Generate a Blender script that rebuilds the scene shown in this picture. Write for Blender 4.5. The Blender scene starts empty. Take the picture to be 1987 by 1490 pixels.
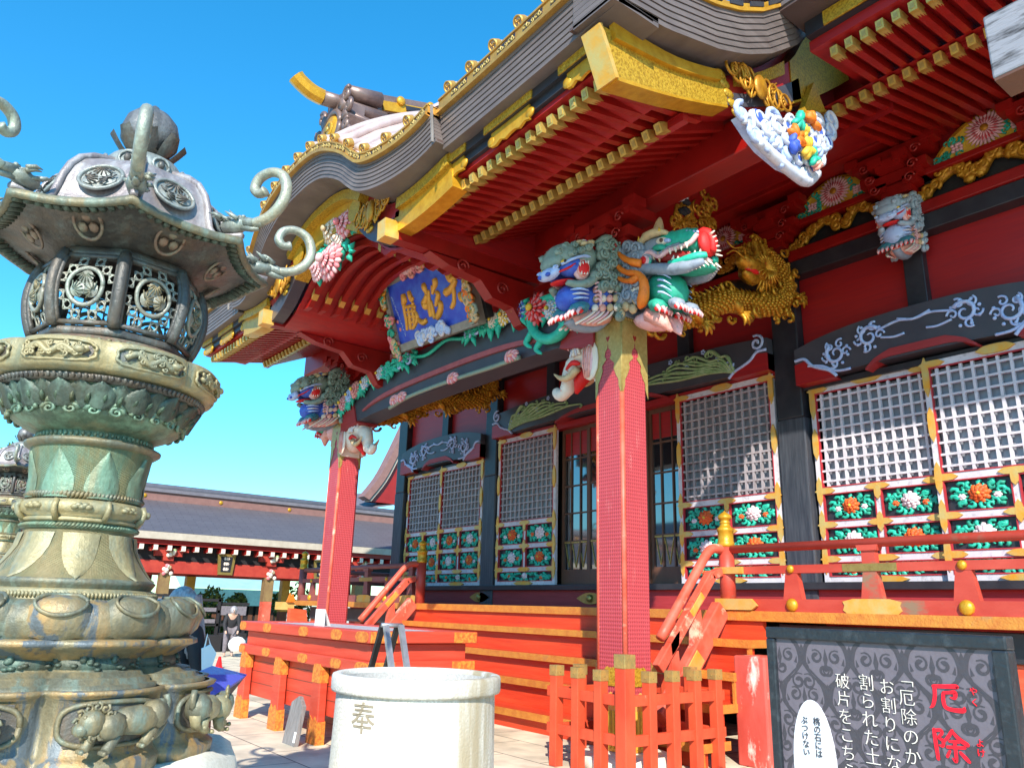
import bpy, math, random
from mathutils import Vector, Matrix
R_=math.radians; PI=math.pi; sin=math.sin; cos=math.cos
random.seed(7)
S=bpy.context.scene; COL=S.collection
# ---------------------------------------------------------------- camera
CX,CY,FOC=993.5,745.0,1511.1088
VXx,VXy,VZx,VZy=-220.0-CX,1146.0-CY,1142.0-CX,-4500.0-CY
dX=-Vector((VXx,VXy,FOC)).normalized(); dZ=Vector((VZx,VZy,FOC)).normalized(); dY=dZ.cross(dX).normalized()
EYE=Vector((0,0,1.55))
RGT=Vector((dX.x,dY.x,dZ.x)); DWN=Vector((dX.y,dY.y,dZ.y)); FWD=Vector((dX.z,dY.z,dZ.z))
cd=bpy.data.cameras.new('camera'); cam=bpy.data.objects.new('camera',cd); COL.objects.link(cam)
m=Matrix.Identity(4)
for i in range(3): m[i][0]=RGT[i]; m[i][1]=-DWN[i]; m[i][2]=-FWD[i]; m[i][3]=EYE[i]
cam.matrix_world=m; cd.sensor_width=36; cd.lens=FOC/1987*36; cd.clip_end=2000; cd.clip_start=.05
S.camera=cam
S.view_settings.view_transform='Standard'; S.view_settings.look='None'; S.view_settings.gamma=1; S.view_settings.exposure=EXPO=0.70
# ---------------------------------------------------------------- sky and sun
SUN_EL=33.5; SDIR=Vector((-1.22,1.0,-1.5774*math.tan(R_(SUN_EL)))).normalized()
W=bpy.data.worlds.new('World'); S.world=W; W.use_nodes=True
nt=W.node_tree; nt.nodes.clear()
wo=nt.nodes.new('ShaderNodeOutputWorld'); bg=nt.nodes.new('ShaderNodeBackground'); sk=nt.nodes.new('ShaderNodeTexSky')
sk.sky_type='NISHITA'; sk.sun_disc=False; sk.sun_elevation=R_(SUN_EL); sk.sun_rotation=math.atan2(1.22,-1.0)
sk.altitude=0; sk.air_density=1.0; sk.dust_density=0.0; sk.ozone_density=1.5
hs=nt.nodes.new('ShaderNodeHueSaturation'); hs.inputs['Saturation'].default_value=1.42; hs.inputs['Value'].default_value=1.62; hs.inputs['Hue'].default_value=.488
bg.inputs['Strength'].default_value=0.13
wt=nt.nodes.new('ShaderNodeTexCoord'); ws=nt.nodes.new('ShaderNodeSeparateXYZ'); nt.links.new(wt.outputs['Generated'],ws.inputs[0])
wr=nt.nodes.new('ShaderNodeValToRGB'); nt.links.new(ws.outputs[2],wr.inputs[0]); ce=wr.color_ramp.elements
ce[0].position=0.0; ce[0].color=(.34,.66,.74,1); ce[1].position=.75; ce[1].color=(1,1,1,1); q=ce.new(.25); q.color=(.60,.86,.96,1)
wm=nt.nodes.new('ShaderNodeMix'); wm.data_type='RGBA'; wm.blend_type='MULTIPLY'; wm.inputs[0].default_value=1
nt.links.new(sk.outputs[0],hs.inputs['Color']); nt.links.new(hs.outputs[0],wm.inputs[6]); nt.links.new(wr.outputs[0],wm.inputs[7]); nt.links.new(wm.outputs[2],bg.inputs[0]); nt.links.new(bg.outputs[0],wo.inputs[0])
sl=bpy.data.lights.new('sun','SUN'); sl.energy=4.9; sl.angle=R_(0.5); sl.color=(1,.93,.82)
so=bpy.data.objects.new('sun',sl); COL.objects.link(so); so.rotation_euler=SDIR.to_track_quat('-Z','Y').to_euler(); so.location=(10,-10,20)
# ---------------------------------------------------------------- materials
def srgb(r,g,b):
    return tuple((c/255/12.92 if c/255<.04045 else ((c/255+.055)/1.055)**2.4) for c in (r,g,b))
def mat(name,col,rough=.5,metal=0.,col2=None,sc=6.,lo=.35,hi=.65,bump=0.,bsc=40.,spec=.5,stretch=None,col3=None,sc3=1.5,lo3=.5,hi3=.7,coat=0.,bdist=.01,detail=6.):
    if 'paint' in name and col2 and not col3: col3=tuple(c*.5 for c in col); sc3=13; lo3=.53; hi3=.74; rough=max(rough,.6)
    m=bpy.data.materials.new(name); m.use_nodes=True; t=m.node_tree; N=t.nodes; L=t.links
    b=N['Principled BSDF']; b.inputs['Roughness'].default_value=rough; b.inputs['Metallic'].default_value=metal
    b.inputs['Specular IOR Level'].default_value=spec
    if coat: b.inputs['Coat Weight'].default_value=coat; b.inputs['Coat Roughness'].default_value=.25
    tc=N.new('ShaderNodeTexCoord'); mp=N.new('ShaderNodeMapping'); L.new(tc.outputs['Object'],mp.inputs[0])
    if stretch: mp.inputs['Scale'].default_value=stretch
    out=None
    if col2:
        n=N.new('ShaderNodeTexNoise'); n.inputs['Scale'].default_value=sc; n.inputs['Detail'].default_value=detail; n.inputs['Roughness'].default_value=.62
        L.new(mp.outputs[0],n.inputs['Vector'])
        r=N.new('ShaderNodeMapRange'); r.inputs[1].default_value=lo; r.inputs[2].default_value=hi; L.new(n.outputs[0],r.inputs[0])
        x=N.new('ShaderNodeMix'); x.data_type='RGBA'; x.inputs[6].default_value=(*col,1); x.inputs[7].default_value=(*col2,1); L.new(r.outputs[0],x.inputs[0])
        out=x.outputs[2]
        if col3:
            n3=N.new('ShaderNodeTexNoise'); n3.inputs['Scale'].default_value=sc3; n3.inputs['Detail'].default_value=8; n3.inputs['Roughness'].default_value=.7
            L.new(mp.outputs[0],n3.inputs['Vector'])
            r3=N.new('ShaderNodeMapRange'); r3.inputs[1].default_value=lo3; r3.inputs[2].default_value=hi3; L.new(n3.outputs[0],r3.inputs[0])
            x3=N.new('ShaderNodeMix'); x3.data_type='RGBA'; L.new(r3.outputs[0],x3.inputs[0]); L.new(out,x3.inputs[6]); x3.inputs[7].default_value=(*col3,1); out=x3.outputs[2]
        L.new(out,b.inputs['Base Color'])
    else: b.inputs['Base Color'].default_value=(*col,1)
    if not bump and metal<.3 and rough>.3: bump,bsc,bdist=.26,34.,.012
    if bump:
        n2=N.new('ShaderNodeTexNoise'); n2.inputs['Scale'].default_value=bsc; n2.inputs['Detail'].default_value=4; L.new(mp.outputs[0],n2.inputs['Vector'])
        bp=N.new('ShaderNodeBump'); bp.inputs['Strength'].default_value=bump; bp.inputs['Distance'].default_value=bdist
        L.new(n2.outputs[0],bp.inputs['Height']); L.new(bp.outputs[0],b.inputs['Normal'])
    return m
def maths(N,L,op,a,b=None):
    n=N.new('ShaderNodeMath'); n.operation=op
    for i,v in enumerate((a,b)):
        if v is None: continue
        if isinstance(v,(int,float)): n.inputs[i].default_value=v
        else: L.new(v,n.inputs[i])
    return n.outputs[0]
def mixc(N,L,fac,a,b):
    x=N.new('ShaderNodeMix'); x.data_type='RGBA'; L.new(fac,x.inputs[0])
    for i,v in ((6,a),(7,b)):
        if isinstance(v,tuple): x.inputs[i].default_value=(*v,1)
        else: L.new(v,x.inputs[i])
    return x.outputs[2]
M={}
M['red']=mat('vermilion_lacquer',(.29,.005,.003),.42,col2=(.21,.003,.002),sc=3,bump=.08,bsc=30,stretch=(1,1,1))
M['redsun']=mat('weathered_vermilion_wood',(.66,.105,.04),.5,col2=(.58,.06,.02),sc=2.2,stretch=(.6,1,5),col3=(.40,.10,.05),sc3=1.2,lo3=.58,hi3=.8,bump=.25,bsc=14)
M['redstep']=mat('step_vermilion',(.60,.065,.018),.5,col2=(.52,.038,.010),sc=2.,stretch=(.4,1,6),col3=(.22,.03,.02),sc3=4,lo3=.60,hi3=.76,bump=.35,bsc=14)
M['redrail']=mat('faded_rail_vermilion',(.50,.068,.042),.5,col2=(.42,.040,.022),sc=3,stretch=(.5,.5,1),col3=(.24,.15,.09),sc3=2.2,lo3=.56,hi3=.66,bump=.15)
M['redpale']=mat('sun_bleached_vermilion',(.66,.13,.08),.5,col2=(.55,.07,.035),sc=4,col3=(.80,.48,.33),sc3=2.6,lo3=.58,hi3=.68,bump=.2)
M['redpurp']=mat('aged_red_board',(.34,.03,.035),.55,col2=(.26,.02,.022),sc=5,stretch=(.4,1,6),bump=.1)
M['fence']=mat('fence_vermilion',(.62,.085,.032),.5,col2=(.54,.05,.018),sc=5,stretch=(1,1,.4),col3=(.80,.45,.30),sc3=3,lo3=.64,hi3=.72,bump=.1)
M['black']=mat('black_lacquer',(.018,.018,.024),.38,col2=(.03,.03,.036),sc=5,bump=.05,spec=.45)
M['blackgrey']=mat('weathered_black_lacquer',(.028,.031,.042),.5,col2=(.075,.08,.095),sc=7,stretch=(4,4,.25),lo=.4,hi=.75,bump=.1)
M['beam']=mat('dark_slate_lacquer',(.045,.045,.058),.42,col2=(.06,.058,.07),sc=3,bump=.04)
M['gold']=mat('gilt_copper',(.66,.36,.025),.36,.40,col2=(.52,.25,.012),sc=9,bump=.5,bsc=55,bdist=.006)
M['goldeng']=mat('engraved_gilt_copper',(.58,.35,.03),.38,.30,col2=(.32,.17,.010),sc=38,lo=.42,hi=.62,bump=.8,bsc=60,bdist=.008)
M['golddull']=mat('dull_gilt_brass',(.46,.33,.10),.42,.7,col2=(.36,.24,.07),sc=14,bump=.3,bsc=60)
M['goldpaint']=mat('gold_leaf_carving',(.58,.28,.02),.42,.45,col2=(.36,.14,.01),sc=10,bump=.35,bsc=45)
M['goldpale']=mat('pale_gilt_plate',(.46,.34,.11),.42,.3,col2=(.36,.25,.07),sc=20,bump=.2)
M['dkred']=mat('dark_red_lacquer',(.30,.012,.008),.45,col2=(.24,.008,.006),sc=3)
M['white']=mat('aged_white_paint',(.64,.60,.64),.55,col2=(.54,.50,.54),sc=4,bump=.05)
M['cream']=mat('cream_shell_white',(.78,.68,.58),.5,col2=(.70,.58,.48),sc=9)
M['blueg']=mat('grey_blue_paint',(.26,.30,.36),.5,col2=(.20,.24,.31),sc=9)
M['greyg']=mat('grey_green_paint',(.24,.30,.25),.5,col2=(.17,.23,.19),sc=12,bump=.2)
M['green']=mat('verdigris_green_paint',(.02,.36,.24),.5,col2=(.012,.26,.17),sc=12,bump=.1)
M['green2']=mat('jade_carving_green',(.02,.48,.33),.5,col2=(.014,.36,.25),sc=16)
M['leafp']=mat('olive_painted_leaf',(.20,.34,.13),.55,col2=(.36,.46,.25),sc=10)
M['blue']=mat('ultramarine_paint',(.03,.07,.42),.5,col2=(.06,.14,.55),sc=8)
M['pblue']=mat('pale_blue_paint',(.34,.44,.72),.5,col2=(.46,.56,.80),sc=9)
M['pink']=mat('pink_paint',(.72,.24,.26),.5,col2=(.62,.16,.18),sc=12)
M['ppink']=mat('pale_pink_paint',(.78,.48,.48),.5,col2=(.70,.36,.38),sc=12)
M['salmon']=mat('salmon_paint',(.74,.26,.20),.5,col2=(.74,.40,.34),sc=9)
M['bright']=mat('bright_red_paint',(.72,.012,.012),.35,col2=(.62,.008,.008),sc=6)
M['orange']=mat('orange_flame_paint',(.82,.20,.01),.45,col2=(.75,.15,.008),sc=6)
M['peony']=mat('orange_peony_paint',(.78,.15,.02),.5,col2=(.68,.07,.015),sc=30,lo=.4,hi=.6)
M['wpeony']=mat('white_peony_paint',(.80,.70,.72),.5,col2=(.66,.48,.52),sc=30,lo=.4,hi=.62)
M['yellow']=mat('yellow_paint',(.75,.50,.05),.5,col2=(.65,.36,.03),sc=12)
M['boneh']=mat('horn_paint',(.62,.46,.26),.5,col2=(.50,.34,.18),sc=8)
M['backg']=mat('panel_glass_backing',(.22,.23,.27),.22,col2=(.26,.27,.31),sc=2)
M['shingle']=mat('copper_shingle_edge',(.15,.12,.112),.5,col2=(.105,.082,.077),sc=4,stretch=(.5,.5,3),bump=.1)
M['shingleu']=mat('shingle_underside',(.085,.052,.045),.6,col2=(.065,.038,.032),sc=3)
M['copper']=mat('copper_roof_sheet',(.62,.50,.47),.38,.25,col2=(.50,.37,.34),sc=5,bump=.05)
M['oni']=mat('bronze_ridge_ornament',(.22,.15,.13),.4,.35,col2=(.15,.10,.09),sc=6,bump=.1)
M['stonew']=mat('pale_granite',(.74,.72,.62),.8,col2=(.58,.55,.45),sc=60,lo=.4,hi=.75,bump=.35,bsc=120,bdist=.004)
M['granite']=mat('grey_granite',(.50,.49,.46),.8,col2=(.36,.35,.33),sc=60,bump=.35,bsc=110)
M['oldwood']=mat('weathered_grey_wood',(.26,.24,.23),.75,col2=(.16,.14,.13),sc=6,stretch=(6,6,.6),bump=.4,bsc=20)
M['tealroof']=mat('teal_copper_roof',(.33,.52,.50),.5,col2=(.28,.45,.44),sc=3)
M['teal']=mat('teal_paint',(.05,.17,.20),.5,col2=(.04,.14,.17),sc=3)
M['paper']=mat('white_paper',(.86,.86,.85),.7)
M['skin']=mat('skin',(.55,.33,.24),.55)
M['greyhair']=mat('grey_hair',(.46,.44,.46),.45,col2=(.20,.19,.21),sc=60,stretch=(1,1,.12),lo=.35,hi=.65,bump=.5,bsc=50)
M['darkcloth']=mat('black_cloth',(.02,.02,.025),.8)
M['greycloth']=mat('grey_cloth',(.20,.18,.20),.8,col2=(.13,.11,.13),sc=20)
M['signblue']=mat('blue_notice_sheet',(.10,.13,.62),.35)
M['blackpl']=mat('black_painted_board',(.012,.012,.014),.4)
M['steel']=mat('brushed_steel',(.55,.55,.57),.35,.7,col2=(.40,.40,.43),sc=12)
M['signpanel']=mat('slate_print_panel',(.135,.115,.138),.42)
M['signframe']=mat('chipped_black_frame',(.018,.022,.028),.34,col2=(.05,.06,.07),sc=22,lo=.5,hi=.75,bump=.3,bsc=40)
M['signorn']=mat('dark_print_arabesque',(.055,.048,.058),.4)
M['signtext']=mat('pale_print_lettering',(.74,.68,.60),.5)
M['signred']=mat('red_brush_lettering',(.85,.004,.02),.4)
M['ink']=mat('dark_ink_lettering',(.05,.05,.06),.5)
M['oval']=mat('white_oval_label',(.70,.70,.74),.45)
M['slate']=mat('grey_roof_tiles',(.17,.16,.18),.55,col2=(.13,.12,.14),sc=6)
M['tan']=mat('tan_fascia',(.48,.42,.34),.6,col2=(.40,.34,.27),sc=5)
M['brown']=mat('brown_wood',(.13,.055,.03),.5,col2=(.09,.035,.02),sc=4,stretch=(1,1,.3))
M['yellwood']=mat('yellow_gilt_wood',(.55,.34,.05),.5,col2=(.42,.24,.03),sc=6)
M['vdark']=mat('black_and_shadow_wood',(.012,.010,.012),.7)  # black boards and racks; inside hall and box it paints the darkness
M['foliage']=mat('leaf_green',(.12,.22,.04),.6,col2=(.17,.27,.06),sc=3)
M['trunk']=mat('bark',(.10,.07,.05),.8)
def glassmat():
    m=bpy.data.materials.new('dark_window_glass'); m.use_nodes=True; b=m.node_tree.nodes['Principled BSDF']
    b.inputs['Base Color'].default_value=(.012,.012,.014,1); b.inputs['Roughness'].default_value=.04; b.inputs['Specular IOR Level'].default_value=1.0; b.inputs['IOR'].default_value=2.2
    return m
M['glass']=glassmat()
def postmat():
    # lacquered post faces carved with a small repeating hexagon net
    m=bpy.data.materials.new('patterned_post_lacquer'); m.use_nodes=True; t=m.node_tree; N=t.nodes; L=t.links; b=N['Principled BSDF']
    tc=N.new('ShaderNodeTexCoord'); sx=N.new('ShaderNodeSeparateXYZ'); L.new(tc.outputs['Object'],sx.inputs[0])
    h=maths(N,L,'ADD',sx.outputs[0],sx.outputs[1]); k=2*PI/.066
    a=maths(N,L,'MULTIPLY',h,k*1.0); c=maths(N,L,'MULTIPLY',sx.outputs[2],k*.8)
    p=maths(N,L,'SINE',maths(N,L,'ADD',a,c)); q=maths(N,L,'SINE',maths(N,L,'SUBTRACT',a,c)); w=maths(N,L,'COSINE',maths(N,L,'MULTIPLY',c,2.0))
    v=maths(N,L,'MULTIPLY',p,q)
    r=N.new('ShaderNodeMapRange'); r.inputs[1].default_value=.25; r.inputs[2].default_value=.5; L.new(v,r.inputs[0])
    n=N.new('ShaderNodeTexNoise'); n.inputs['Scale'].default_value=1.3; n.inputs['Detail'].default_value=6; L.new(tc.outputs['Object'],n.inputs['Vector'])
    base=mixc(N,L,n.outputs[0],(.50,.075,.088),(.42,.045,.052))
    n2=N.new('ShaderNodeTexNoise'); n2.inputs['Scale'].default_value=4; n2.inputs['Detail'].default_value=8; n2.inputs['Roughness'].default_value=.75; mp2=N.new('ShaderNodeMapping'); mp2.inputs['Scale'].default_value=(3,3,.35); L.new(tc.outputs['Object'],mp2.inputs[0]); L.new(mp2.outputs[0],n2.inputs['Vector'])
    r2=N.new('ShaderNodeMapRange'); r2.inputs[1].default_value=.58; r2.inputs[2].default_value=.74; r2.inputs[4].default_value=.75; L.new(n2.outputs[0],r2.inputs[0]); base=mixc(N,L,r2.outputs[0],base,(.72,.26,.24))
    col=mixc(N,L,r.outputs[0],base,(.30,.030,.040))
    L.new(col,b.inputs['Base Color']); b.inputs['Roughness'].default_value=.45
    bp=N.new('ShaderNodeBump'); bp.inputs['Strength'].default_value=.5; bp.inputs['Distance'].default_value=.005; bp.invert=True
    L.new(v,bp.inputs['Height']); L.new(bp.outputs[0],b.inputs['Normal'])
    return m
M['post']=postmat()
def bronzemat(name,base,warm,patina,pl=.5,ph=.62,bsc=35,zdark=False,fish=False,rough=.45):
    m=bpy.data.materials.new(name); m.use_nodes=True; t=m.node_tree; N=t.nodes; L=t.links; b=N['Principled BSDF']
    tc=N.new('ShaderNodeTexCoord'); mp=N.new('ShaderNodeMapping'); mp.inputs['Scale'].default_value=(1.5,1.5,.28); L.new(tc.outputs['Object'],mp.inputs[0])
    def noise(s,lo,hi,src):
        n=N.new('ShaderNodeTexNoise'); n.inputs['Scale'].default_value=s; n.inputs['Detail'].default_value=7; n.inputs['Roughness'].default_value=.65; L.new(src,n.inputs['Vector'])
        r=N.new('ShaderNodeMapRange'); r.inputs[1].default_value=lo; r.inputs[2].default_value=hi; L.new(n.outputs[0],r.inputs[0]); return r.outputs[0],n.outputs[0]
    f1,n1=noise(5,.42,.62,mp.outputs[0]); f2,n2=noise(9,pl,ph,mp.outputs[0]); f3,n3=noise(bsc,.3,.7,tc.outputs['Object'])
    c=mixc(N,L,f1,base,warm); c=mixc(N,L,f2,c,patina)
    dk=mixc(N,L,f3,tuple(x*.72 for x in base),(1.,1.,1.))
    mm=N.new('ShaderNodeMix'); mm.data_type='RGBA'; mm.blend_type='MULTIPLY'; mm.inputs[0].default_value=.35; L.new(c,mm.inputs[6]); L.new(dk,mm.inputs[7])
    L.new(mm.outputs[2],b.inputs['Base Color']); b.inputs['Metallic'].default_value=.22; b.inputs['Roughness'].default_value=rough
    hgt=n3
    if fish:
        sx=N.new('ShaderNodeSeparateXYZ'); L.new(tc.outputs['UV'],sx.inputs[0])
        a=maths(N,L,'MULTIPLY',sx.outputs[0],2*PI*46); d=maths(N,L,'MULTIPLY',sx.outputs[1],2*PI*19)
        v=maths(N,L,'MULTIPLY',maths(N,L,'SINE',maths(N,L,'ADD',a,d)),maths(N,L,'SINE',maths(N,L,'SUBTRACT',a,d)))
        hgt=maths(N,L,'ADD',maths(N,L,'MULTIPLY',n3,.4),maths(N,L,'ABSOLUTE',v))
    bp=N.new('ShaderNodeBump'); bp.inputs['Strength'].default_value=.75; bp.inputs['Distance'].default_value=.008; L.new(hgt,bp.inputs['Height']); L.new(bp.outputs[0],b.inputs['Normal'])
    return m
M['brz']=bronzemat('aged_bronze',(.15,.155,.115),(.28,.23,.125),(.20,.25,.20))
M['brzy']=bronzemat('yellowed_bronze',(.34,.30,.17),(.42,.35,.18),(.26,.28,.20),.48,.64)
M['brzg']=bronzemat('verdigris_bronze',(.10,.17,.12),(.24,.25,.15),(.20,.34,.24),.45,.62)
M['brzfish']=bronzemat('scale_patterned_bronze',(.14,.23,.15),(.30,.29,.15),(.22,.36,.25),.46,.62,fish=True)
M['brzfishy']=bronzemat('yellow_scale_bronze',(.36,.32,.17),(.46,.37,.20),(.26,.28,.18),.5,.66,fish=True)
M['brzd']=bronzemat('dark_bronze',(.085,.085,.082),(.15,.12,.09),(.14,.16,.15),.5,.66,rough=.38)
M['brzroof']=bronzemat('grey_violet_bronze',(.27,.24,.25),(.36,.32,.31),(.46,.44,.44),.48,.62,rough=.34)
M['brzv']=bronzemat('dark_verdigris_bronze',(.055,.085,.07),(.09,.10,.07),(.12,.19,.15),.48,.64)
M['brzstain']=bronzemat('stained_orange_bronze',(.27,.24,.15),(.46,.29,.12),(.14,.17,.19),.50,.58,rough=.4)
def pavemat():
    m=bpy.data.materials.new('stone_paving'); m.use_nodes=True; t=m.node_tree; N=t.nodes; L=t.links; b=N['Principled BSDF']
    tc=N.new('ShaderNodeTexCoord'); mp=N.new('ShaderNodeMapping'); L.new(tc.outputs['Object'],mp.inputs[0])
    br=N.new('ShaderNodeTexBrick'); br.offset=.5; br.inputs['Scale'].default_value=1.0; br.inputs['Brick Width'].default_value=1.25; br.inputs['Row Height'].default_value=.72
    br.inputs['Mortar Size'].default_value=.009; br.inputs['Mortar Smooth'].default_value=.2; br.inputs['Color1'].default_value=(.80,.68,.50,1); br.inputs['Color2'].default_value=(.71,.60,.44,1); br.inputs['Mortar'].default_value=(.16,.13,.10,1)
    L.new(mp.outputs[0],br.inputs['Vector'])
    n=N.new('ShaderNodeTexNoise'); n.inputs['Scale'].default_value=2.2; n.inputs['Detail'].default_value=8; L.new(tc.outputs['Object'],n.inputs['Vector'])
    r=N.new('ShaderNodeMapRange'); r.inputs[1].default_value=.32; r.inputs[2].default_value=.68; r.inputs[3].default_value=.62; r.inputs[4].default_value=1.1; L.new(n.outputs[0],r.inputs[0])
    x=N.new('ShaderNodeMix'); x.data_type='RGBA'; x.blend_type='MULTIPLY'; x.inputs[0].default_value=1; L.new(br.outputs[0],x.inputs[6]); L.new(r.outputs[0],x.inputs[7])
    L.new(x.outputs[2],b.inputs['Base Color']); b.inputs['Roughness'].default_value=.75
    n2=N.new('ShaderNodeTexNoise'); n2.inputs['Scale'].default_value=60; L.new(tc.outputs['Object'],n2.inputs['Vector'])
    hh=maths(N,L,'SUBTRACT',maths(N,L,'MULTIPLY',n2.outputs[0],.3),br.outputs['Fac'])
    bp=N.new('ShaderNodeBump'); bp.inputs['Strength'].default_value=.4; bp.inputs['Distance'].default_value=.006; L.new(hh,bp.inputs['Height']); L.new(bp.outputs[0],b.inputs['Normal'])
    return m
M['pave']=pavemat()
def roofmat():
    m=bpy.data.materials.new('fine_copper_tile_courses'); m.use_nodes=True; t=m.node_tree; N=t.nodes; L=t.links; b=N['Principled BSDF']
    tc=N.new('ShaderNodeTexCoord'); mp=N.new('ShaderNodeMapping'); mp.inputs['Scale'].default_value=(1,1,1); L.new(tc.outputs['UV'],mp.inputs[0])
    br=N.new('ShaderNodeTexBrick'); br.inputs['Scale'].default_value=1; br.inputs['Brick Width'].default_value=.6; br.inputs['Row Height'].default_value=.13; br.inputs['Mortar Size'].default_value=.012
    br.inputs['Color1'].default_value=(.105,.092,.102,1); br.inputs['Color2'].default_value=(.125,.112,.122,1); br.inputs['Mortar'].default_value=(.06,.055,.06,1); L.new(mp.outputs[0],br.inputs['Vector'])
    L.new(br.outputs[0],b.inputs['Base Color']); b.inputs['Roughness'].default_value=.5
    bp=N.new('ShaderNodeBump'); bp.inputs['Strength'].default_value=.5; bp.inputs['Distance'].default_value=.02; bp.invert=True; L.new(br.outputs['Fac'],bp.inputs['Height']); L.new(bp.outputs[0],b.inputs['Normal'])
    return m
M['rooftile']=roofmat()
# ---------------------------------------------------------------- mesh helpers
class MB:
    """collects shapes, then links them as ONE mesh object"""
    def __init__(s,mats,M0=None):
        s.marks=[];s.v=[];s.f=[];s.mi=[];s.sm=[];s.uv={}; s.mats=mats if isinstance(mats,(list,tuple)) else [mats]; s.M=M0 or Matrix.Identity(4)
    def idx(s,k):
        if k not in s.mats: s.mats=list(s.mats)+[k]
        return s.mats.index(k)
    def add(s,vs,fs,k=None,smooth=False):
        o=len(s.v); mi=s.idx(k) if k else 0; s.marks.append((len(s.v),len(s.f)))
        s.v+= [s.M@Vector(p) for p in vs]
        for f in fs: s.f.append([i+o for i in f]); s.mi.append(mi); s.sm.append(smooth)
    def box(s,lo,hi,k=None,ch=0):
        x0,y0,z0=[min(a,b) for a,b in zip(lo,hi)]; x1,y1,z1=[max(a,b) for a,b in zip(lo,hi)]
        s.add([(x0,y0,z0),(x1,y0,z0),(x1,y1,z0),(x0,y1,z0),(x0,y0,z1),(x1,y0,z1),(x1,y1,z1),(x0,y1,z1)],
              [(0,3,2,1),(4,5,6,7),(0,1,5,4),(1,2,6,5),(2,3,7,6),(3,0,4,7)],k)
    def bar(s,a,b,w,h,k=None,up=(0,0,1)):
        a=Vector(a);b=Vector(b);d=(b-a).normalized();u=Vector(up); sd=d.cross(u)
        if sd.length<1e-4: sd=d.cross(Vector((1,0,0)))
        sd.normalize(); u=sd.cross(d).normalized(); sd*=w/2;u*=h/2
        s.add([a-sd-u,a+sd-u,a+sd+u,a-sd+u,b-sd-u,b+sd-u,b+sd+u,b-sd+u],[(0,1,2,3),(7,6,5,4),(0,4,5,1),(1,5,6,2),(2,6,7,3),(3,7,4,0)],k)
    def tube(s,pts,r,n=8,k=None,cap=True,smooth=True,flat=None):
        P=[Vector(p) for p in pts]; m=len(P); rr=r if isinstance(r,(list,tuple)) else [r]*m
        vs=[];fs=[];ref=None
        for i in range(m):
            t=(P[min(i+1,m-1)]-P[max(i-1,0)])
            t=t.normalized() if t.length>1e-9 else Vector((0,0,1))
            if ref is None:
                ref=t.orthogonal().normalized()
            ref=(ref-t*ref.dot(t))
            ref=ref.normalized() if ref.length>1e-6 else t.orthogonal().normalized()
            bi=t.cross(ref)
            for j in range(n):
                a=2*PI*j/n; o=(ref*cos(a)+bi*sin(a))*rr[i]
                if flat: o=Vector((o.x*flat[0],o.y*flat[1],o.z*flat[2]))
                vs.append(P[i]+o)
        for i in range(m-1):
            for j in range(n): fs.append((i*n+j,i*n+(j+1)%n,(i+1)*n+(j+1)%n,(i+1)*n+j))
        if cap: fs.append(tuple(reversed(range(n)))); fs.append(tuple((m-1)*n+j for j in range(n)))
        s.add(vs,fs,k,smooth)
    def ribbon(s,pts,w,h,k=None):
        """flat printed stroke in the (u,v) plane at height h"""
        P=[Vector((p[0],p[1])) for p in pts]; n=len(P); vs=[]
        for i in range(n):
            t=P[min(i+1,n-1)]-P[max(i-1,0)]; t=t.normalized() if t.length>1e-9 else Vector((1,0)); q=Vector((-t.y,t.x))*(w[i] if isinstance(w,(list,tuple)) else w)
            vs+=[(P[i].x+q.x,P[i].y+q.y,h),(P[i].x-q.x,P[i].y-q.y,h)]
        s.add(vs,[(2*i,2*i+1,2*i+3,2*i+2) for i in range(n-1)],k)
    def ell(s,c,r,k=None,n=8,rot=None):
        if not isinstance(r,(list,tuple)): r=(r,r,r)
        c=Vector(c); q=max(4,n//2+1); vs=[];fs=[]
        for i in range(1,q):
            th=PI*i/q
            for j in range(n):
                ph=2*PI*j/n; p=Vector((r[0]*sin(th)*cos(ph),r[1]*sin(th)*sin(ph),r[2]*cos(th)))
                vs.append(c+(rot@p if rot else p))
        for e in ((0,0,r[2]),(0,0,-r[2])):
            p=Vector(e); vs.append(c+(rot@p if rot else p))
        T=len(vs)-2;B=T+1
        for j in range(n): fs.append((T,j,(j+1)%n)); fs.append((B,(q-2)*n+(j+1)%n,(q-2)*n+j))
        for i in range(q-2):
            for j in range(n): fs.append((i*n+j,(i+1)*n+j,(i+1)*n+(j+1)%n,i*n+(j+1)%n))
        s.add(vs,fs,k,True)
    def prism(s,poly,w0,w1,k=None,axes='xz',smooth=False):
        """polygon in (u,v), extruded from w0 to w1; axes name the plane"""
        def mk(u,v,w): return {'xz':(u,w,v),'yz':(w,u,v),'xy':(u,v,w)}[axes]
        n=len(poly); vs=[mk(u,v,w0) for u,v in poly]+[mk(u,v,w1) for u,v in poly]
        fs=[tuple(range(n)),tuple(reversed(range(n,2*n)))]+[(i,i+n,(i+1)%n+n,(i+1)%n) for i in range(n)]
        s.add(vs,fs,k,smooth)
    def strip(s,up,lo,w0,w1,k=None,axes='xz'):
        """solid band between two polylines of equal length in a plane"""
        def mk(u,v,w): return {'xz':(u,w,v),'yz':(w,u,v),'xy':(u,v,w)}[axes]
        n=len(up); vs=[]
        for a,b in zip(up,lo): vs+=[mk(*a,w0),mk(*b,w0),mk(*b,w1),mk(*a,w1)]
        fs=[(0,1,2,3),((n-1)*4+3,(n-1)*4+2,(n-1)*4+1,(n-1)*4)]
        for i in range(n-1):
            o=i*4;p=o+4
            for q in range(4): fs.append((o+q,p+q,p+(q+1)%4,o+(q+1)%4))
        s.add(vs,fs,k)
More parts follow.
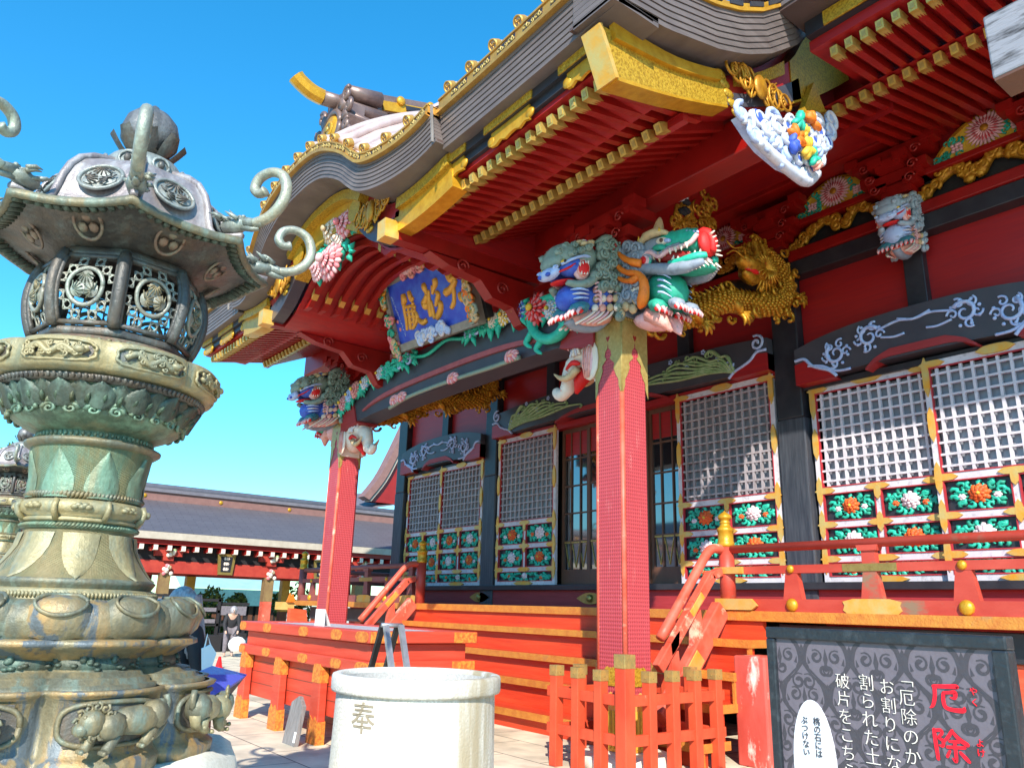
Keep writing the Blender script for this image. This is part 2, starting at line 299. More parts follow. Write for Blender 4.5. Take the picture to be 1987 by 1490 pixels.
    def loft(s,rows,k=None,smooth=True,close=False):
        n=len(rows[0]); vs=[p for r in rows for p in r]; fs=[]
        for i in range(len(rows)-1):
            for j in range(n if close else n-1):
                fs.append((i*n+j,i*n+(j+1)%n,(i+1)*n+(j+1)%n,(i+1)*n+j))
        s.add(vs,fs,k,smooth)
    def lathe(s,prof,n=48,k=None,c=(0,0),fn=None,smooth=True,uv=False,cap=False):
        """profile of (radius, height); fn(angle, radius, height) may reshape it"""
        vs=[];fs=[]; o=len(s.v); fo=len(s.f)
        for r,z in prof:
            for j in range(n):
                a=2*PI*j/n; q=fn(a,r,z) if fn else (r,z)
                vs.append((c[0]+q[0]*cos(a),c[1]+q[0]*sin(a),q[1]))
        m=len(prof)
        for i in range(m-1):
            for j in range(n): fs.append((i*n+j,i*n+(j+1)%n,(i+1)*n+(j+1)%n,(i+1)*n+j))
        if cap: fs.append(tuple((m-1)*n+j for j in range(n))); fs.append(tuple(reversed(range(n))))
        s.add(vs,fs,k,smooth)
        if uv:
            q=fo
            for i in range(m-1):
                for j in range(n):
                    s.uv[q]=[(j/n,i/(m-1)),((j+1)/n,i/(m-1)),((j+1)/n,(i+1)/(m-1)),(j/n,(i+1)/(m-1))]; q+=1
    def build_each(s,name,parent=None,bevel=0):
        """one object per added shape"""
        out=[]
        for (v0,f0),(v1,f1) in zip(s.marks,s.marks[1:]+[(len(s.v),len(s.f))]):
            b=MB([s.mats[s.mi[f0]]]); b.v=s.v[v0:v1]; b.f=[[i-v0 for i in f] for f in s.f[f0:f1]]; b.mi=[0]*(f1-f0); b.sm=s.sm[f0:f1]; out.append(b.build(name,parent,bevel))
        return out
    def build(s,name,parent=None,bevel=0,loc=None):
        me=bpy.data.meshes.new(name); me.from_pydata([tuple(v) for v in s.v],[],s.f)
        for k in s.mats: me.materials.append(M[k] if isinstance(k,str) else k)
        for p,i,sm in zip(me.polygons,s.mi,s.sm): p.material_index=i; p.use_smooth=sm
        if s.uv:
            ul=me.uv_layers.new(name='UVMap')
            for p in me.polygons:
                if p.index in s.uv:
                    for li,c in zip(p.loop_indices,s.uv[p.index]): ul.data[li].uv=c
        me.update()
        o=bpy.data.objects.new(name,me); COL.objects.link(o)
        if loc: o.location=loc
        if parent: o.parent=parent; o.matrix_parent_inverse=inv_world(parent)
        if bevel:
            b=o.modifiers.new('bevel','BEVEL'); b.width=bevel; b.segments=2; b.limit_method='ANGLE'
        return o
def inv_world(p):
    m=p.matrix_basis.copy()
    while p.parent: m=p.parent.matrix_basis@p.matrix_parent_inverse@m; p=p.parent
    return m.inverted()
def thing(name,label,cat,loc=(0,0,0),group=None):
    o=bpy.data.objects.new(name,None); COL.objects.link(o); o.location=loc; o.empty_display_size=.2
    return tag(o,label,cat,group)
def tag(o,label=None,cat=None,group=None,kind=None):
    if label: o['label']=label
    if cat: o['category']=cat
    if group: o['group']=group
    if kind: o['kind']=kind
    return o
def dup(o,off=(0,0,0),parent=None,mx=None):
    """a copy of an object with copies of its children; off moves the copy"""
    c=o.copy(); COL.objects.link(c)
    if parent is not None: c.parent=parent
    if mx is not None: c.matrix_basis=mx@c.matrix_basis
    c.location=c.location+Vector(off)
    for ch in list(o.children):
        d=ch.copy(); COL.objects.link(d); d.parent=c
        for g in list(ch.children):
            e=g.copy(); COL.objects.link(e); e.parent=d
    return c
def ray(px,py): return (RGT*(px-CX)+DWN*(py-CY)+FWD*FOC).normalized()
def pY(px,py,y): d=ray(px,py); return EYE+d*(y/d.y)
def pX(px,py,x): d=ray(px,py); return EYE+d*(x/d.x)
def qY(px,py,y): p=pY(px,py,y); return (p.x,p.z)
def qX(px,py,x): p=pX(px,py,x); return (p.y,p.z)
def spiral(cx,cy,r0,r1,a0,turns,n=18):
    return [(cx+(r0+(r1-r0)*i/n)*cos(a0+turns*2*PI*i/n),cy+(r0+(r1-r0)*i/n)*sin(a0+turns*2*PI*i/n)) for i in range(n+1)]
def smooth_poly(pts,n=6):
    """Catmull-Rom through points of any dimension"""
    P=[Vector(p) for p in pts]; out=[]
    for i in range(len(P)-1):
        a=P[max(i-1,0)];b=P[i];c=P[i+1];d=P[min(i+2,len(P)-1)]
        for j in range(n):
            t=j/n; out.append(.5*((2*b)+(c-a)*t+(2*a-5*b+4*c-d)*t*t+(3*b-a-3*c+d)*t**3))
    out.append(P[-1]); return out
FRONT=lambda Y:Matrix(((1,0,0,0),(0,0,-1,Y),(0,1,0,0),(0,0,0,1)))      # (u,v,w) -> (u, Y-w, v)
SIDE=lambda X:Matrix(((0,0,1,X),(1,0,0,0),(0,1,0,0),(0,0,0,1)))        # (u,v,w) -> (X+w, u, v)
M['redw']=mat('red_lacquer_boards',(.36,.010,.009),.42,col2=(.26,.009,.013),sc=5,stretch=(.3,1,7),bump=.06)
M['redflower']=mat('crimson_flower_paint',(.50,.05,.06),.5)
M['redbead']=mat('red_bead_moulding',(.42,.03,.04),.5)
M['goldfit']=mat('orange_gilt_fitting',(.80,.36,.03),.45,.35,col2=(.62,.46,.16),sc=5,bump=.2)
M['goldnose']=mat('worn_gilt_nosing',(.72,.30,.05),.45,.35,col2=(.62,.20,.04),sc=9,col3=(.30,.20,.14),sc3=1.6,lo3=.6,hi3=.75,bump=.7,bsc=45)
M['oldrail']=mat('dark_faded_rail',(.28,.07,.06),.55,col2=(.20,.06,.055),sc=4)
M['shadelat']=mat('shaded_aged_lattice',(.36,.32,.34),.6,col2=(.20,.16,.16),sc=5,stretch=(3,3,.5),lo=.45,hi=.7,bump=.1)  # aged white lattice greyed to paint porch shade on left and centre bays
M['redworn']=mat('worn_red_post',(.58,.10,.075),.55,col2=(.50,.06,.04),sc=4,col3=(.80,.68,.58),sc3=3.5,lo3=.56,hi3=.66,stretch=(1,1,.35),bump=.2)
M['salmonrail']=mat('dull_rose_moulding',(.40,.09,.09),.5,col2=(.32,.06,.07),sc=6)
M['stalk']=mat('grey_green_stalk',(.20,.26,.20),.5)
M['teal2']=mat('teal_blue_paint',(.04,.20,.24),.5,col2=(.03,.14,.18),sc=10)
M['golddr']=mat('gilded_dragon_carving',(.62,.32,.025),.4,.5,col2=(.38,.16,.008),sc=16,lo=.42,hi=.62,bump=.6,bsc=34,bdist=.012)
M['palelion']=mat('pale_blue_grey_paint',(.36,.42,.48),.5,col2=(.28,.36,.44),sc=12)
M['goldtrim']=mat('weathered_gilt_trim',(.60,.34,.075),.42,.55,col2=(.46,.24,.05),sc=6,bump=.4,bsc=50)
M['copperd']=mat('coppery_disc',(.42,.27,.20),.4,.3,col2=(.34,.20,.14),sc=20)
M['raft']=mat('rafter_vermilion',(.33,.008,.004),.40,col2=(.25,.005,.003),sc=4)
M['goldcap']=mat('pale_gilt_cap',(.66,.47,.13),.38,.5,col2=(.56,.34,.06),sc=14,bump=.3)
M['guttw']=mat('peeling_grey_wood',(.24,.24,.27),.7,col2=(.04,.036,.04),sc=5,stretch=(.8,1,4.5),lo=.46,hi=.60,bump=.3,bsc=30)
M['plqblue']=mat('plaque_blue',(.03,.06,.50),.4,col2=(.06,.16,.62),sc=4,lo=.4,hi=.7)
M['frameg']=mat('grey_plaque_frame',(.30,.26,.22),.5,col2=(.20,.17,.14),sc=8)
M['goldpaint2']=mat('gold_lettering',(.72,.36,.05),.42,.25,col2=(.62,.28,.03),sc=14)
M['shell']=mat('shell_white_paint',(.62,.63,.69),.5,col2=(.50,.55,.68),sc=8)
M['boxred']=mat('offering_box_vermilion',(.58,.070,.034),.48,col2=(.50,.042,.018),sc=2.,stretch=(.5,.5,6),col3=(.34,.05,.03),sc3=4,lo3=.66,hi3=.80,bump=.2,bsc=16)
M['oldwood2']=mat('silvered_slats',(.50,.48,.50),.5,col2=(.40,.37,.40),sc=5,stretch=(.3,3,3))
M['goldeng2']=mat('orange_gilt_patch',(.78,.30,.045),.5,.3,col2=(.62,.15,.03),sc=26,lo=.42,hi=.58,bump=.5,bsc=50)
M['carved']=mat('carved_dark_groove',(.30,.26,.19),.9)  # dark tone stands in for shade inside the carved strokes
M['goldcapf']=mat('aged_gilt_cap',(.62,.40,.12),.4,.55,col2=(.30,.24,.10),sc=7,bump=.3)
M['oni2']=mat('brown_ridge_copper',(.25,.13,.11),.5,col2=(.20,.10,.085),sc=4)
M['redb']=mat('corridor_vermilion',(.42,.05,.03),.5,col2=(.34,.03,.02),sc=4)
M['goldpost']=mat('brown_gilt_sleeve',(.22,.13,.06),.5,.2,col2=(.30,.20,.08),sc=5)
M['foliage2']=mat('leaf_light_green',(.15,.22,.05),.6); M['foliage3']=mat('leaf_dark_green',(.035,.07,.015),.6)
M['yellwood2']=mat('plain_yellow_wood',(.62,.40,.13),.6,col2=(.52,.32,.09),sc=5)
# ================================================================ ground
g=MB('pave'); g.add([(-400,-400,0),(400,-400,0),(400,400,0),(-400,400,0)],[(0,1,2,3)]); tag(g.build('ground'),kind='structure')
XC=-9.92; PXS=(-13.57,-6.27); PYC=6.43; PH=.215; WY=9.85
hall=thing('shrine_hall','vermilion and black shrine hall with gilded porch roof, carved beasts and flowered lattice doors','shrine hall',(XC,9.85,0))
def part(mb,name,bevel=0): return mb.build(name,hall,bevel)
# ---------------------------------------------------------------- wall
PIL=(-17.5,-13.6,-6.24,-2.34,1.56)
for x in PIL:
    b=MB('blackgrey'); b.box((x-.22,WY,1.6),(x+.22,WY+.4,4.3),'blackgrey'); b.box((x-.21,WY+.005,4.3),(x+.21,WY+.4,7.1),'black'); part(b,'pillar',.02)
b=MB('redpurp'); b.box((-17.7,WY+.03,1.6),(1.9,WY+.2,1.9),'redpurp'); part(b,'base_board')
b=MB('black'); b.box((-17.75,WY-.06,1.9),(1.9,WY+.25,2.0),'black'); part(b,'door_sill',.01)
b=MB('black'); b.box((-17.7,WY+.45,0),(1.9,17,7.9),'vdark'); part(b,'hall_body')
for px in (930,1145):
    x=qY(px,1155,WY)[0]; b=MB('golddull'); n=16
    b.prism([(x+.36*cos(2*PI*i/n)*(1-.25*abs(sin(4*PI*i/n))),1.76+.1*sin(2*PI*i/n)) for i in range(n)],WY+.03,WY-.0,'golddull'); b.ell((x,WY-.02,1.76),(.07,.04,.07),'golddull'); part(b,'ring_fitting')
def redpanel(x0,x1,z0,z1,n):
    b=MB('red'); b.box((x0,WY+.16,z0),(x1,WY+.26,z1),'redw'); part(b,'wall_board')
    for i in range(1,n):
        x=x0+(x1-x0)*i/n; b=MB('black'); b.box((x-.13,WY+.04,z0),(x+.13,WY+.2,z1),'black'); part(b,'strut',.01)
def wavescroll(b,path,r,k='pblue'):
    b.tube([(u,v,.012) for u,v in smooth_poly(path,5)],r,6,k)
def kouryo(x0,x1,z0,z1,kind,sd=.74):
    """cambered painted beam over a door bay, with scroll-work at its ends"""
    w=x1-x0; b=MB('beam',FRONT(WY-.12)); N=24; h=z1-z0
    up=[];lo=[]
    for i in range(N+1):
        t=i/N; c=1-abs(2*t-1)**2.6; up.append((x0+w*t,z0+h*sd+h*(1-sd)*c)); lo.append((x0+w*t,z0+h*.02+h*.10*c))
    b.strip(up,lo,0,-.3,'beam','xy'); 
    for s in (0,1):   # red end pieces
        f=lambda t:(x0+w*t) if not s else (x1-w*t)
        e=.085 if kind=='leaf' else .15
        q=[(f(0),z0),(f(0),z0+h*.42),(f(e*.35),z0+h*.46),(f(e*.55),z0+h*.30),(f(e*.95),z0+h*.18),(f(e*1.15),z0)]
        b.prism(q if s==0 else q[::-1],.015,-.31,'redw','xy')
        edge=[(f(e*.02),z0+h*.5),(f(e*.30),z0+h*.50),(f(e*.5),z0+h*.34),(f(e*.72),z0+h*.25),(f(e*1.0),z0+h*.16),(f(e*1.2),z0+h*.02)]
        wavescroll(b,edge,.024,'pblue')
        sg=1 if s==0 else -1
        if kind=='wave':
            for (t,v,r,a) in ((.185,.46,.15,2.2),(.325,.62,.15,.6)):
                cx,cy=f(t),z0+h*v
                b.tube([(cx+sg*(p[0]),cy+p[1],.014) for p in spiral(0,0,r,.03,a,1.25)],[.030-.018*i/18 for i in range(19)],7,'pblue')
                for j in range(7):
                    aa=a+j*.75; b.ell((cx+sg*(r*1.2)*cos(aa),cy+r*1.15*sin(aa),.012),(.026,.026,.02),'pblue',6)
                for j in range(5): b.tube([(cx+sg*p[0],cy+p[1],.012) for p in spiral(r*.95*cos(1.1*j),r*.95*sin(1.1*j),.07,.015,j,1.)],.016,5,'pblue')
            wavescroll(b,[(f(.36),z0+h*.7),(f(.44),z0+h*.78),(f(.5),z0+h*.74),(f(.56),z0+h*.82)],.018)
            wavescroll(b,[(f(.37),z0+h*.55),(f(.42),z0+h*.5),(f(.46),z0+h*.52)],.017)
            wavescroll(b,[(f(.06),z0+h*.34),(f(.12),z0+h*.28),(f(.18),z0+h*.12),(f(.24),z0+h*.10)],.02)
        else:
            cx,cy=f(.02),z0+h*.72
            b.tube([(cx+sg*p[0],cy+p[1],.016) for p in spiral(.03,0,.13,.02,1.2,1.4)],.022,6,'pblue')
            cx,cy=f(.10),z0+h*.36
            b.tube([(cx+sg*p[0],cy+p[1],.016) for p in spiral(0,0,.09,.015,3,1.4)],.018,6,'pblue')
            for j in range(9):   # leaves sweeping towards the middle of the beam
                st=(f(.085+.004*j),z0+h*(.12+.012*j)); ln=.06+.018*j+.03*((j*7)%3); rise=.95-.075*j
                p=smooth_poly([st,(f(.085+ln*.30),z0+h*(.12+rise*.48)),(f(.085+ln*.62),z0+h*(.13+rise*.52)),(f(.085+ln),z0+h*min(.84,.16+rise*.75)),(f(.085+ln*1.22),z0+h*min(.88,.14+rise*.72))],5)
                e=p[-1]; p=p+[Vector((e[0]+sg*u,e[1]+v)) for u,v in spiral(0,.05*(1 if j%2 else -1),.05,.015,-PI/2*(1 if j%2 else -1),.8*(1 if j%2 else -1),7)[1:]]; k=len(p); b.tube([(q[0],q[1],.014) for q in p],[.036*sin(PI*min(1,.12+.95*i/k))+.008 for i in range(k)],6,'leafp',flat=(1,.5,1))
            for (t,v,r) in ((.2,.74,.08),(.25,.80,.06),(.29,.62,.07),(.15,.78,.06)):
                b.tube([(f(t)+sg*p[0],z0+h*v+p[1],.015) for p in spiral(0,0,r,.015,2.5,1.2)],.013,5,'leafp')
            for (t,v) in ((.17,.88),(.22,.6),(.27,.86),(.13,.6)):
                for j in range(5): b.ell((f(t)+.03*cos(j*1.257),z0+h*v+.03*sin(j*1.257),.015),(.02,.02,.012),'pblue',6)
    # red lens groove on the underside edge
    L0,L1=(x0+w*.30,x1-w*.30)
    up=[];lo=[]
    for i in range(13):
        t=i/12; x=L0+(L1-L0)*t; up.append((x,z0+h*(.04+.26*min(1,4*t,4*(1-t))**.6))); lo.append((x,z0+h*(.0+.16*min(1,5*t,5*(1-t))**.6)))
    b.strip(up,lo,.02,-.28,'redpurp','xy')
    part(b,'painted_beam')
def upperworks(x0,x1):
    w=x1-x0
    b=MB('black'); b.box((x0,WY-.06,6.42),(x1,WY+.2,6.66),'black'); part(b,'tie_beam',.015)
    b=MB('red'); b.box((x0,WY-.10,6.66),(x1,WY+.2,6.82),'red'); part(b,'tie_beam',.015)
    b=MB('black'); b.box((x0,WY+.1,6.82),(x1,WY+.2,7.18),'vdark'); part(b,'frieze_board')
    b=MB('red'); b.box((x0,WY-.10,7.18),(x1,WY+.2,7.27),'red'); part(b,'tie_beam',.012)
    b=MB('redw'); b.box((x0,WY+.08,7.27),(x1,WY+.2,7.8),'redw'); part(b,'wall_board')
def goldcloud(cx,cz,w,h,Y,seed):
    r=random.Random(seed); b=MB('goldpaint',FRONT(Y))
    for s in (-1,1):
        p=smooth_poly([(cx+s*.04*w,cz-.1*h),(cx+s*.14*w,cz+.32*h),(cx+s*.28*w,cz+.1*h),(cx+s*.4*w,cz-.25*h),(cx+s*.5*w,cz-.42*h)],6); k=len(p)
        b.tube([(q[0],q[1],.03) for q in p],[.075-.045*i/k for i in range(k)],7,'goldpaint')
        for j in range(9):
            q=p[int(j*k/9.01)]; a=r.uniform(0,6)
            b.tube([(q[0]+u,q[1]+v,.07) for u,v in spiral(r.uniform(-.04,.04),r.uniform(-.02,.09),.08,.012,a,1.3)],.028,6,'goldpaint')
            b.ell((q[0],q[1]+r.uniform(-.03,.06),.05),(r.uniform(.05,.09),r.uniform(.05,.09),.05),'goldpaint',7)
    part(b,'gilded_frieze_carving')
def kaerumata(cx,z0,w,h,Y):
    b=MB('goldpaint',FRONT(Y)); N=16
    arc=[(cx-w/2+w*i/N,z0+h*(sin(PI*i/N)**.75)) for i in range(N+1)]
    b.prism(arc,.0,-.08,'yellow','xy')
    r=random.Random(int(cx*100))
    for j in range(46):
        t=r.uniform(.05,.95); v=r.uniform(.1,.9)*sin(PI*t)**.75
        u=cx-w/2+w*t
        if ((u-cx)/.24)**2+((z0+h*v-z0-h*.5)/.24)**2<1: continue
        b.tube([(u+p[0],z0+h*v+p[1],.012) for p in spiral(0,0,.055,.012,r.uniform(0,6),r.choice((-1,1))*.9,7)],.014,5,r.choice(('green2','green','green2','green')))
    fz=z0+h*.52
    for ring,(rad,k,n) in enumerate(((.25,'ppink',26),(.17,'redflower',22),(.13,'ppink',18))):
        for j in range(n):
            a=2*PI*(j+.5*ring)/n; b.ell((cx+rad*.62*cos(a),fz+rad*.62*sin(a),.02+.012*ring),(rad*.40,rad*.085,.014),k,6,rot=Matrix.Rotation(a,3,'Z'))
    b.ell((cx,fz,.05),(.055,.055,.03),'goldpaint',8)
    for s in (-1,1):
        for j in range(9): b.ell((cx+s*(.30+.045*(j%3)+.02*r.random()),z0+h*.22+.04*(j//3),.02),(.03,.025,.02),'ppink',6)
    b.strip([(a,c+.0) for a,c in arc],[(cx+(a-cx)*.955,z0+(c-z0)*.93) for a,c in arc],.02,-.09,'goldpaint','xy')
    part(b,'flower_carving')
def bracket(x,Y,z0,d=1):
    """stepped red bracket arms with swirls"""
    b=MB('red'); 
    for i,(hw,dy,zz,hh) in enumerate(((.20,.2,0,.16),(.36,.22,.18,.15),(.17,.36,.34,.14),(.52,.30,.50,.14))):
        b.box((x-hw,Y-dy,z0+zz),(x+hw,Y+.15,z0+zz+hh),'red')
        for s in (-1,1):
            b.box((x+s*hw-.09,Y-dy-.02,z0+zz+hh*.55),(x+s*hw+.09,Y-dy+.2,z0+zz+hh+.06),'red')
    for s in (-1,1):
        for zz in (.12,.3,.5):
            b.tube([(x+s*(.2+.3*zz)+p[0],Y-.31,z0+zz+p[1]) for p in spiral(0,0,.075,.01,0,s*1.4)],.014,5,'dkred')
    part(b,'bracket_set')
def boss(b,c,r,k='gold'):
    b.ell(c,(r,r*.7,r),k,10)
# ---- flower medallions of the door panels (meshes shared by all copies)
def medallion(a,bb,center,seed,wide=False):
    r=random.Random(seed); b=MB('green2',FRONT(0))
    n=22 if not wide else 34
    for j in range(n):
        t=2*PI*j/n; rr=.80+.16*((j%2))
        u,v=a*rr*cos(t),bb*rr*sin(t)
        if abs(u)<a*.3 and not wide and j%2: continue
        b.tube([(u+p[0],v+p[1],.012) for p in spiral(0,0,.052,.012,t+r.uniform(-.6,.6),r.choice((-1,1))*.85,6)],[.026,.026,.025,.022,.018,.012,.008],5,'green2' if r.random()<.8 else 'green')
    for j in range(n//2):
        t=2*PI*(j+.4)/(n//2); u,v=a*.55*cos(t),bb*.55*sin(t)
        b.tube([(u*.8,v*.8,.008),(u*1.1+.02,v*1.1,.014),(u*1.25,v*1.3+.01,.01)],[.012,.02,.006],5,'green')
    for s in (-1,1):
        k='wpeony' if center=='peony' else 'peony'
        for j in range(6): b.ell((s*a*.66+.026*cos(j*1.05),-bb*.15+.024*sin(j*1.05),.02),(.022,.02,.015),k,6)
        b.ell((s*a*.66,-bb*.15,.032),(.02,.018,.014),k,6)
    R0=min(bb*.78,.16)
    for ring,(rad,n2,w) in enumerate(((1.,9,.42),(.72,8,.38),(.45,6,.30))):
        for j in range(n2):
            t=2*PI*(j+.5*ring)/n2+.2
            b.ell((R0*rad*.66*cos(t),R0*rad*.66*sin(t)+.01,.02+.016*ring),(R0*w*.72,R0*w,.02),center,7,rot=Matrix.Rotation(t-PI/2,3,'Z'))
    b.ell((0,.008,.065),(R0*.2,R0*.2,.02),'yellow' if center=='peony' else 'ppink',7)
    me=b.build('flower_carving'); return me
MED={('peony',0):medallion(.275,.150,'peony',1),('wpeony',0):medallion(.275,.150,'wpeony',2),('wpeony',1):medallion(.64,.085,'wpeony',3,True)}
med_used=set()
def put_med(key,x,y,z,sx,parent):
    o=MED[key]
    if key in med_used: o=o.copy(); COL.objects.link(o)
    med_used.add(key); o.parent=parent; o.matrix_parent_inverse=inv_world(parent); o.location=(x,y,z); q=random.uniform(.94,1.05); o.scale=(sx*q*random.choice((1,-1)),1,q); o.rotation_euler=(0,random.uniform(-.05,.05),0)
def door_panel(x0,x1,z1,Y,first='peony',wide='wpeony',cols=11,rows=9,lat='white'):
    w=x1-x0; z0=2.0; b=MB('white'); fr=.075
    T=Y-.06
    zl=3.27; zs=[z0,z0+.10,z0+.30,2.37,2.40+.375,2.85,zl-.06,zl,z1]
    b.box((x0,T,z0),(x0+fr,Y,z1),'white'); b.box((x1-fr,T,z0),(x1,Y,z1),'white')
    rails=[(2.0,2.075),(2.265,2.345),(2.72,2.80),(3.18,3.265),(z1-.09,z1)]
    for a,c in rails: b.box((x0+fr,T+.004,a),(x1-fr,Y,c),'white')
    mx=(x0+x1)/2; b.box((mx-.035,T+.006,2.345),(mx+.035,Y,2.72),'white'); b.box((mx-.035,T+.006,2.80),(mx+.035,Y,3.18),'white')
    b.box((x0+fr,Y-.008,2.07),(x1-fr,Y+.01,3.2),'black')
    # thin red beads round every field
    def bead(a0,a1,c0,c1):
        t=.014
        for lo,hi in (((a0,c0),(a1,c0+t)),((a0,c1-t),(a1,c1)),((a0,c0+t),(a0+t,c1-t)),((a1-t,c0+t),(a1,c1-t))):
            b.box((lo[0],T-.006,lo[1]),(hi[0],Y-.02,hi[1]),'redbead')
    L,Rr=x0+fr,x1-fr
    bead(L,Rr,2.075,2.265); 
    for c0,c1 in ((2.345,2.72),(2.80,3.18)):
        bead(L,mx-.035,c0,c1); bead(mx+.035,Rr,c0,c1)
    bead(L,Rr,3.265,z1-.09)
    pn=b.build('door_panel',hall)
    # gilt corner fittings
    b=MB('gold'); nf=[0]
    def fit(cx,cz,l,horiz,hh=.042):
        nf[0]+=1; e=.0006*nf[0]
        n=14; pts=[]
        for i in range(n):
            t=2*PI*i/n; rr=1-.22*abs(sin(3*t)); u=l*cos(t)*rr; v=hh*(1 if sin(t)>0 else -1)*abs(sin(t))**.5
            pts.append((cx+u,cz+v) if horiz else (cx+v,cz+u))
        b.prism(pts,T-.010-e,T+.01,'goldfit')
    for zz in (2.305,2.76,3.22):
        fit(L+.04,zz,.15,True); fit(Rr-.04,zz,.15,True); fit(x0+.037,zz,.2,False); fit(x1-.037,zz,.2,False)
    fit(mx,3.22,.17,True); fit(mx,2.76,.17,True); fit(mx,2.76,.13,False); fit(mx,3.15,.1,False); fit(mx,2.305,.2,True)
    fit(x0+.037,z1-.2,.26,False); fit(x1-.037,z1-.2,.26,False); fit(x0+.12,z1-.045,.16,True); fit(x1-.12,z1-.045,.16,True); fit(mx,z1-.02,.22,True,.055)
    fit(x0+.037,(3.27+z1)/2-.1,.22,False); fit(x1-.037,(3.27+z1)/2-.1,.22,False); fit(mx,2.035,.3,True)
    b.build_each('gilt_fitting',pn)
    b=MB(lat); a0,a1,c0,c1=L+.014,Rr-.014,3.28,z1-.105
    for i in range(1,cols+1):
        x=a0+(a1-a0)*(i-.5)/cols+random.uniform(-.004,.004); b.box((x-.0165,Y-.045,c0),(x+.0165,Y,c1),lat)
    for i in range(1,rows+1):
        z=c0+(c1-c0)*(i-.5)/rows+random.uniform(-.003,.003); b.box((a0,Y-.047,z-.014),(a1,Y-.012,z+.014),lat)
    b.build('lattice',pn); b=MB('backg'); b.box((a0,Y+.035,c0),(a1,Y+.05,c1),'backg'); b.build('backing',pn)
    sc=(w-2*fr)/2/.72
    o='wpeony' if first=='peony' else 'peony'
    for (cx,cz,k) in ((L+(mx-L)/2-.01,2.99,first),(Rr-(Rr-mx)/2+.01,2.99,o),(L+(mx-L)/2-.01,2.532,o),(Rr-(Rr-mx)/2+.01,2.532,first)):
        put_med((k,0),cx,Y-.012,cz,sc,pn)
    put_med((wide,1),mx,Y-.012,2.17,(w-2*fr)/1.42,pn)
    return pn
# side bays
for (x0,x1) in ((-17.28,-13.82),(-6.02,-2.56),(-2.12,1.34)):
    redpanel(x0,x1,5.2,6.42,2); kouryo(x0,x1,4.72,5.44,'wave'); upperworks(x0,x1)
    mx=(x0+x1)/2; lt='white' if x0>-10 else 'shadelat'
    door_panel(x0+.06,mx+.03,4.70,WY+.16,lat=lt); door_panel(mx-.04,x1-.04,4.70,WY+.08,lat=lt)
    goldcloud(mx-.9,7.02,1.6,.42,WY+.05,int(x0*10)); goldcloud(mx+.9,7.02,1.6,.42,WY+.05,int(x0*10)+1)
    kaerumata(mx-.95,7.28,1.40,.48,WY-.0); kaerumata(mx+1.1,7.28,1.40,.48,WY-.0)
    b=MB('black'); b.box((x0,WY+.05,4.68),(x1,WY+.2,4.76),'black'); part(b,'lintel')
# centre bay
x0,x1=-13.38,-6.46
redpanel(x0,x1,5.5,6.42,4); kouryo(x0,x1,5.06,5.70,'leaf',.8); upperworks(x0,x1)
door_panel(x0+.05,-11.45,5.04,WY+.10,rows=12,cols=12,lat='shadelat'); door_panel(-8.38,x1-.05,5.04,WY+.10,rows=12,cols=12,lat='shadelat')
for i,cx in enumerate((-12.5,-10.85,-8.95,-7.2)): goldcloud(cx,7.0,1.3,.36,WY+.05,40+i); kaerumata(cx,7.28,1.0,.44,WY)
b=MB('redw'); b.box((x0,WY+.05,4.98),(x1,WY+.2,5.10),'redw'); part(b,'lintel')
# glazed doors in the middle
gx0,gx1=-11.44,-8.39; n=4
for i in range(n):
    a=gx0+(gx1-gx0)*i/n; c=gx0+(gx1-gx0)*(i+1)/n; Y=WY+(.24 if i in (0,3) else .20)
    b=MB('brown'); b.box((a,Y-.04,2.0),(a+.06,Y,4.98),'brown'); b.box((c-.06,Y-.04,2.0),(c,Y,4.98),'brown'); b.box((a+.06,Y-.038,2.0),(c-.06,Y,2.28),'brown'); b.box((a+.06,Y-.038,4.9),(c-.06,Y,4.98),'brown')
    for j in range(1,3): x=a+(c-a)*j/3; b.box((x-.014,Y-.034,2.28),(x+.014,Y-.01,4.9),'brown')
    for j in range(1,5): z=2.28+(4.9-2.28)*j/5; b.box((a+.06,Y-.03,z-.014),(c-.06,Y-.012,z+.014),'brown')
    d=b.build('glazed_door',hall)
    b=MB('glass'); b.box((a+.06,Y-.008,2.28),(c-.06,Y+.004,4.9),'glass'); b.build('pane',d)
    b=MB('redw'); b.box((a+.07,Y-.018,4.45),(c-.07,Y-.009,4.9),'redw'); b.build('door_valance',d)
    b=MB('white')
    for j in range(3):
        xx=a+.09+(c-a-.18)*j/3; ww=(c-a-.18)/3
        b.bar((xx,Y-.012,2.75),(xx+ww/2,Y-.012,2.32),.02,.012,'golddull'); b.bar((xx+ww/2,Y-.0121,2.32),(xx+ww,Y-.0121,2.75),.02,.012,'golddull')
    b.bar((a+.07,Y-.02,2.78),(c-.07,Y-.02,2.78),.02,.03,'golddull'); b.build('door_trellis',d)
for x in PIL[1:4]: bracket(x,WY,6.9)
bracket(-4.29,WY,7.0)
# wall plate above
b=MB('red'); b.box((-17.9,WY-.42,7.72),(2,WY-.12,8.0),'red'); part(b,'wall_plate',.02)
b=MB('redw'); b.box((-17.9,WY-.12,7.78),(2,WY+.4,8.0),'redw'); part(b,'wall_plate')
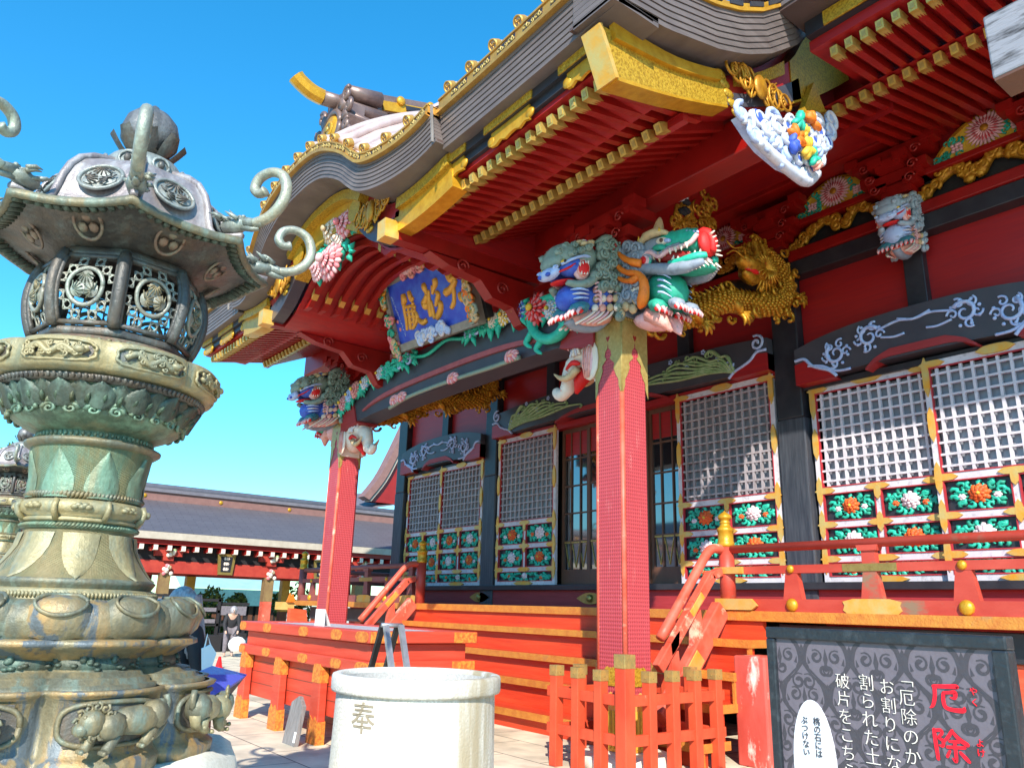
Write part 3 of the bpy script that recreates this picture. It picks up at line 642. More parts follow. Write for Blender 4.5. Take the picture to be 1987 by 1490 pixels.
# ---------------------------------------------------------------- balcony and stairs
BY=8.15; SX0,SX1=-14.12,-5.72
b=MB('redstep'); b.box((-19.4,BY+.03,1.5),(2.2,WY+.1,1.585),'redstep'); b.box((-19.4,WY+.1,1.5),(-17.7,16,1.584),'redstep'); part(b,'balcony_floor')
b=MB('goldnose'); b.box((-19.42,BY,1.485),(2.2,BY+.03,1.60),'goldnose'); part(b,'balcony_edge',.006)
b=MB('black'); b.box((SX1+.05,BY+.25,1.18),(2,BY+.5,1.46),'black'); b.box((-19,BY+.25,1.18),(SX0-.05,BY+.5,1.46),'black'); b.build_each('balcony_beam',hall,.01)
b=MB('dkred'); b.box((SX1,WY-.35,0),(2,WY-.25,1.5),'dkred'); b.box((-19,WY-.35,0),(SX0,WY-.25,1.5),'dkred'); b.build_each('under_floor_wall',hall)
for x in (-5.45,-3.25,-1.2,-16.5,-18.9):
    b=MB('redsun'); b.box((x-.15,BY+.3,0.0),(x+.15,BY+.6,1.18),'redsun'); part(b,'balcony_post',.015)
b=MB('stonew'); b.box((-5.75,BY-.3,.0),(2.2,BY+1.4,.10),'stonew'); part(b,'stone_footing',.01)
TZ=(.25,.615,.935,1.28)
for i,z in enumerate(TZ):
    y=6.95+.3*i; z0=0 if i==0 else TZ[i-1]-.02
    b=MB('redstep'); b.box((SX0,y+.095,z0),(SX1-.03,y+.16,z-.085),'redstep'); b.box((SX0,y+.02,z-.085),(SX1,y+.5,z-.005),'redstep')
    st=b.build('step',hall)
    b=MB('goldnose'); b.box((SX0-.01,y,z-.09),(SX1+.01,y+.02,z),'goldnose'); b.box((SX1,y+.02,z-.09),(SX1+.012,y+.5,z),'goldnose'); b.box((SX1-.03,y+.02,z0),(SX1+.0,y+.08,z-.09),'goldnose'); b.build('step_nosing',st)
b=MB('redstep'); b.box((SX0,8.2,1.26),(SX1-.03,8.27,1.485),'redstep'); part(b,'riser_board')
for sx in (SX1,SX0):
    s=1 if sx==SX1 else -1
    b=MB('redsun'); b.box((sx-.02*s,7.6,0),(sx+.38*s,8.05,1.12),'redworn'); part(b,'stair_side_post',.02)
def giboshi(b,x,y,z,k='gold',s=1.):
    prof=[(.0,0),(.098,0),(.104,.02),(.104,.07),(.096,.08),(.096,.22),(.104,.23),(.104,.27),(.075,.29),(.058,.33),(.066,.345),(.07,.36),(.052,.375),(.062,.39),(.084,.415),(.088,.435),(.075,.465),(.045,.49),(.018,.51),(.004,.53)]
    b.lathe([(r*s,z+h*s*.86) for r,h in prof],20,k,(x,y))
def newel(x,y,red='redrail'):
    b=MB(red); b.lathe([(.001,1.6),(.095,1.6),(.095,2.37),(.001,2.372)],20,red,(x,y)); nw=b.build('newel_post',hall)
    b=MB('gold'); giboshi(b,x,y,2.365); b.build('gilt_finial',nw)
    return nw
for x in PXS: newel(x+.02,8.24)
newel(-19.25,8.24,'oldrail')
RAILY=8.24
def railing(xa,xb,k,first):
    b=MB(k); b.box((xa,RAILY-.06,1.60),(xb,RAILY+.06,1.74),k); b.box((xa,RAILY-.045,2.03),(xb,RAILY+.045,2.12),k)
    b.tube([(xa,RAILY,2.335),(xb,RAILY,2.335)],.052,10,k)
    rl=b.build('balcony_railing',hall)
    x=first; i=0
    while x<xb-.1:
        b=MB(k); t=i%2==1
        b.prism([(x-.12,1.74),(x+.12,1.74),(x+.075,2.03),(x-.075,2.03)],RAILY-.04,RAILY+.04,k); 
        if t: b.box((x-.075,RAILY-.04,2.12),(x+.075,RAILY+.04,2.25),k); b.prism([(x-.10,2.25),(x+.10,2.25),(x+.12,2.31),(x-.12,2.31)],RAILY-.06,RAILY+.06,k)
        b.build('baluster',rl)
        if not t or True:
            b=MB('gold')
            if not t:
                boss(b,(x,RAILY-.06,1.675),.075); boss(b,(x,RAILY-.05,2.075),.048)
            else:
                b.prism([(x-.32,1.63),(x-.28,1.60),(x-.18,1.585),(x+.18,1.585),(x+.28,1.60),(x+.32,1.63),(x+.30,1.68),(x+.32,1.72),(x+.2,1.75),(x-.2,1.75),(x-.32,1.72),(x-.30,1.68)],RAILY-.07,RAILY-.06,'goldfit'); b.box((x-.3,RAILY-.05,2.035),(x+.3,RAILY-.044,2.115),'golddull')
            b.build_each('gilt_fitting',rl)
        x+=.94; i+=1
    return rl
railing(PXS[1]+.1,2.1,'redrail',-5.33)
railing(-19.15,PXS[0]-.1,'oldrail',-18.6)
b=MB('oldrail'); b.box((-19.31,8.3,1.6),(-19.19,15,1.74),'oldrail'); b.box((-19.3,8.3,2.03),(-19.2,15,2.12),'oldrail'); b.tube([(-19.25,8.3,2.335),(-19.25,15,2.335)],.052,8,'oldrail'); part(b,'balcony_railing')
b=MB('goldfit'); b.prism([(PXS[1]-.1,1.61),(PXS[1]+.42,1.61),(PXS[1]+.5,1.66),(PXS[1]+.42,1.74),(PXS[1]-.1,1.74)],RAILY-.115,RAILY-.07,'goldfit'); b.box((PXS[1]-.1,RAILY-.1,2.035),(PXS[1]+.3,RAILY-.05,2.115),'goldfit'); b.build_each('gilt_fitting',hall)
for x in PXS:
    sl=1.40/1.20
    def ln(y,z): return (x+.0,y,z)
    k='redpale'
    b=MB(k); b.bar(ln(8.10,1.62),ln(7.0,.42),.13,.24,k); part(b,'stair_string',.015)
    b=MB(k); b.bar(ln(8.12,2.06),ln(7.92,2.0),.10,.1,k); b.bar(ln(7.95,2.02),ln(6.95,.95),.10,.13,k); part(b,'stair_rail',.012)
    b=MB(k); p=smooth_poly([ln(8.2,2.335),ln(8.0,2.33),ln(7.86,2.24),ln(7.6,1.95),ln(7.0,1.27)],5); b.tube(p,.058,10,k); part(b,'stair_rail')
    for y in (7.62,7.2):
        z=1.62-(8.10-y)*1.09; b=MB(k); b.prism([(y-.09,z+.05),(y+.09,z+.22),(y+.06,z+.5),(y-.06,z+.38)],x-.04,x+.04,k,'yz'); b.prism([(y-.06,z+.45),(y+.06,z+.55),(y+.08,z+.72),(y-.08,z+.60)],x-.05,x+.05,k,'yz'); part(b,'stair_baluster')
    b=MB('goldfit'); b.bar(ln(7.62,1.09),ln(7.38,.83),.14,.19,'goldfit'); b.bar(ln(7.72,1.775),ln(7.5,1.54),.108,.10,'goldfit'); b.build_each('gilt_fitting',hall,.01)

# ================================================================ porch posts
def relief(name,Y,fn,parent=None): 
    b=MB('red',FRONT(Y)); fn(b); return b.build(name,parent or hall)
ZS=4.80   # top of the gilt sleeve
for i,x in enumerate(PXS):
    b=MB('granite'); b.lathe([(.001,0),(.47,0),(.50,.03),(.50,.09),(.46,.14),(.36,.165),(.001,.165)],28,'stonew',(x,PYC)); part(b,'post_plinth')
    h=PH;c=.045
    poly=[(x-h+c,PYC-h),(x+h-c,PYC-h),(x+h,PYC-h+c),(x+h,PYC+h-c),(x+h-c,PYC+h),(x-h+c,PYC+h),(x-h,PYC+h-c),(x-h,PYC-h+c)]
    b=MB('post'); b.prism(poly,.16,5.9,'post','xy')
    for (px,py) in ((x+h-c*.5,PYC-h+c*.5),(x-h+c*.5,PYC-h+c*.5)): b.tube([(px,py,.5),(px,py,4.1)],.03,6,'redpale')
    po=b.build('porch_post',hall)
    # gilt sleeve with keyhole cut-outs, on the faces
    b=MB('goldpale')
    def sleeve(Mx,hh):
        b.M=Mx
        L=[(-hh,ZS),(-hh*.99,3.95),(-hh*.80,4.05),(-hh*.78,4.13),(-hh*.60,4.19),(-hh*.42,4.28),(-hh*.48,4.34),(-hh*.24,4.39),(-hh*.12,4.41),(-hh*.26,4.45),(-hh*.20,4.51),(-hh*.05,4.54),(-hh*.012,4.60)]
        for s in (1,-1):
            vs=[]; fs=[]
            for (u,v) in L[1:]: vs+=[(-s*hh,v,.008),(s*u,v,.008)]
            for q in range(len(L)-2): fs.append((2*q,2*q+1,2*q+3,2*q+2) if s>0 else (2*q+2,2*q+3,2*q+1,2*q))
            b.add(vs,fs,'goldpale')
        for q in range(9): b.ell((-hh*.88+hh*.22*q,4.90,.012),(hh*.12,.045,.012),'golddull',8)
        b.add([(-hh,4.60,.008),(hh,4.60,.008),(hh,4.95,.008),(-hh,4.95,.008)],[(0,1,2,3)],'goldpale')
        # heart-shaped hole above the keyhole
        b.prism([(0,4.62),(-.03,4.67),(-.022,4.695),(0,4.68),(.022,4.695),(.03,4.67)],.010,.006,'dkred','xy')
    hh=h-.002
    fr=Matrix.Translation((x,PYC-h,0))@Matrix(((1,0,0,0),(0,0,-1,0),(0,1,0,0),(0,0,0,1)))
    sd=Matrix.Translation((x+h,PYC,0))@Matrix(((0,0,1,0),(1,0,0,0),(0,1,0,0),(0,0,0,1)))
    sleeve(fr,hh); sleeve(sd,hh); b.M=Matrix.Identity(4); b.tube([(x+h-.012,PYC-h+.012,3.98),(x+h-.012,PYC-h+.012,4.95)],.022,6,'goldpale'); b.tube([(x-h+.012,PYC-h+.012,3.98),(x-h+.012,PYC-h+.012,4.95)],.02,6,'goldpale'); b.build('gilt_sleeve',po)
    b=MB('goldfit')
    for Mx in (fr,sd):
        b.M=Mx; b.prism([(-hh,.17),(hh,.17),(hh,.62),(hh*.6,.66),(0,.74),(-hh*.6,.66),(-hh,.62)],.010,.0,'goldfit','xy')
        for k in range(7): b.box((-hh*.85+k*hh*.25,.2,.01),(-hh*.85+k*hh*.25+.03,.56,.02),'yellow')
        n=18; b.prism([(hh*.9*cos(PI*(j/(n-1)))*(1-.1*abs(sin(5*PI*j/(n-1)))),.80+.2*sin(PI*j/(n-1))*(1-.1*abs(sin(5*PI*j/(n-1))))) for j in range(n)],.010,.0,'goldeng','xy')
    b.build('gilt_boot',po)
# ================================================================ porch beam
BYF=6.20; bx0,bx1=PXS[0]+PH,PXS[1]-PH
b=MB('beam'); N=28; up=[];lo=[]
for i in range(N+1):
    t=i/N; c=1-abs(2*t-1)**2.2; c=1-abs(2*t-1)**3.2; up.append((bx0+(bx1-bx0)*t,5.52+.08*c)); lo.append((bx0+(bx1-bx0)*t,4.72+.10*c))
b.strip(up,lo,BYF,BYF+.40,'beam'); part(b,'porch_beam')
b=MB('redpurp')
for xa,s in ((bx0,1),(bx1,-1)): b.prism([(xa,4.60),(xa+s*.62,4.74),(xa+s*.50,5.02),(xa+s*.30,5.30),(xa+s*.05,5.44),(xa,5.45)][::s],BYF-.03,BYF+.43,'redpurp')
b.build_each('beam_end_panel',hall)
b=MB('salmonrail',FRONT(BYF-.01))
up=[];lo=[]
for i in range(25):
    t=i/24; x=bx0+.85+(bx1-bx0-1.7)*t; c=1-abs(2*t-1)**6; q=1-abs(2*t-1)**2.2
    up.append((x,4.92+.08*q+.13*c)); lo.append((x,4.92+.08*q+.05*c-.02*(1-c)))
b.strip(up,lo,.03,-.02,'salmonrail','xy'); part(b,'beam_moulding')
b=MB('stalk',FRONT(BYF-.06))
stk=[qY(*p,BYF-.06) for p in ((758,792),(800,768),(880,738),(960,712),(1010,694))]
b.tube([(u,v,.02) for u,v in smooth_poly(stk,5)],.034,8,'stalk')
for (px,py) in ((770,776),(883,734),(997,691),(784,770)):
    u,v=qY(px,py,BYF-.06)
    for j in range(14):
        a=2*PI*j/14; b.ell((u+.13*cos(a)*.8,v+.05*sin(a)*.8,.05),(.07,.022,.03),'pink' if j%2 else 'ppink',6,rot=Matrix.Rotation(a*.4,3,'Z'))
    b.ell((u,v,.07),(.07,.03,.03),'salmon',8)
part(b,'hanging_flower_rail')
# garland carved along the beam's upper edge, a phoenix-green vine with chrysanthemums
b=MB('green',FRONT(BYF-.03)); r=random.Random(3)
path=smooth_poly([(bx0+.05,5.15),(bx0+.5,5.34),(bx0+1.2,5.46),(bx0+2.2,5.52),(bx0+3.4,5.54),(bx1-2.4,5.54),(bx1-1.6,5.52),(bx1-.8,5.36),(bx1-.1,5.10)],8)
b.tube([(p[0],p[1]-.05+.05*sin(i*.8),.02) for i,p in enumerate(path)],.032,6,'green2')
for i,p in enumerate(path):
    if abs(p[0]-XC)<.7: continue
    for j in range(8):
        a=r.uniform(0,6.28); l=r.uniform(.08,.24); q=(p[0]+r.uniform(-.08,.08),p[1]+r.uniform(-.12,.05))
        e=(q[0]+l*cos(a),q[1]+l*sin(a)*.9-.04)
        b.tube([(q[0],q[1],.03),((q[0]+e[0])/2+.03,(q[1]+e[1])/2,.06),(e[0],e[1],.03)],[.018,.046,.006],6,r.choice(('green2','green','green2','green2')),flat=(1,.6,1))
    if i%2==0: b.tube([(p[0]+u,p[1]-.06+v,.05) for u,v in spiral(0,0,.11,.02,r.uniform(0,6),r.choice((1,-1))*1.2,12)],[.03-.0015*k for k in range(13)],6,r.choice(('green2','pblue','pblue')))
def mum(b,u,v,w,R,k1,k2,kc='yellow',n=18,tilt=1.):
    for ring in range(3):
        for j in range(n):
            a=2*PI*(j+.5*ring)/n; rad=R*(1-.27*ring)
            b.ell((u+rad*.62*cos(a),v+rad*.62*sin(a)*tilt,w+R*.18*ring),(rad*.40,rad*.13,rad*.13),k1 if (j+ring)%2 else k2,6,rot=Matrix.Rotation(a,3,'Z'))
    b.ell((u,v,w+R*.55),(R*.22,R*.22,R*.16),kc,8)
for (t,k1,k2,R) in ((.06,'ppink','pink',.13),(.12,'pblue','pblue',.12),(.17,'pink','salmon',.14),(.22,'pblue','cream',.11),(.27,'yellow','cream',.11),(.31,'cream','pblue',.1),(.70,'cream','cream',.10),(.74,'yellow','cream',.13),(.79,'pblue','blue',.14),(.845,'pink','bright',.20),(.90,'pblue','cream',.12),(.955,'ppink','pink',.11)):
    p=path[int(t*(len(path)-1))]; mum(b,p[0],p[1]-.05,.08,R*1.25,k1,k2)
# the big green tail curling beside the near post
tail=[qY(*p,BYF-.05) for p in ((1112,600),(1106,625),(1092,650),(1068,660),(1046,650),(1036,628),(1040,602),(1056,586),(1080,578),(1088,590),(1074,606),(1056,612))]
sp=smooth_poly(tail,6); k=len(sp); b.tube([(p[0],p[1],.07) for p in sp],[.085-.05*i/k for i in range(k)],8,'green2')
for base in ((1060,652),(1040,640)):
    q=[qY(base[0]+d[0],base[1]+d[1],BYF-.05) for d in ((0,0),(-8,14),(-14,28),(-4,36))]
    b.tube([(p[0],p[1],.06) for p in smooth_poly(q,4)],[.045]*9+[.03,.03,.02,.012],7,'green2')
part(b,'floral_garland_carving')
# porch purlin, brackets
b=MB('red'); b.box((-15.7,6.28,6.28),(-4.14,6.62,6.72),'red'); part(b,'porch_purlin',.02)
for x in PXS: bracket(x,6.36,5.58)
for x in PXS:   # bracket arms along the purlin with swirled ends
    for s in ((1,) if x<XC else (-1,)):
        b=MB('red'); b.prism([(x+s*.2,6.28),(x+s*1.35,6.28),(x+s*1.3,6.12),(x+s*.95,6.02),(x+s*.85,5.86),(x+s*.5,5.72),(x+s*.2,5.66)][::s],6.30,6.56,'red')
        for (dx,dz) in ((1.05,6.14),(.68,5.94)): b.tube([(x+s*dx+p[0]*s,6.29,dz+p[1]) for p in spiral(0,0,.08,.012,0,1.4)],.016,5,'dkred')
        part(b,'bracket_arm')
# side beams that carry the curved gable, gilt at the tips
for s in (-1,1):
    x=XC+s*2.02; b=MB('red'); b.bar((x,3.98,5.98),(x,6.4,6.02),.18,.22,'red'); rb=b.build('gable_beam',hall)
    b=MB('goldfit'); b.bar((x,3.95,5.978),(x,4.14,5.984),.20,.24,'goldfit'); b.build('gilt_tip',rb)
    b=MB('red'); b.prism([(4.6,5.86),(6.3,5.86),(6.3,5.2),(6.1,5.25),(5.95,5.45),(5.6,5.5),(5.4,5.7),(4.9,5.76)],x-.09,x+.09,'red','yz')
    for q in ((5.75,5.66),(6.12,5.42),(5.1,5.80)):
        b.tube([(x+.10,q[0]+p[0],q[1]+p[1]) for p in spiral(0,0,.10,.015,0,1.5)],.018,5,'dkred')
    b.build('tie_bracket',hall)
# ================================================================ carved beasts
def OUT(o,out,lat,droop=0.):   # local (out, up, lateral) frame at point o
    o=Vector(o);u=Vector(out);l=Vector(lat)
    return Matrix(((u.x,0,l.x,o.x),(u.y,0,l.y,o.y),(droop,1,0,o.z),(0,0,0,1)))
def spikes(b,c,n,r0,r1,w,k,a0=0,a1=2*PI,axis='w'):
    for j in range(n):
        a=a0+(a1-a0)*j/max(1,n-1); p=(c[0]+r0*cos(a),c[1]+r0*sin(a),c[2]); q=(c[0]+r1*cos(a),c[1]+r1*sin(a),c[2])
        b.tube([p,q],[w,w*.25],6,k)
def curls(b,pts,R,k,seed=1,sgn=1):
    r=random.Random(seed)
    for (u,v,w) in pts:
        a=r.uniform(0,6.28); t=r.choice((1,-1))
        b.ell((u,v,w),(R*1.05,R*1.05,R*.6),k,8)
        b.tube([(u+p[0],v+p[1],w+sgn*R*.55) for p in spiral(0,0,R*.8,R*.12,a,1.35*t,14)],R*.22,5,k)
def paw(b,u,v,w,R,k,kc='bright'):
    b.ell((u,v,w),(R*1.1,R*.8,R),k,8)
    for j in range(4):
        ww=w+(j-1.5)*R*.55; uu=u+R*(.55 if j in(1,2) else .35)
        b.ell((uu,v-R*.15,ww),(R*.45,R*.42,R*.28),k,7); b.tube([(uu+R*.30,v-R*.25,ww),(uu+R*.62,v-R*.62,ww),(uu+R*.55,v-R*1.0,ww)],[R*.24,R*.18,R*.04],6,'ppink'); b.ell((uu+R*.25,v-R*.62,ww),(R*.3,R*.28,R*.24),kc,6)
def lion(b):
    r=random.Random(2)
    for s in (-1,1):
        curls(b,[(.04+.13*(i%3),.30+.135*(i//3)+.03*(i%2),s*.205) for i in range(15)],.088,'greyg',5,s); curls(b,[(.02+.02*(i%2),-.10+.13*i,s*.20) for i in range(4)],.075,'greyg',6,s)
        for q in ((.30,.88),(.18,.92),(.06,.90)): b.tube(smooth_poly([(q[0],q[1]-.10,s*.16),(q[0]-.02,q[1]+.02,s*.20),(q[0]-.10,q[1]+.12,s*.19)],3),[.07,.065,.055,.045,.03,.02,.006],6,'greyg')
    b.ell((.16,.50,0),(.26,.44,.20),'greyg',12)
    b.ell((.50,.72,0),(.26,.22,.215),'greyg',14); b.ell((.74,.74,0),(.20,.20,.195),'greyg',14); b.ell((.86,.68,0),(.10,.12,.16),'greyg',12)
    b.ell((.46,.92,0),(.15,.07,.17),'blue',10)
    for s in (-1,1):
        for q in ((.36,.94,.10),(.47,.965,.06),(.56,.935,.10),(.44,.92,.155),(.55,.89,.17)): b.ell((q[0],q[1],s*q[2]),(.055,.04,.05),'boneh' if q[2]>.08 else 'cream',8)
        b.tube(smooth_poly([(.34,.90,s*.15),(.22,.98,s*.19),(.10,1.0,s*.20)],3),[.05,.06,.065,.06,.045,.03,.01],7,'greyg')
        curls(b,[(.66,.88,s*.13),(.78,.86,s*.115),(.88,.78,s*.12),(.62,.78,s*.20),(.75,.74,s*.19),(.52,.82,s*.215)],.055,'greyg',8,s)
        for q in range(5): b.ell((.70+.05*q,.90-.028*q,s*.05),(.018,.018,.018),'pink',6)
        b.ell((.64,.58,s*.10),(.20,.14,.11),'blue',12); b.tube(smooth_poly([(.48,.70,s*.19),(.60,.70,s*.21),(.74,.66,s*.20),(.86,.60,s*.15)],4),.022,6,'pblue')
        b.ell((.82,.635,s*.155),(.055,.035,.03),'yellow',9); b.ell((.835,.635,s*.18),(.022,.022,.012),'black',7)
        b.ell((.58,.54,s*.165),(.125,.155,.045),'ppink',12); b.ell((.58,.54,s*.185),(.105,.132,.04),'salmon',12); b.ell((.585,.54,s*.205),(.082,.105,.03),'bright',12)
        for q in range(4): b.tube([(.53+.04*q,.635-.01*q,s*.215),(.535+.04*q,.585-.01*q,s*.225)],[.018,.004],6,'cream')
        for q in range(3): b.tube([(.55+.04*q,.45,s*.215),(.55+.04*q,.495,s*.222)],[.016,.004],6,'cream')
        b.tube(smooth_poly([(.70,.60,s*.19),(.80,.54,s*.17),(.90,.50,s*.12)],4),.016,6,'bright')
        b.tube(smooth_poly([(.40,.46,s*.18),(.48,.36,s*.19),(.62,.33,s*.17),(.76,.38,s*.12)],4),[.05,.055,.06,.065,.065,.065,.06,.06,.055,.05,.045,.04,.03],9,'greyg')
        curls(b,[(.42,.44,s*.215),(.34,.56,s*.22)],.075,'greyg',3,s)
        # flank: blue with cream spots, rose scales, teal paws
        for q in range(12): b.ell((.06+.095*(q%4)+.03*r.random(),.02+.125*(q//4),s*(.20-.012*(q%4))),(.052,.058,.03),('cream','boneh','salmon')[q%3],8)
        for q in range(5): b.tube([(.38+p,.30-.055*q+v,s*.21) for p,v in [(.05*cos(a),.05*sin(a)) for a in [PI*.2+PI*1.1*w/8 for w in range(9)]]],.015,6,'ppink')
        for q in range(4): b.tube(smooth_poly([(.72-.02*q,.34-.06*q,s*.12),(.62,.33-.06*q,s*.19),(.50,.29-.05*q,s*.20)],3),[.006,.012,.017,.017,.014,.010,.005],6,'pblue' if q%2 else 'white')
        paw(b,.58,.03,s*.13,.115,'teal2','bright'); 
        for q in range(5): b.tube(smooth_poly([(.10+.07*q,-.02,s*.17),(.18+.08*q,-.10,s*.175),(.30+.08*q,-.17,s*.12)],3),.018,6,'ppink' if q%2 else 'cream')
    b.ell((.90,.52,0),(.09,.085,.15),'pblue',12)
    for s in (-1,1): b.ell((.965,.50,s*.06),(.035,.032,.035),'blue',8); curls(b,[(.92,.57,s*.12)],.035,'pblue',2,s)
    b.ell((.70,.42,0),(.16,.035,.12),'bright',9)
    b.ell((.24,.18,0),(.27,.28,.185),'blue',14); b.ell((.54,.22,0),(.22,.21,.175),'blue',12)
    b.ell((.30,-.07,0),(.34,.13,.165),'salmon',12); b.tube(smooth_poly([(.0,-.06,0),(.2,-.19,0),(.46,-.18,0),(.62,-.08,0)],4),.06,8,'blueg')
    b.box((-.06,-.06,-.20),(.06,.95,.20),'greyg')
def baku(b):
    for s in (-1,1):
        curls(b,[(.03+.13*(i%3),.12+.145*(i//3)+.04*(i%2),s*.20) for i in range(15)],.092,'blueg',9,s)
        for j in range(6): b.tube(smooth_poly([(.48-.03*j,.58-.045*j,s*.16),(.30-.02*j,.66-.05*j,s*.21),(.12,.62-.06*j,s*.2),(.0,.70-.07*j,s*.18)],4),[.045]*8+[.04,.035,.03,.02,.01],6,'blueg')
    b.ell((.16,.45,0),(.22,.42,.19),'blueg',10)
    b.ell((.46,.70,0),(.30,.20,.20),'blueg',14); b.ell((.30,.62,0),(.22,.20,.21),'blueg',12)
    b.tube(smooth_poly([(.42,.86,0),(.40,.98,0),(.43,1.14,0)],4),[.085,.08,.075,.07,.065,.055,.045,.03,.012],9,'boneh')          # horn
    b.tube(smooth_poly([(.56,.74,0),(.72,.77,0),(.88,.78,0),(1.0,.76,0)],4),[.17]*4+[.155]*4+[.14]*3+[.12,.10],12,'green2')   # long snout
    b.ell((1.06,.72,0),(.075,.15,.12),'bright',12); b.tube(smooth_poly([(.98,.84,0),(1.08,.83,0),(1.13,.74,0),(1.12,.62,0)],3),[.07,.075,.07,.065,.06,.055,.05,.045,.04,.03],10,'bright')
    for j in range(6): b.tube([(1.13,.60+.04*j,.04-.016*j),(1.20,.58+.05*j,.05-.02*j)],[.018,.006],5,'cream')
    for s in (-1,1):
        for j in range(10): b.ell((.62+.045*j,.86+.006*j-.0035*j*j*.3,s*.10),(.018,.018,.014),'pblue',5)
        b.tube(smooth_poly([(.26,.74,s*.18),(.40,.84,s*.19),(.56,.88,s*.17),(.66,.86,s*.13)],4),[.035]*4+[.05]*5+[.04,.035,.03,.02],7,'boneh')   # brow
        for j in range(7): b.tube([(.30+.05*j,.80+.012*j,s*.20),(.29+.05*j,.86+.010*j,s*.19)],[.018,.006],5,'yellow')
        b.ell((.60,.76,s*.165),(.085,.05,.035),'cream',10); b.ell((.62,.76,s*.198),(.026,.026,.012),'brown',8); b.ell((.68,.755,s*.17),(.05,.03,.028),'pblue',8)
        b.tube(smooth_poly([(.50,.68,s*.18),(.60,.68,s*.19),(.68,.66,s*.17)],4),[.025,.035,.04,.04,.04,.04,.03,.02,.01],6,'green')
        b.tube(smooth_poly([(.34,.60,s*.20),(.46,.64,s*.205),(.58,.57,s*.20),(.70,.63,s*.18),(.84,.66,s*.165),(.96,.70,s*.14),(1.02,.80,s*.1)],4),.026,7,'ppink')
        b.tube(smooth_poly([(.34,.63,s*.198),(.46,.67,s*.20),(.58,.61,s*.195),(.70,.67,s*.175),(.84,.70,s*.16)],4),.018,6,'blueg')
        b.ell((.38,.55,s*.19),(.095,.09,.03),'green2',10); b.ell((.38,.55,s*.205),(.078,.072,.025),'ppink',10); b.ell((.38,.55,s*.222),(.05,.05,.02),'bright',9)
        b.ell((.72,.57,s*.13),(.26,.065,.05),'dkred',10)
        for j in range(7): b.tube([(.50+.075*j,.61+.012*j,s*.185),(.51+.075*j,(.50 if j==1 else .545)+.012*j,s*.19)],[.024 if j!=1 else .032,.005],6,'boneh' if j<3 else 'cream')
        b.tube(smooth_poly([(.30,.46,s*.18),(.50,.44,s*.19),(.74,.42,s*.17),(.94,.44,s*.14),(1.08,.50,s*.08)],4),[.065]*6+[.07]*6+[.06,.055,.05,.045,.03],9,'blueg')  # lower jaw
        b.tube(smooth_poly([(.72,.47,s*.185),(.88,.50,s*.165),(1.02,.545,s*.12),(1.10,.57,s*.06)],4),[.04]*5+[.045]*5+[.04,.035,.03],8,'green2')
        for j in range(6): b.tube([(.76+.055*j,.51+.012*j,s*(.185-.018*j)),(.77+.055*j,.57+.012*j,s*(.18-.018*j))],[.020,.006],5,'cream')
        for j in range(7): b.tube([(.90+.035*j,.43+.012*j,s*(.15-.016*j)),(.93+.04*j,.37+.014*j,s*(.155-.016*j))],[.020,.004],5,'cream')
    b.ell((.90,.54,0),(.20,.05,.12),'ppink',9); b.ell((.86,.45,0),(.28,.06,.15),'green',10)
    b.tube([(-.02,.86,.1),(.10,.84,.14),(.20,.80,.16)],[.01,.05,.03],6,'bright'); b.tube([(-.04,.8,.15),(.12,.78,.18),(.24,.76,.18)],[.01,.035,.02],6,'green2')
    b.ell((.50,.24,0),(.26,.23,.18),'green',12)
    for s in (-1,1):
        for j in range(4): b.tube(smooth_poly([(.54,.38-.07*j,s*.19),(.62,.37-.07*j,s*.185),(.70,.32-.07*j,s*.15)],3),[.006,.014,.014,.014,.01,.008,.004],5,'pblue')
        b.tube(smooth_poly([(.30,.00,s*.21),(.40,.10,s*.25),(.43,.26,s*.265),(.36,.37,s*.275),(.22,.40,s*.285),(.10,.46,s*.285),(.0,.57,s*.27)],4),[.02,.035,.05,.06,.06,.06,.055,.055,.05,.05,.045]+[.04]*6+[.035]*4+[.03,.02,.015,.006],7,'orange')   # flame
        b.tube(smooth_poly([(.38,.50,s*.25),(.28,.52,s*.285),(.16,.58,s*.285),(.04,.68,s*.27)],3),[.05]*4+[.04]*3+[.03]*2+[.006],6,'orange'); b.tube(smooth_poly([(.36,.34,s*.275),(.26,.30,s*.285),(.14,.32,s*.285),(.02,.38,s*.27)],3),[.04]*4+[.03]*4+[.02,.006],6,'orange')
        for p in ((.22,.22),(.30,.26),(.14,.14),(.25,.10),(.10,.04),(.2,.0),(.06,.12),(.32,.16),(.02,-.04)): b.ell((p[0],p[1],s*.205),(.06,.065,.035),'cream' if p[1]>.2 else 'boneh',7)
        paw(b,.50,.03,s*.14,.105,'green'); paw(b,.72,.05,s*.10,.09,'blueg')
    b.ell((.30,-.10,0),(.26,.11,.17),'ppink',10); b.tube([(.34,-.06,.1),(.52,-.12,.1),(.60,-.24,.06)],[.10,.09,.02],8,'ppink'); b.tube([(.34,-.06,-.1),(.52,-.12,-.1),(.60,-.24,-.06)],[.10,.09,.02],8,'salmon')
    b.box((-.06,-.06,-.20),(.06,.85,.20),'blueg')
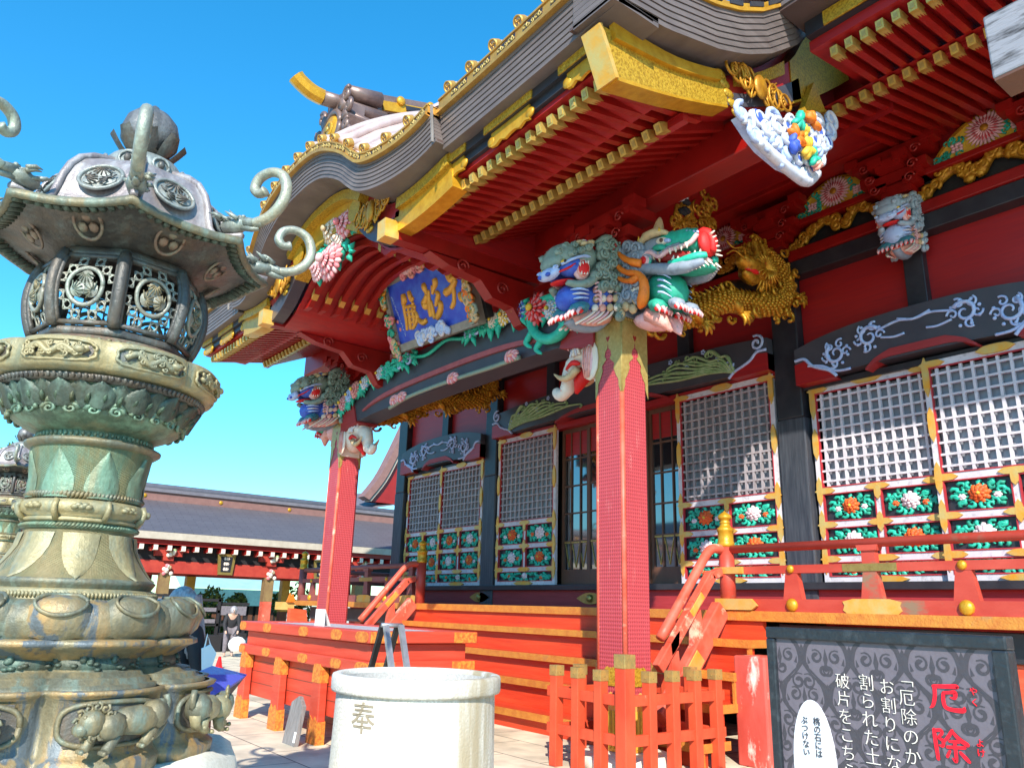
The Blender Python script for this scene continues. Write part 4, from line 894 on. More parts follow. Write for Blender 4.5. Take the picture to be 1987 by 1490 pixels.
def elephant(b):
    b.ell((.14,.30,0),(.22,.26,.20),'cream',12); b.ell((.32,.40,0),(.20,.17,.18),'cream',14)
    for s in (-1,1):
        b.ell((.44,.44,s*.13),(.045,.035,.03),'white',8); b.ell((.455,.44,s*.157),(.017,.017,.01),'black',6)
        b.tube(smooth_poly([(.36,.50,s*.14),(.44,.51,s*.15),(.50,.46,s*.14)],3),.022,6,'ppink')
        for j in range(4): b.tube(smooth_poly([(.36+.035*j,.56-.03*j,s*.12),(.30+.03*j,.46-.02*j,s*.185),(.26+.05*j,.34,s*.19)],4),.020,6,'white' if j%2 else 'cream')
        b.ell((.07,.22,s*.20),(.13,.24,.035),'cream',12); b.ell((.08,.22,s*.225),(.085,.18,.02),'ppink',10)
        for j in range(4): b.tube([(.02+.04*j,.38,s*.235),(.04+.035*j,.18,s*.245),(.06+.02*j,.02,s*.235)],.010,5,'salmon')
        b.tube(smooth_poly([(.34,.20,s*.14),(.48,.12,s*.155),(.62,.14,s*.16),(.74,.22,s*.16)],4),[.045]*4+[.04]*3+[.034,.03,.024,.018,.012,.004],8,'boneh')   # tusk
        b.tube(smooth_poly([(.28,.24,s*.17),(.40,.27,s*.18),(.52,.22,s*.16)],3),[.02,.03,.035,.03,.025,.02,.012],6,'bright')
    b.tube(smooth_poly([(.44,.36,0),(.58,.28,0),(.64,.14,0),(.70,.02,0),(.82,.0,0),(.88,.08,0)],5),[.12]*5+[.105]*5+[.09]*5+[.075]*5+[.065]*3+[.06,.055,.045],10,'cream')
    for j in range(9): b.tube([(.52+.022*j,.30-.035*j,-.105+.003*j),(.56+.024*j,.33-.034*j,0),(.52+.022*j,.30-.035*j,.105-.003*j)],.010,5,'salmon')
    b.tube([(.34,.18,0),(.46,.08,0),(.52,-.04,0)],[.10,.08,.02],9,'bright')
    for j in range(3): b.tube(smooth_poly([(.42,.62-.04*j,.14-.14*j),(.58,.66,.14-.14*j),(.66,.58,.14-.14*j)],3),[.03,.035,.035,.03,.02,.012,.004],6,('blue','green','pblue')[j])
    b.tube(smooth_poly([(.05,.52,0),(.18,.60,0),(.30,.58,0)],3),[.10,.10,.09,.08,.07,.06,.04],9,'blueg')
    b.box((-.05,-.02,-.16),(.05,.58,.16),'cream')
def beast(fn,name,o,out,lat,sc=1.,swap=None,droop=0.):
    s3=Matrix.Diagonal((sc[0],sc[1],sc[2],1)) if isinstance(sc,tuple) else Matrix.Scale(sc,4)
    b=MB('greyg',OUT(o,out,lat,droop)@s3); fn(b)
    if swap: b.mats=[swap.get(k,k) for k in b.mats]
    return b.build(name,hall)
for i,x in enumerate(PXS):
    tag(beast(lion,'lion_carving',(x,PYC-PH,4.98),(0,-1,0),(1,0,0),(1.04,.92,1.10),None,-.26),'grey green lion head with red mouth and blue lips')
    s=1 if i else -1
    tag(beast(baku,'dragon_beast_carving',(x+s*PH,PYC,4.96),(s,0,0),(0,1,0),(1.06,1.06,1.15),None,-.22),'horned beast head with red snout tip, orange flame and green breast')
    beast(elephant,'elephant_carving',(x-s*PH,PYC-.02,4.22),(-s,0,0),(0,1,0),1.08)
# small blue lion over the bay post of the hall wall
tag(beast(lion,'lion_carving',(-4.29,WY-.0,6.28),(0,-1,0),(1,0,0),(.62,.72,.95),{'greyg':'palelion','blue':'pblue','ppink':'ppink'},-.2),'small pale blue lion head above the black strut')
# ================================================================ gilded dragons on the side tie beams
def dragon(b,x,sd):
    r=random.Random(5)
    path=smooth_poly([(x-.05*sd,6.5,4.74),(x+.06*sd,6.9,4.78),(x+.16*sd,7.3,4.92),(x+.12*sd,7.7,5.18),(x+.20*sd,8.1,5.46),(x+.18*sd,8.5,5.60),(x+.24*sd,8.95,5.66),(x+.26*sd,9.35,5.86),(x+.22*sd,9.60,6.25),(x+.16*sd,9.52,6.68),(x+.10*sd,9.15,6.84),(x+.10*sd,8.85,6.62)],10)
    k=len(path); rad=[.10+.085*sin(PI*min(1,.12+i/k*.82)) for i in range(k)]
    b.tube(path,rad,12,'golddr')
    for i in range(k):
        p=path[i]; t=(path[min(i+1,k-1)]-path[max(i-1,0)]).normalized(); up=Vector((sd,0,0)).cross(t)*-sd
        if up.z<0 and i<k*.6: up=-up
        if i%2==0: b.tube([p+up*rad[i]*.8,p+up*rad[i]*1.15+t*.02,p+up*rad[i]*1.6-t*.05],[.04,.035,.004],5,'golddr')
        for j in range(6):
            a=-1.3+.5*j+(.25 if i%2 else 0); q=p+(Vector((sd,0,0))*cos(a)+up*sin(a))*rad[i]*1.0; b.ell(q,(.030,.036,.036),'golddr',6)
    hx=Vector((x+.34*sd,8.72,6.18))
    b.ell(hx,(.20,.24,.20),'golddr',12); b.tube(smooth_poly([hx+Vector((.05*sd,-.08,.03)),hx+Vector((.14*sd,-.28,-.04)),hx+Vector((.16*sd,-.44,-.02)),hx+Vector((.15*sd,-.52,.04))],4),[.16]*4+[.13]*4+[.11]*3+[.08,.06],10,'golddr')
    b.tube(smooth_poly([hx+Vector((.02*sd,-.04,-.16)),hx+Vector((.12*sd,-.26,-.24)),hx+Vector((.14*sd,-.44,-.20))],4),[.1]*4+[.075]*3+[.05,.04],9,'golddr'); b.ell(hx+Vector((.16*sd,-.28,-.14)),(.07,.16,.05),'bright',9)
    b.ell(hx+Vector((.19*sd,-.06,.08)),(.05,.06,.05),'bright',9); b.ell(hx+Vector((.10*sd,.12,.10)),(.05,.09,.07),'bright',8)
    for j in range(6): b.tube([hx+Vector((.2*sd,-.16-.05*j,-.10)),hx+Vector((.21*sd,-.17-.05*j,-.16))],[.018,.004],5,'boneh')
    for ring in range(2):
        for j in range(22):
            a=2*PI*j/22+ring*.14; q=hx+Vector(((.14-.07*ring)*sd,.04+.05*ring,.0)); e=q+Vector(((.10-.12*ring)*sd,(.30+.10*ring)*cos(a),(.28+.10*ring)*sin(a))); b.tube([q,(q+e)/2+Vector((.04*sd,0,.02)),e],[.035,.030,.004],5,'golddr')
    for q in (-.08,.10): b.tube(smooth_poly([hx+Vector((.04,.02+q,.14)),hx+Vector((.08*sd,.08+q,.38)),hx+Vector((.06*sd,.02+q,.60))],4),[.045]*4+[.035]*3+[.02,.006],7,'golddr')
    for q in (-1,1): b.tube(smooth_poly([hx+Vector((.2*sd,-.45,-.02)),hx+Vector((.3*sd,-.62,.10*q)),hx+Vector((.28*sd,-.80,.02*q)),hx+Vector((.25*sd,-.92,.12*q))],4),.014,5,'golddr')
    for (y,z,a0) in ((7.35,5.0,-.5),(8.2,5.45,-.6),(9.55,6.1,-.1)):   # clawed legs
        e=Vector((x+.34*sd,y+.22*cos(a0),z+.26*sin(a0))); b.tube(smooth_poly([(x+.12*sd,y,z+.05),(x+.34*sd,y+.05,z),e],4),[.10]*4+[.07]*3+[.05,.05],8,'golddr')
        for j in range(4):
            a=a0-.9+.6*j; b.tube(smooth_poly([e,e+Vector((.06*sd,.11*cos(a),.11*sin(a))),e+Vector((.03*sd,.22*cos(a),.20*sin(a)-.02))],3),[.04,.038,.034,.03,.026,.016,.005],6,'golddr')
    for j in range(70):
        t=r.random(); i=int(t*(k-1)); p=path[i]; a=r.uniform(0,6.28); R=r.uniform(.07,.13); off=Vector((sd*r.uniform(.02,.20),r.uniform(-.16,.16),r.choice((-1,1))*rad[i]*r.uniform(.9,1.5)))
        b.tube([p+off+Vector((0,u,v)) for u,v in spiral(0,0,R,.015,a,r.choice((1,-1))*1.1,9)],[.034-.003*q for q in range(10)],6,'golddr')
for i,x in enumerate(PXS):
    b=MB('black'); b.tube(smooth_poly([(x,6.6,5.0),(x,7.6,5.35),(x,8.8,6.0),(x,9.9,6.25)],6),[.17]*19,8,'black'); part(b,'curved_tie_beam')
    b=MB('golddr'); dragon(b,x,1); tag((setattr(b,'v',[Vector((v.x,v.y,5.72+(v.z-5.72)*.80+.06)) for v in b.v]) or b.build('gilded_dragon',hall)),'gold dragon with red eye winding along the tie beam')

# ================================================================ porch roof
KW=3.35       # half width of the curved gable eave
KP=[(0,7.21),(.32,7.20),(.70,7.13),(1.03,7.0),(1.35,6.82),(1.56,6.65),(1.76,6.51),(2.06,6.42),(2.45,6.40),(2.89,6.43),(3.35,6.50)]
def KY(x):     # the arched middle leans forward of the straight eaves
    t=min(1,max(0,(abs(x-XC)-1.0)/2.2)); return 3.60+.26*t*t*(3-2*t)
def kband(b,up,lo,fwd,depth,k):
    """band along the gable curve whose front follows KY"""
    n=len(up); vs=[]; fs=[(0,1,2,3),((n-1)*4+3,(n-1)*4+2,(n-1)*4+1,(n-1)*4)]
    for a,c in zip(up,lo):
        ya=KY(a[0])-fwd; vs+=[(a[0],ya,a[1]),(c[0],KY(c[0])-fwd,c[1]),(c[0],KY(c[0])+depth,c[1]),(a[0],ya+fwd+depth,a[1])]
    for i in range(n-1):
        o=i*4;p=o+4
        for q in range(4): fs.append((o+q,p+q,p+(q+1)%4,o+(q+1)%4))
    b.add(vs,fs,k)
def karc(dx):
    d=abs(dx)
    for (a,za),(c,zc) in zip(KP,KP[1:]):
        if d<=c: 
            t=(d-a)/(c-a); 
            return za+(zc-za)*t
    return KP[-1][1]
def kcurve(n=60,off=0.,w=KW,tw=KW):
    pts=[]
    raw=smooth_poly([(-d,z) for d,z in KP[::-1]]+[(d,z) for d,z in KP[1:]],4)
    raw=[Vector(p) for p in raw if abs(p[0])<=tw+1e-6]
    for i,p in enumerate(raw):
        a=raw[max(0,i-1)];c=raw[min(len(raw)-1,i+1)]; t=(c-a).normalized(); nrm=Vector((-t.y,t.x))
        q=p+nrm*off; pts.append((XC+q[0],q[1]))
    return pts
EXR,EXL=-3.85,-16.0
def eavez(x): return 6.44+.10*(abs(x-XC)/6.1)**4
def flat(x0,x1,n=14): return [x0+(x1-x0)*i/n for i in range(n+1)]
# --- layered eave edges
def layers(curve_fn,Yb,step,nl,th,name):
    b=MB('shingle')
    for i in range(nl):
        lo=curve_fn(i*th+.004); up=curve_fn((i+1)*th)
        b.strip(up,lo,Yb-step*i,Yb+.5,'shingle')
    part(b,name)
b=MB('shingle')
for i in range(7): kband(b,kcurve(off=(i+1)*.048),kcurve(off=i*.048+.004),.011*i,.5,'shingle')
part(b,'curved_gable_eave')
for xs in ((XC+KW-.02,EXR),(EXL,XC-KW+.02)):
    layers(lambda o:[(x,eavez(x)+o) for x in flat(*xs)],3.97,.010,7,.060,'eave_edge')
# undersides
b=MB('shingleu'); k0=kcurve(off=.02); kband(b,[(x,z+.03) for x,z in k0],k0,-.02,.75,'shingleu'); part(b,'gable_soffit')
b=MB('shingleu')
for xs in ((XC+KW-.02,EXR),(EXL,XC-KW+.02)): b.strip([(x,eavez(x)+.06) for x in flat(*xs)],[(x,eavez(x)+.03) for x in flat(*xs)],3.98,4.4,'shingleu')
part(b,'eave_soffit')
# --- gilt trim with dark insets on top of the layers, and round tile ends
def trim(curve,YF,h,sp,name,first=.21):
    def band(up,lo,fw,dp,k):
        n=len(up); vs=[]; fs=[(0,1,2,3),((n-1)*4+3,(n-1)*4+2,(n-1)*4+1,(n-1)*4)]
        for a,c in zip(up,lo): y=YF(a[0]); vs+=[(a[0],y-fw,a[1]),(c[0],y-fw,c[1]),(c[0],y+dp,c[1]),(a[0],y+dp,a[1])]
        for i in range(n-1):
            o=i*4;p=o+4
            for q in range(4): fs.append((o+q,p+q,p+(q+1)%4,o+(q+1)%4))
        b.add(vs,fs,k)
    up=lambda c,d:[(x,z+d) for x,z in c]
    b=MB('goldtrim'); band(up(curve,h),curve,.03,.12,'goldtrim'); band(up(curve,.03),up(curve,-.015),.06,.12,'goldtrim'); band(up(curve,h+.01),up(curve,h-.012),.045,.12,'goldtrim'); part(b,name)
    L=[0]
    for p,q in zip(curve,curve[1:]): L.append(L[-1]+math.dist(p,q))
    def at(s):
        for i in range(len(L)-1):
            if L[i+1]>=s:
                t=(s-L[i])/(L[i+1]-L[i]); p,q=Vector(curve[i]),Vector(curve[i+1]); return p+(q-p)*t,(q-p).normalized()
        return Vector(curve[-1]),Vector((1,0))
    s=first; ends=[]
    while s<L[-1]-.05:
        p,t=at(s); ends.append((p,t,YF(p[0])))
        m0=s+.06; m1=s+sp-.06
        if m1<L[-1]:
            b=MB('black'); q=[at(m0+(m1-m0)*i/6)[0] for i in range(7)]
            band([(a[0],a[1]+h-.025) for a in q],[(a[0],a[1]+.045) for a in q],.036,-.02,'black')
            for i in range(5):
                c,_=at(m0+(m1-m0)*(i+.5)/5); b.tube([(c[0]+u,YF(c[0])-.038,c[1]+h/2+.01+v) for u,v in spiral(0,0,.034,.006,i*2.,1.,8)],.009,5,'goldpale')
            part(b,'trim_inset')
        s+=sp
    return ends
CAP=None
def caps(ends,h):
    global CAP
    for p,t,Y in ends:
        if CAP is None:
            b=MB('goldtrim'); b.M=Matrix(((1,0,0,0),(0,0,-1,0),(0,1,0,0),(0,0,0,1)))
            b.lathe([(.050,.012),(.054,.026),(.066,.026),(.068,.0),(.068,-.06)],18,'goldtrim'); b.lathe([(.001,.012),(.05,.012)],18,'copperd')
            for j in range(3): b.tube([(u,v,.014) for u,v in spiral(.020*cos(j*2.09),.020*sin(j*2.09),.02,.006,j*2.09,.7,6)],[.012,.011,.01,.009,.007,.005,.003],5,'goldtrim')
            b.box((-.035,-.12,-.03),(.035,-.055,.015),'goldtrim'); b.lathe([(.060,-.02),(.060,-1.3)],10,'copper')
            CAP=b.build('roof_tile_end',hall); o=CAP
        else: o=CAP.copy(); COL.objects.link(o)
        o.location=(p[0],Y-.035,p[1]+h+.055); o.rotation_euler=(R_(26),0,0)
TH=.17
kt=kcurve(off=.34); E1=trim(kt,lambda x:KY(x)-.07,.125,.43,'gilt_gable_trim',.14); caps(E1,.125)
for xs in ((XC+KW-.02,EXR),(EXL,XC-KW+.02)): caps(trim([(x,eavez(x)+.425) for x in flat(*xs)],lambda x:3.91,TH,.42,'gilt_eave_trim',.21 if xs[0]>XC else .15),TH)
# vertical stop where the curved gable eave meets the straight one
for s in (1,-1):
    x=XC+s*(KW+.012); b=MB('steel'); b.bar((x,3.81,6.47),(x,3.77,6.92),.014,.03,'oldwood'); part(b,'gable_eave_stop')
# --- roof surfaces
b=MB('copper'); rows=[]
kt2=kcurve(off=.45)
for dY,dz in ((.0,0),(.44,.42),(.94,.80),(1.44,1.10),(2.0,1.38),(2.8,1.66)):
    rows.append([(XC+(x-XC)*(1-.02*dY),KY(x)-.04+dY,z+dz) for x,z in kt2])
b.loft(rows,'copper'); part(b,'gable_roof_sheet')
n=17
for j in range(n):   # raised copper rolls running up the curved gable roof
    i=int(2+(len(kt2)-5)*j/(n-1)); p=[Vector(r[i])+Vector((0,0,.04)) for r in rows]
    b=MB('copper'); b.tube(smooth_poly(p,4),.065,8,'copper'); part(b,'roof_roll')
b=MB('copper')
def sidez(Y):
    T=[(3.9,6.53),(4.6,6.60),(5.36,6.78),(5.8,6.95),(6.24,7.19),(6.76,7.58),(7.06,7.92),(7.30,8.35),(9,10.0)]
    for (a,c),(d,e) in zip(T,T[1:]):
        if Y<=d: return c+(e-c)*(Y-a)/(d-a)
    return T[-1][1]
YS=[3.9+.0+ (8.6-3.9)*i/20 for i in range(21)]
for xs,j0 in (((EXL,XC-3.1),0),((XC+3.1,EXR),0),((XC-3.1,XC+3.1),9)):
    rws=[[(x,Y,sidez(Y)+.50+eavez(x)-6.54) for x in flat(*xs,6)] for Y in YS[j0:]]
    b=MB('copper'); b.loft(rws,'copper'); part(b,'porch_roof_sheet')
# --- ridge of the curved gable and its ornament
b=MB('oni'); b.box((XC-.16,4.2,8.0),(XC+.16,8,9.0),'oni'); b.bar((XC,4.3,9.02),(XC,6.6,9.66),.40,.30,'oni'); part(b,'gable_ridge')
b=MB('gold')
for s in (1,-1): b.bar((XC+s*.21,4.7,9.08),(XC+s*.21,6.4,9.54),.05,.16,'gold')
for j in range(3):
    y=5.0+.55*j; z=9.08+(y-4.7)*.27; b.ell((XC+.25,y,z+.12),(.05,.08,.08),'gold',10); b.bar((XC+.245,y+.1,z+.04),(XC+.245,y+.42,z+.12),.02,.08,'black')
part(b,'gilt_ridge_trim')
def onig(b):
    Y0=4.02
    prof=[(-.50,8.0),(-.62,8.12),(-.52,8.28),(-.60,8.40),(-.46,8.55),(-.46,8.72),(-.30,8.80),(-.22,8.98),(0,9.04),(.22,8.98),(.30,8.80),(.46,8.72),(.46,8.55),(.60,8.40),(.52,8.28),(.62,8.12),(.50,8.0)]
    b.prism([(XC+u,v) for u,v in prof],Y0,Y0+.28,'oni')
    b.tube([(XC+.30*cos(a),Y0-.02,8.42+.30*sin(a)) for a in [2*PI*i/24 for i in range(25)]],.05,8,'oni')
    for s in (-1,1):
        for (u,v,R,t) in ((.42,8.85,.12,1.4),(.52,8.60,.10,-1.4),(.5,8.3,.10,1.3),(.56,8.12,.09,-1.3)): b.tube([(XC+s*(u+p[0]),Y0-.01,v+p[1]) for p in spiral(0,0,R,.02,1,t,12)],.038,6,'oni')
        b.tube([(XC+s*.30,Y0-.04,8.72),(XC+s*.30,Y0+.7,8.80)],.10,12,'oni'); b.tube([(XC+s*.42,Y0-.04,8.50),(XC+s*.46,Y0+.85,8.45)],.09,12,'oni'); b.tube([(XC+s*.28,Y0+.05,8.98),(XC+s*.28,Y0+.6,9.10)],.12,12,'oni')
b=MB('oni'); onig(b); on=b.build('ridge_end_ornament',hall)
b=MB('gold'); b.lathe([(.001,.05),(.22,.04),(.24,.0)],24,'gold'); b.lathe([(.10,.07),(.12,.075),(.14,.05)],20,'gold')
for j in range(3): b.ell((.08*cos(j*2.09+.5),.08*sin(j*2.09+.5),.05),(.06,.06,.03),'golddull',8)
for i,v in enumerate(b.v): b.v[i]=Vector((XC+v.x,4.0-v.z,8.42+v.y))
b.build('gilt_crest',on)
b=MB('oni'); hp=[(XC,4.5,9.10),(XC,4.1,8.96),(XC,3.80,8.92)]; b.tube(hp,[.115,.115,.115],14,'oni'); b.build('ridge_horn',on)
b=MB('gold'); b.tube(smooth_poly([(XC,3.80,8.92),(XC,3.62,8.94),(XC,3.44,9.02),(XC,3.36,9.08)],3),[.122]*8+[.125,.128],8,'gold',smooth=False); b.build('gilt_horn_tip',on)
# --- gilded gable board under the curved eave
def offs(o,tw): return kcurve(off=-o,tw=tw)
def gboard(name,k,o0,o1,d0,d1,Y0,Y1):
    A=kcurve(off=-o0); B=kcurve(off=-o1)
    for s in ((1,) if d0<0 else (1,-1)):
        a=[p for p in zip(A,B) if (d0<=s*(p[0][0]-XC)<=d1)]
        if len(a)<2: continue
        b=MB(k); b.strip([p[0] for p in a],[p[1] for p in a],Y0,Y1,k); part(b,name)
gboard('gilded_gable_board','goldeng',.02,.16,-1.30,1.30,3.98,4.30)
gboard('gilded_gable_board','gold',.16,.50,-1.25,1.25,4.10,4.30)
gboard('gilded_gable_board','goldeng',.49,.56,-1.1,1.1,4.08,4.30)
gboard('gable_board','dkred',.02,.24,1.20,2.2,4.12,4.30)
gboard('gable_board','beam',.24,.52,1.16,2.05,4.10,4.29)
gboard('gilded_gable_board','goldeng',.02,.16,2.1,3.3,4.06,4.32)
gboard('gilded_gable_board','gold',.16,.44,2.0,3.3,4.12,4.32)
b=MB('goldeng',FRONT(4.09))
for s in (1,-1):   # crest discs and ragged gilt ends
    for (d,v) in ((.95,6.72),):
        n=20; b.prism([(XC+s*d+.17*cos(2*PI*i/n),v+.17*sin(2*PI*i/n)) for i in range(n)],.015,.04,'goldeng','xy')
    for j in range(5):
        b.ell((XC+s*(1.25+.04*j),6.62-.09*j,0),(.10,.05,.03),'goldeng',8)
part(b,'gilt_crest')
def knot(cx,cz,w,h,Y,name='gilt_openwork_knot',Mx=None):
    b=MB('goldpaint',Mx or FRONT(Y))
    for s in (-1,1):
        for j in range(4):
            u=w*(.16+.11*j); b.tube([(cx+s*(u+.10*w*cos(a)),cz+(.34*h-.05*h*j)*sin(a)+.02*h*j,.02+.01*(j%2)) for a in [2*PI*i/14 for i in range(15)]],.016,6,'goldpaint')
        b.tube([(cx+s*(.44*w)+p[0],cz+p[1],.03) for p in spiral(0,0,.12*h,.02,0,1.3)],.016,6,'goldpaint')
        for j in range(6): b.tube([(cx+s*.10*w,cz,.02),(cx+s*(.18+.03*j)*w,cz+(-.4+.16*j)*h,.03)],.012,5,'goldpaint')
    b.ell((cx,cz,.04),(.12*w,.30*h,.04),'goldpaint',12)
    return part(b,name)
for s in (1,-1): knot(XC+s*1.55,6.44,.80,.56,4.05)
# kayaoi: black eave batten with gilt fittings; red fascia under it
for xs in ((XC+2.05,-4.15),(-15.7,XC-2.05)):
    b=MB('black'); xx=flat(*xs); b.strip([(x,eavez(x)+.06) for x in xx],[(x,eavez(x)-.10) for x in xx],4.10,4.4,'black'); b.strip([(x,eavez(x)-.10) for x in xx],[(x,eavez(x)-.19) for x in xx],4.15,4.4,'black'); part(b,'eave_batten')
    b=MB('red'); b.strip([(x,eavez(x)-.19) for x in xx],[(x,eavez(x)-.25) for x in xx],4.20,5.0,'redw'); part(b,'eave_fascia')
for s in (1,-1):
    for (d0,d1) in ((5.15,5.78),(3.95,4.75),(2.35,3.6)):
        x0,x1=sorted((XC+s*d0,XC+s*d1)); b=MB('goldeng'); xx=flat(x0,x1,8)
        b.strip([(x,eavez(x)+.05) for x in xx],[(x,eavez(x)-.09) for x in xx],4.085,4.12,'goldeng')
        x0+=.08;x1-=.08; xx=flat(x0,x1,8); b.strip([(x,eavez(x)-.095) for x in xx],[(x,eavez(x)-.26-.02*sin(i*2.4)) for i,x in enumerate(xx)],4.13,4.16,'gold'); 
        for e in (x0,x1): b.ell((e,4.14,eavez(e)-.19),(.07,.025,.06),'gold',8); b.ell((e,4.10,eavez(e)-.02),(.05,.02,.06),'goldeng',8)
        part(b,'gilt_eave_fitting')
# --- rafters with gilt caps (one mesh each, copied)
RF=None
def rafter(x,y,z,L,slope,proto,name='rafter',w=.074,h=.10,cap=True):
    if proto is None:
        b=MB('red'); b.box((-w/2,0,-h/2),(w/2,L,h/2),'raft'); o=b.build(name,hall)
        b=MB('goldcap'); hw=w/2+.004; hh=h/2+.004
        b.box((-hw,-.012,-hh),(hw,.09,hh),'goldcap'); 
        for s in (-1,0,1): b.prism([(s*.026-.013,.09),(s*.026+.013,.09),(s*.026,.17)],-hh,-hh+.012,'goldcap','xy')
        b.prism([(.09,-hh),(.19,-hh+.01),(.14,0),(.19,hh-.01),(.09,hh)],hw-.006,hw,'goldcap','yz'); b.prism([(.09,-hh),(.19,-hh+.01),(.14,0),(.19,hh-.01),(.09,hh)],-hw,-hw+.006,'goldcap','yz')
        b.prism([(-.021,-.03),(.021,-.03),(.021,.03),(-.021,.03)],-.018,-.012,'goldpale')
        c=b.build('rafter_cap',o)
    else: o=dup(proto)
    o.location=(x,y,z); o.rotation_euler=(math.atan(slope),0,0); return o
FR=LR=None; sp=.1662; n=34
for s in (1,-1):
    for i in range(n+5):
        x=XC+s*(2.20+sp*i)
        if abs(x-XC)<=5.64:
            z=eavez(x)-.345; FR0=rafter(x,4.25,z,1.45,.20,FR,'flying_rafter'); FR=FR or FR0
        if abs(x-XC)<=5.5:
            z=6.16+.06*(abs(x-XC)/6)**4+.03; L0=rafter(x,5.25,z,3.4,.46,LR,'base_rafter'); LR=LR or L0
for s in (1,-1):   # boards closing the space over the rafters
    x0,x1=sorted((XC+s*2.1,XC+s*5.60)); b=MB('redw')
    b.add([(x0,4.22,6.25),(x1,4.22,6.30),(x1,5.4,6.50),(x0,5.4,6.46)],[(0,1,2,3)],'redw'); b.box((x0,5.34,6.24),(x1,5.42,6.44),'redw'); b.add([(x0,5.3,6.245),(x1,5.3,6.30),(x1,8.3,7.69),(x0,8.3,7.64)],[(0,1,2,3)],'redw'); part(b,'rafter_board')
# arched ribs in the vault behind the gable board
for j in range(9):
    Y=4.46+.23*j; b=MB('raft'); A=kcurve(off=-.60,tw=2.02); A=[(x,max(z,6.14)) for x,z in A]; B=[(x,z-.09) for x,z in A]
    b.strip(A,B,Y-.04,Y+.04,'raft'); rb=b.build('vault_rib',hall)
    b=MB('goldcap')
    for (i0,i1) in ((0,2),(len(A)-3,len(A)-1),(8,10),(len(A)-11,len(A)-9)): b.strip([(x,z+.004) for x,z in A[i0:i1+1]],[(x,z-.004) for x,z in B[i0:i1+1]],Y-.046,Y+.046,'goldcap')
    b.build_each('gilt_band',rb)
b=MB('redw'); A=kcurve(off=-.56,tw=2.1); b.strip([(x,z+.03) for x,z in A],A,4.33,6.6,'redw'); part(b,'vault_board')
b=MB('redw')
for s in (1,-1): b.box((XC+s*2.10,4.32,6.08),(XC+s*2.14,8.2,7.6),'redw')
b.build_each('vault_side_board',hall)
b=MB('redw'); b.box((XC-2.1,6.62,6.1),(XC+2.1,6.7,7.3),'redw'); part(b,'vault_end_board')
# chrysanthemum pendant under the gable
b=MB('green2',FRONT(4.22)); r=random.Random(12)
for (u,v,R,k1,k2) in ((-.12,6.60,.24,'boneh','cream'),(.34,6.52,.26,'pink','ppink'),(-.02,6.08,.34,'ppink','pink'),(-.45,6.10,.22,'ppink','ppink'),(.18,6.36,.15,'cream','cream')):
    mum(b,XC+.22+u,v+.16,.10,R,k1,k2,k1,20,.85)
for j in range(34):
    u,v=.22+r.uniform(-.62,.55),.16+r.uniform(6.02,6.72); a=r.uniform(0,6.28)
    for q in range(3): b.tube([(XC+u,v,.02),(XC+u+.10*cos(a+q),v+.10*sin(a+q),.06),(XC+u+.17*cos(a+q),v+.17*sin(a+q),.03)],[.02,.05,.006],6,'green2' if q else 'green',flat=(1,.6,1))
tag(b.build('chrysanthemum_pendant',hall),'pink and cream chrysanthemums with green leaves under the gable')
# ================================================================ right side of the porch roof
XS=-3.85
def sidec(o,n=26,y0=3.90,y1=7.28):
    out=[];Y=[y0+(y1-y0)*i/n for i in range(n+1)]
    for i,y in enumerate(Y):
        d=(sidez(min(y+.05,y1))-sidez(max(y-.05,y0)))/(min(y+.05,y1)-max(y-.05,y0)); nn=Vector((-d*min(1,max(0,(y-3.97)/1.0)),1)).normalized()
        out.append((y+nn[0]*o,sidez(y)+nn[1]*o))
    return out
b=MB('shingle')
for i in range(7): b.strip(sidec((i+1)*.060),sidec(i*.060+.004),XS+.010*i,XS-.5,'shingle','yz')
part(b,'side_eave_edge')
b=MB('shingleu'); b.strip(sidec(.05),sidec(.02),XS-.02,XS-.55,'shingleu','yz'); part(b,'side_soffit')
c=sidec(.425); b=MB('gold'); b.strip([(y,z+.12) for y,z in c],c,XS+.03,XS-.1,'gold','yz'); b.strip([(y,z+.03) for y,z in c],[(y,z-.012) for y,z in c],XS+.09,XS-.1,'gold','yz')
for i in range(1,len(c)-1,3): b.strip([(y,z+.10) for y,z in c[i:i+3]],[(y,z+.04) for y,z in c[i:i+3]],XS+.096,XS+.08,'black','yz')
part(b,'gilt_eave_trim')
# gilded barge board along the side
XB=-4.10
lower=[(4.16,6.02),(4.33,6.05),(4.95,6.20),(5.61,6.41),(6.18,6.63),(6.97,7.06),(7.67,7.53),(8.4,8.1)]
upper=[(3.97,6.47),(4.33,6.50),(4.95,6.56),(5.61,6.75),(6.18,7.0),(6.97,7.62),(7.4,8.2),(8.2,9.0)]
lo=[tuple(p) for p in smooth_poly(lower,4)]; up=[tuple(p) for p in smooth_poly(upper,4)]
def seg(i0,i1,k,x0,x1,f0=0.,f1=1.,name='barge_board'):
    U=[(u[0]+(l[0]-u[0])*f0,u[1]+(l[1]-u[1])*f0) for u,l in zip(up,lo)][i0:i1]; Lw=[(u[0]+(l[0]-u[0])*f1,u[1]+(l[1]-u[1])*f1) for u,l in zip(up,lo)][i0:i1]
    b=MB(k); b.strip(U,Lw,x0,x1,k,'yz'); return part(b,name)
seg(0,len(up),'dkred',XB,XB-.16,0,1)
seg(0,14,'goldeng',XB+.012,XB-.17,.0,1.0,'gilded_barge_tip')
seg(2,13,'gold',XB+.06,XB+.0,-.12,.22,'gilded_barge_ledge'); seg(1,14,'gold',XB+.016,XB-.18,.97,1.05,'gilded_barge_edge')
seg(13,22,'beam',XB+.014,XB-.1,.50,.95,'barge_board'); seg(14,20,'goldeng',XB+.05,XB,-.1,.25,'gilded_barge_ledge')
seg(20,29,'goldeng',XB+.014,XB-.17,.0,1.,'gilded_barge_tip')
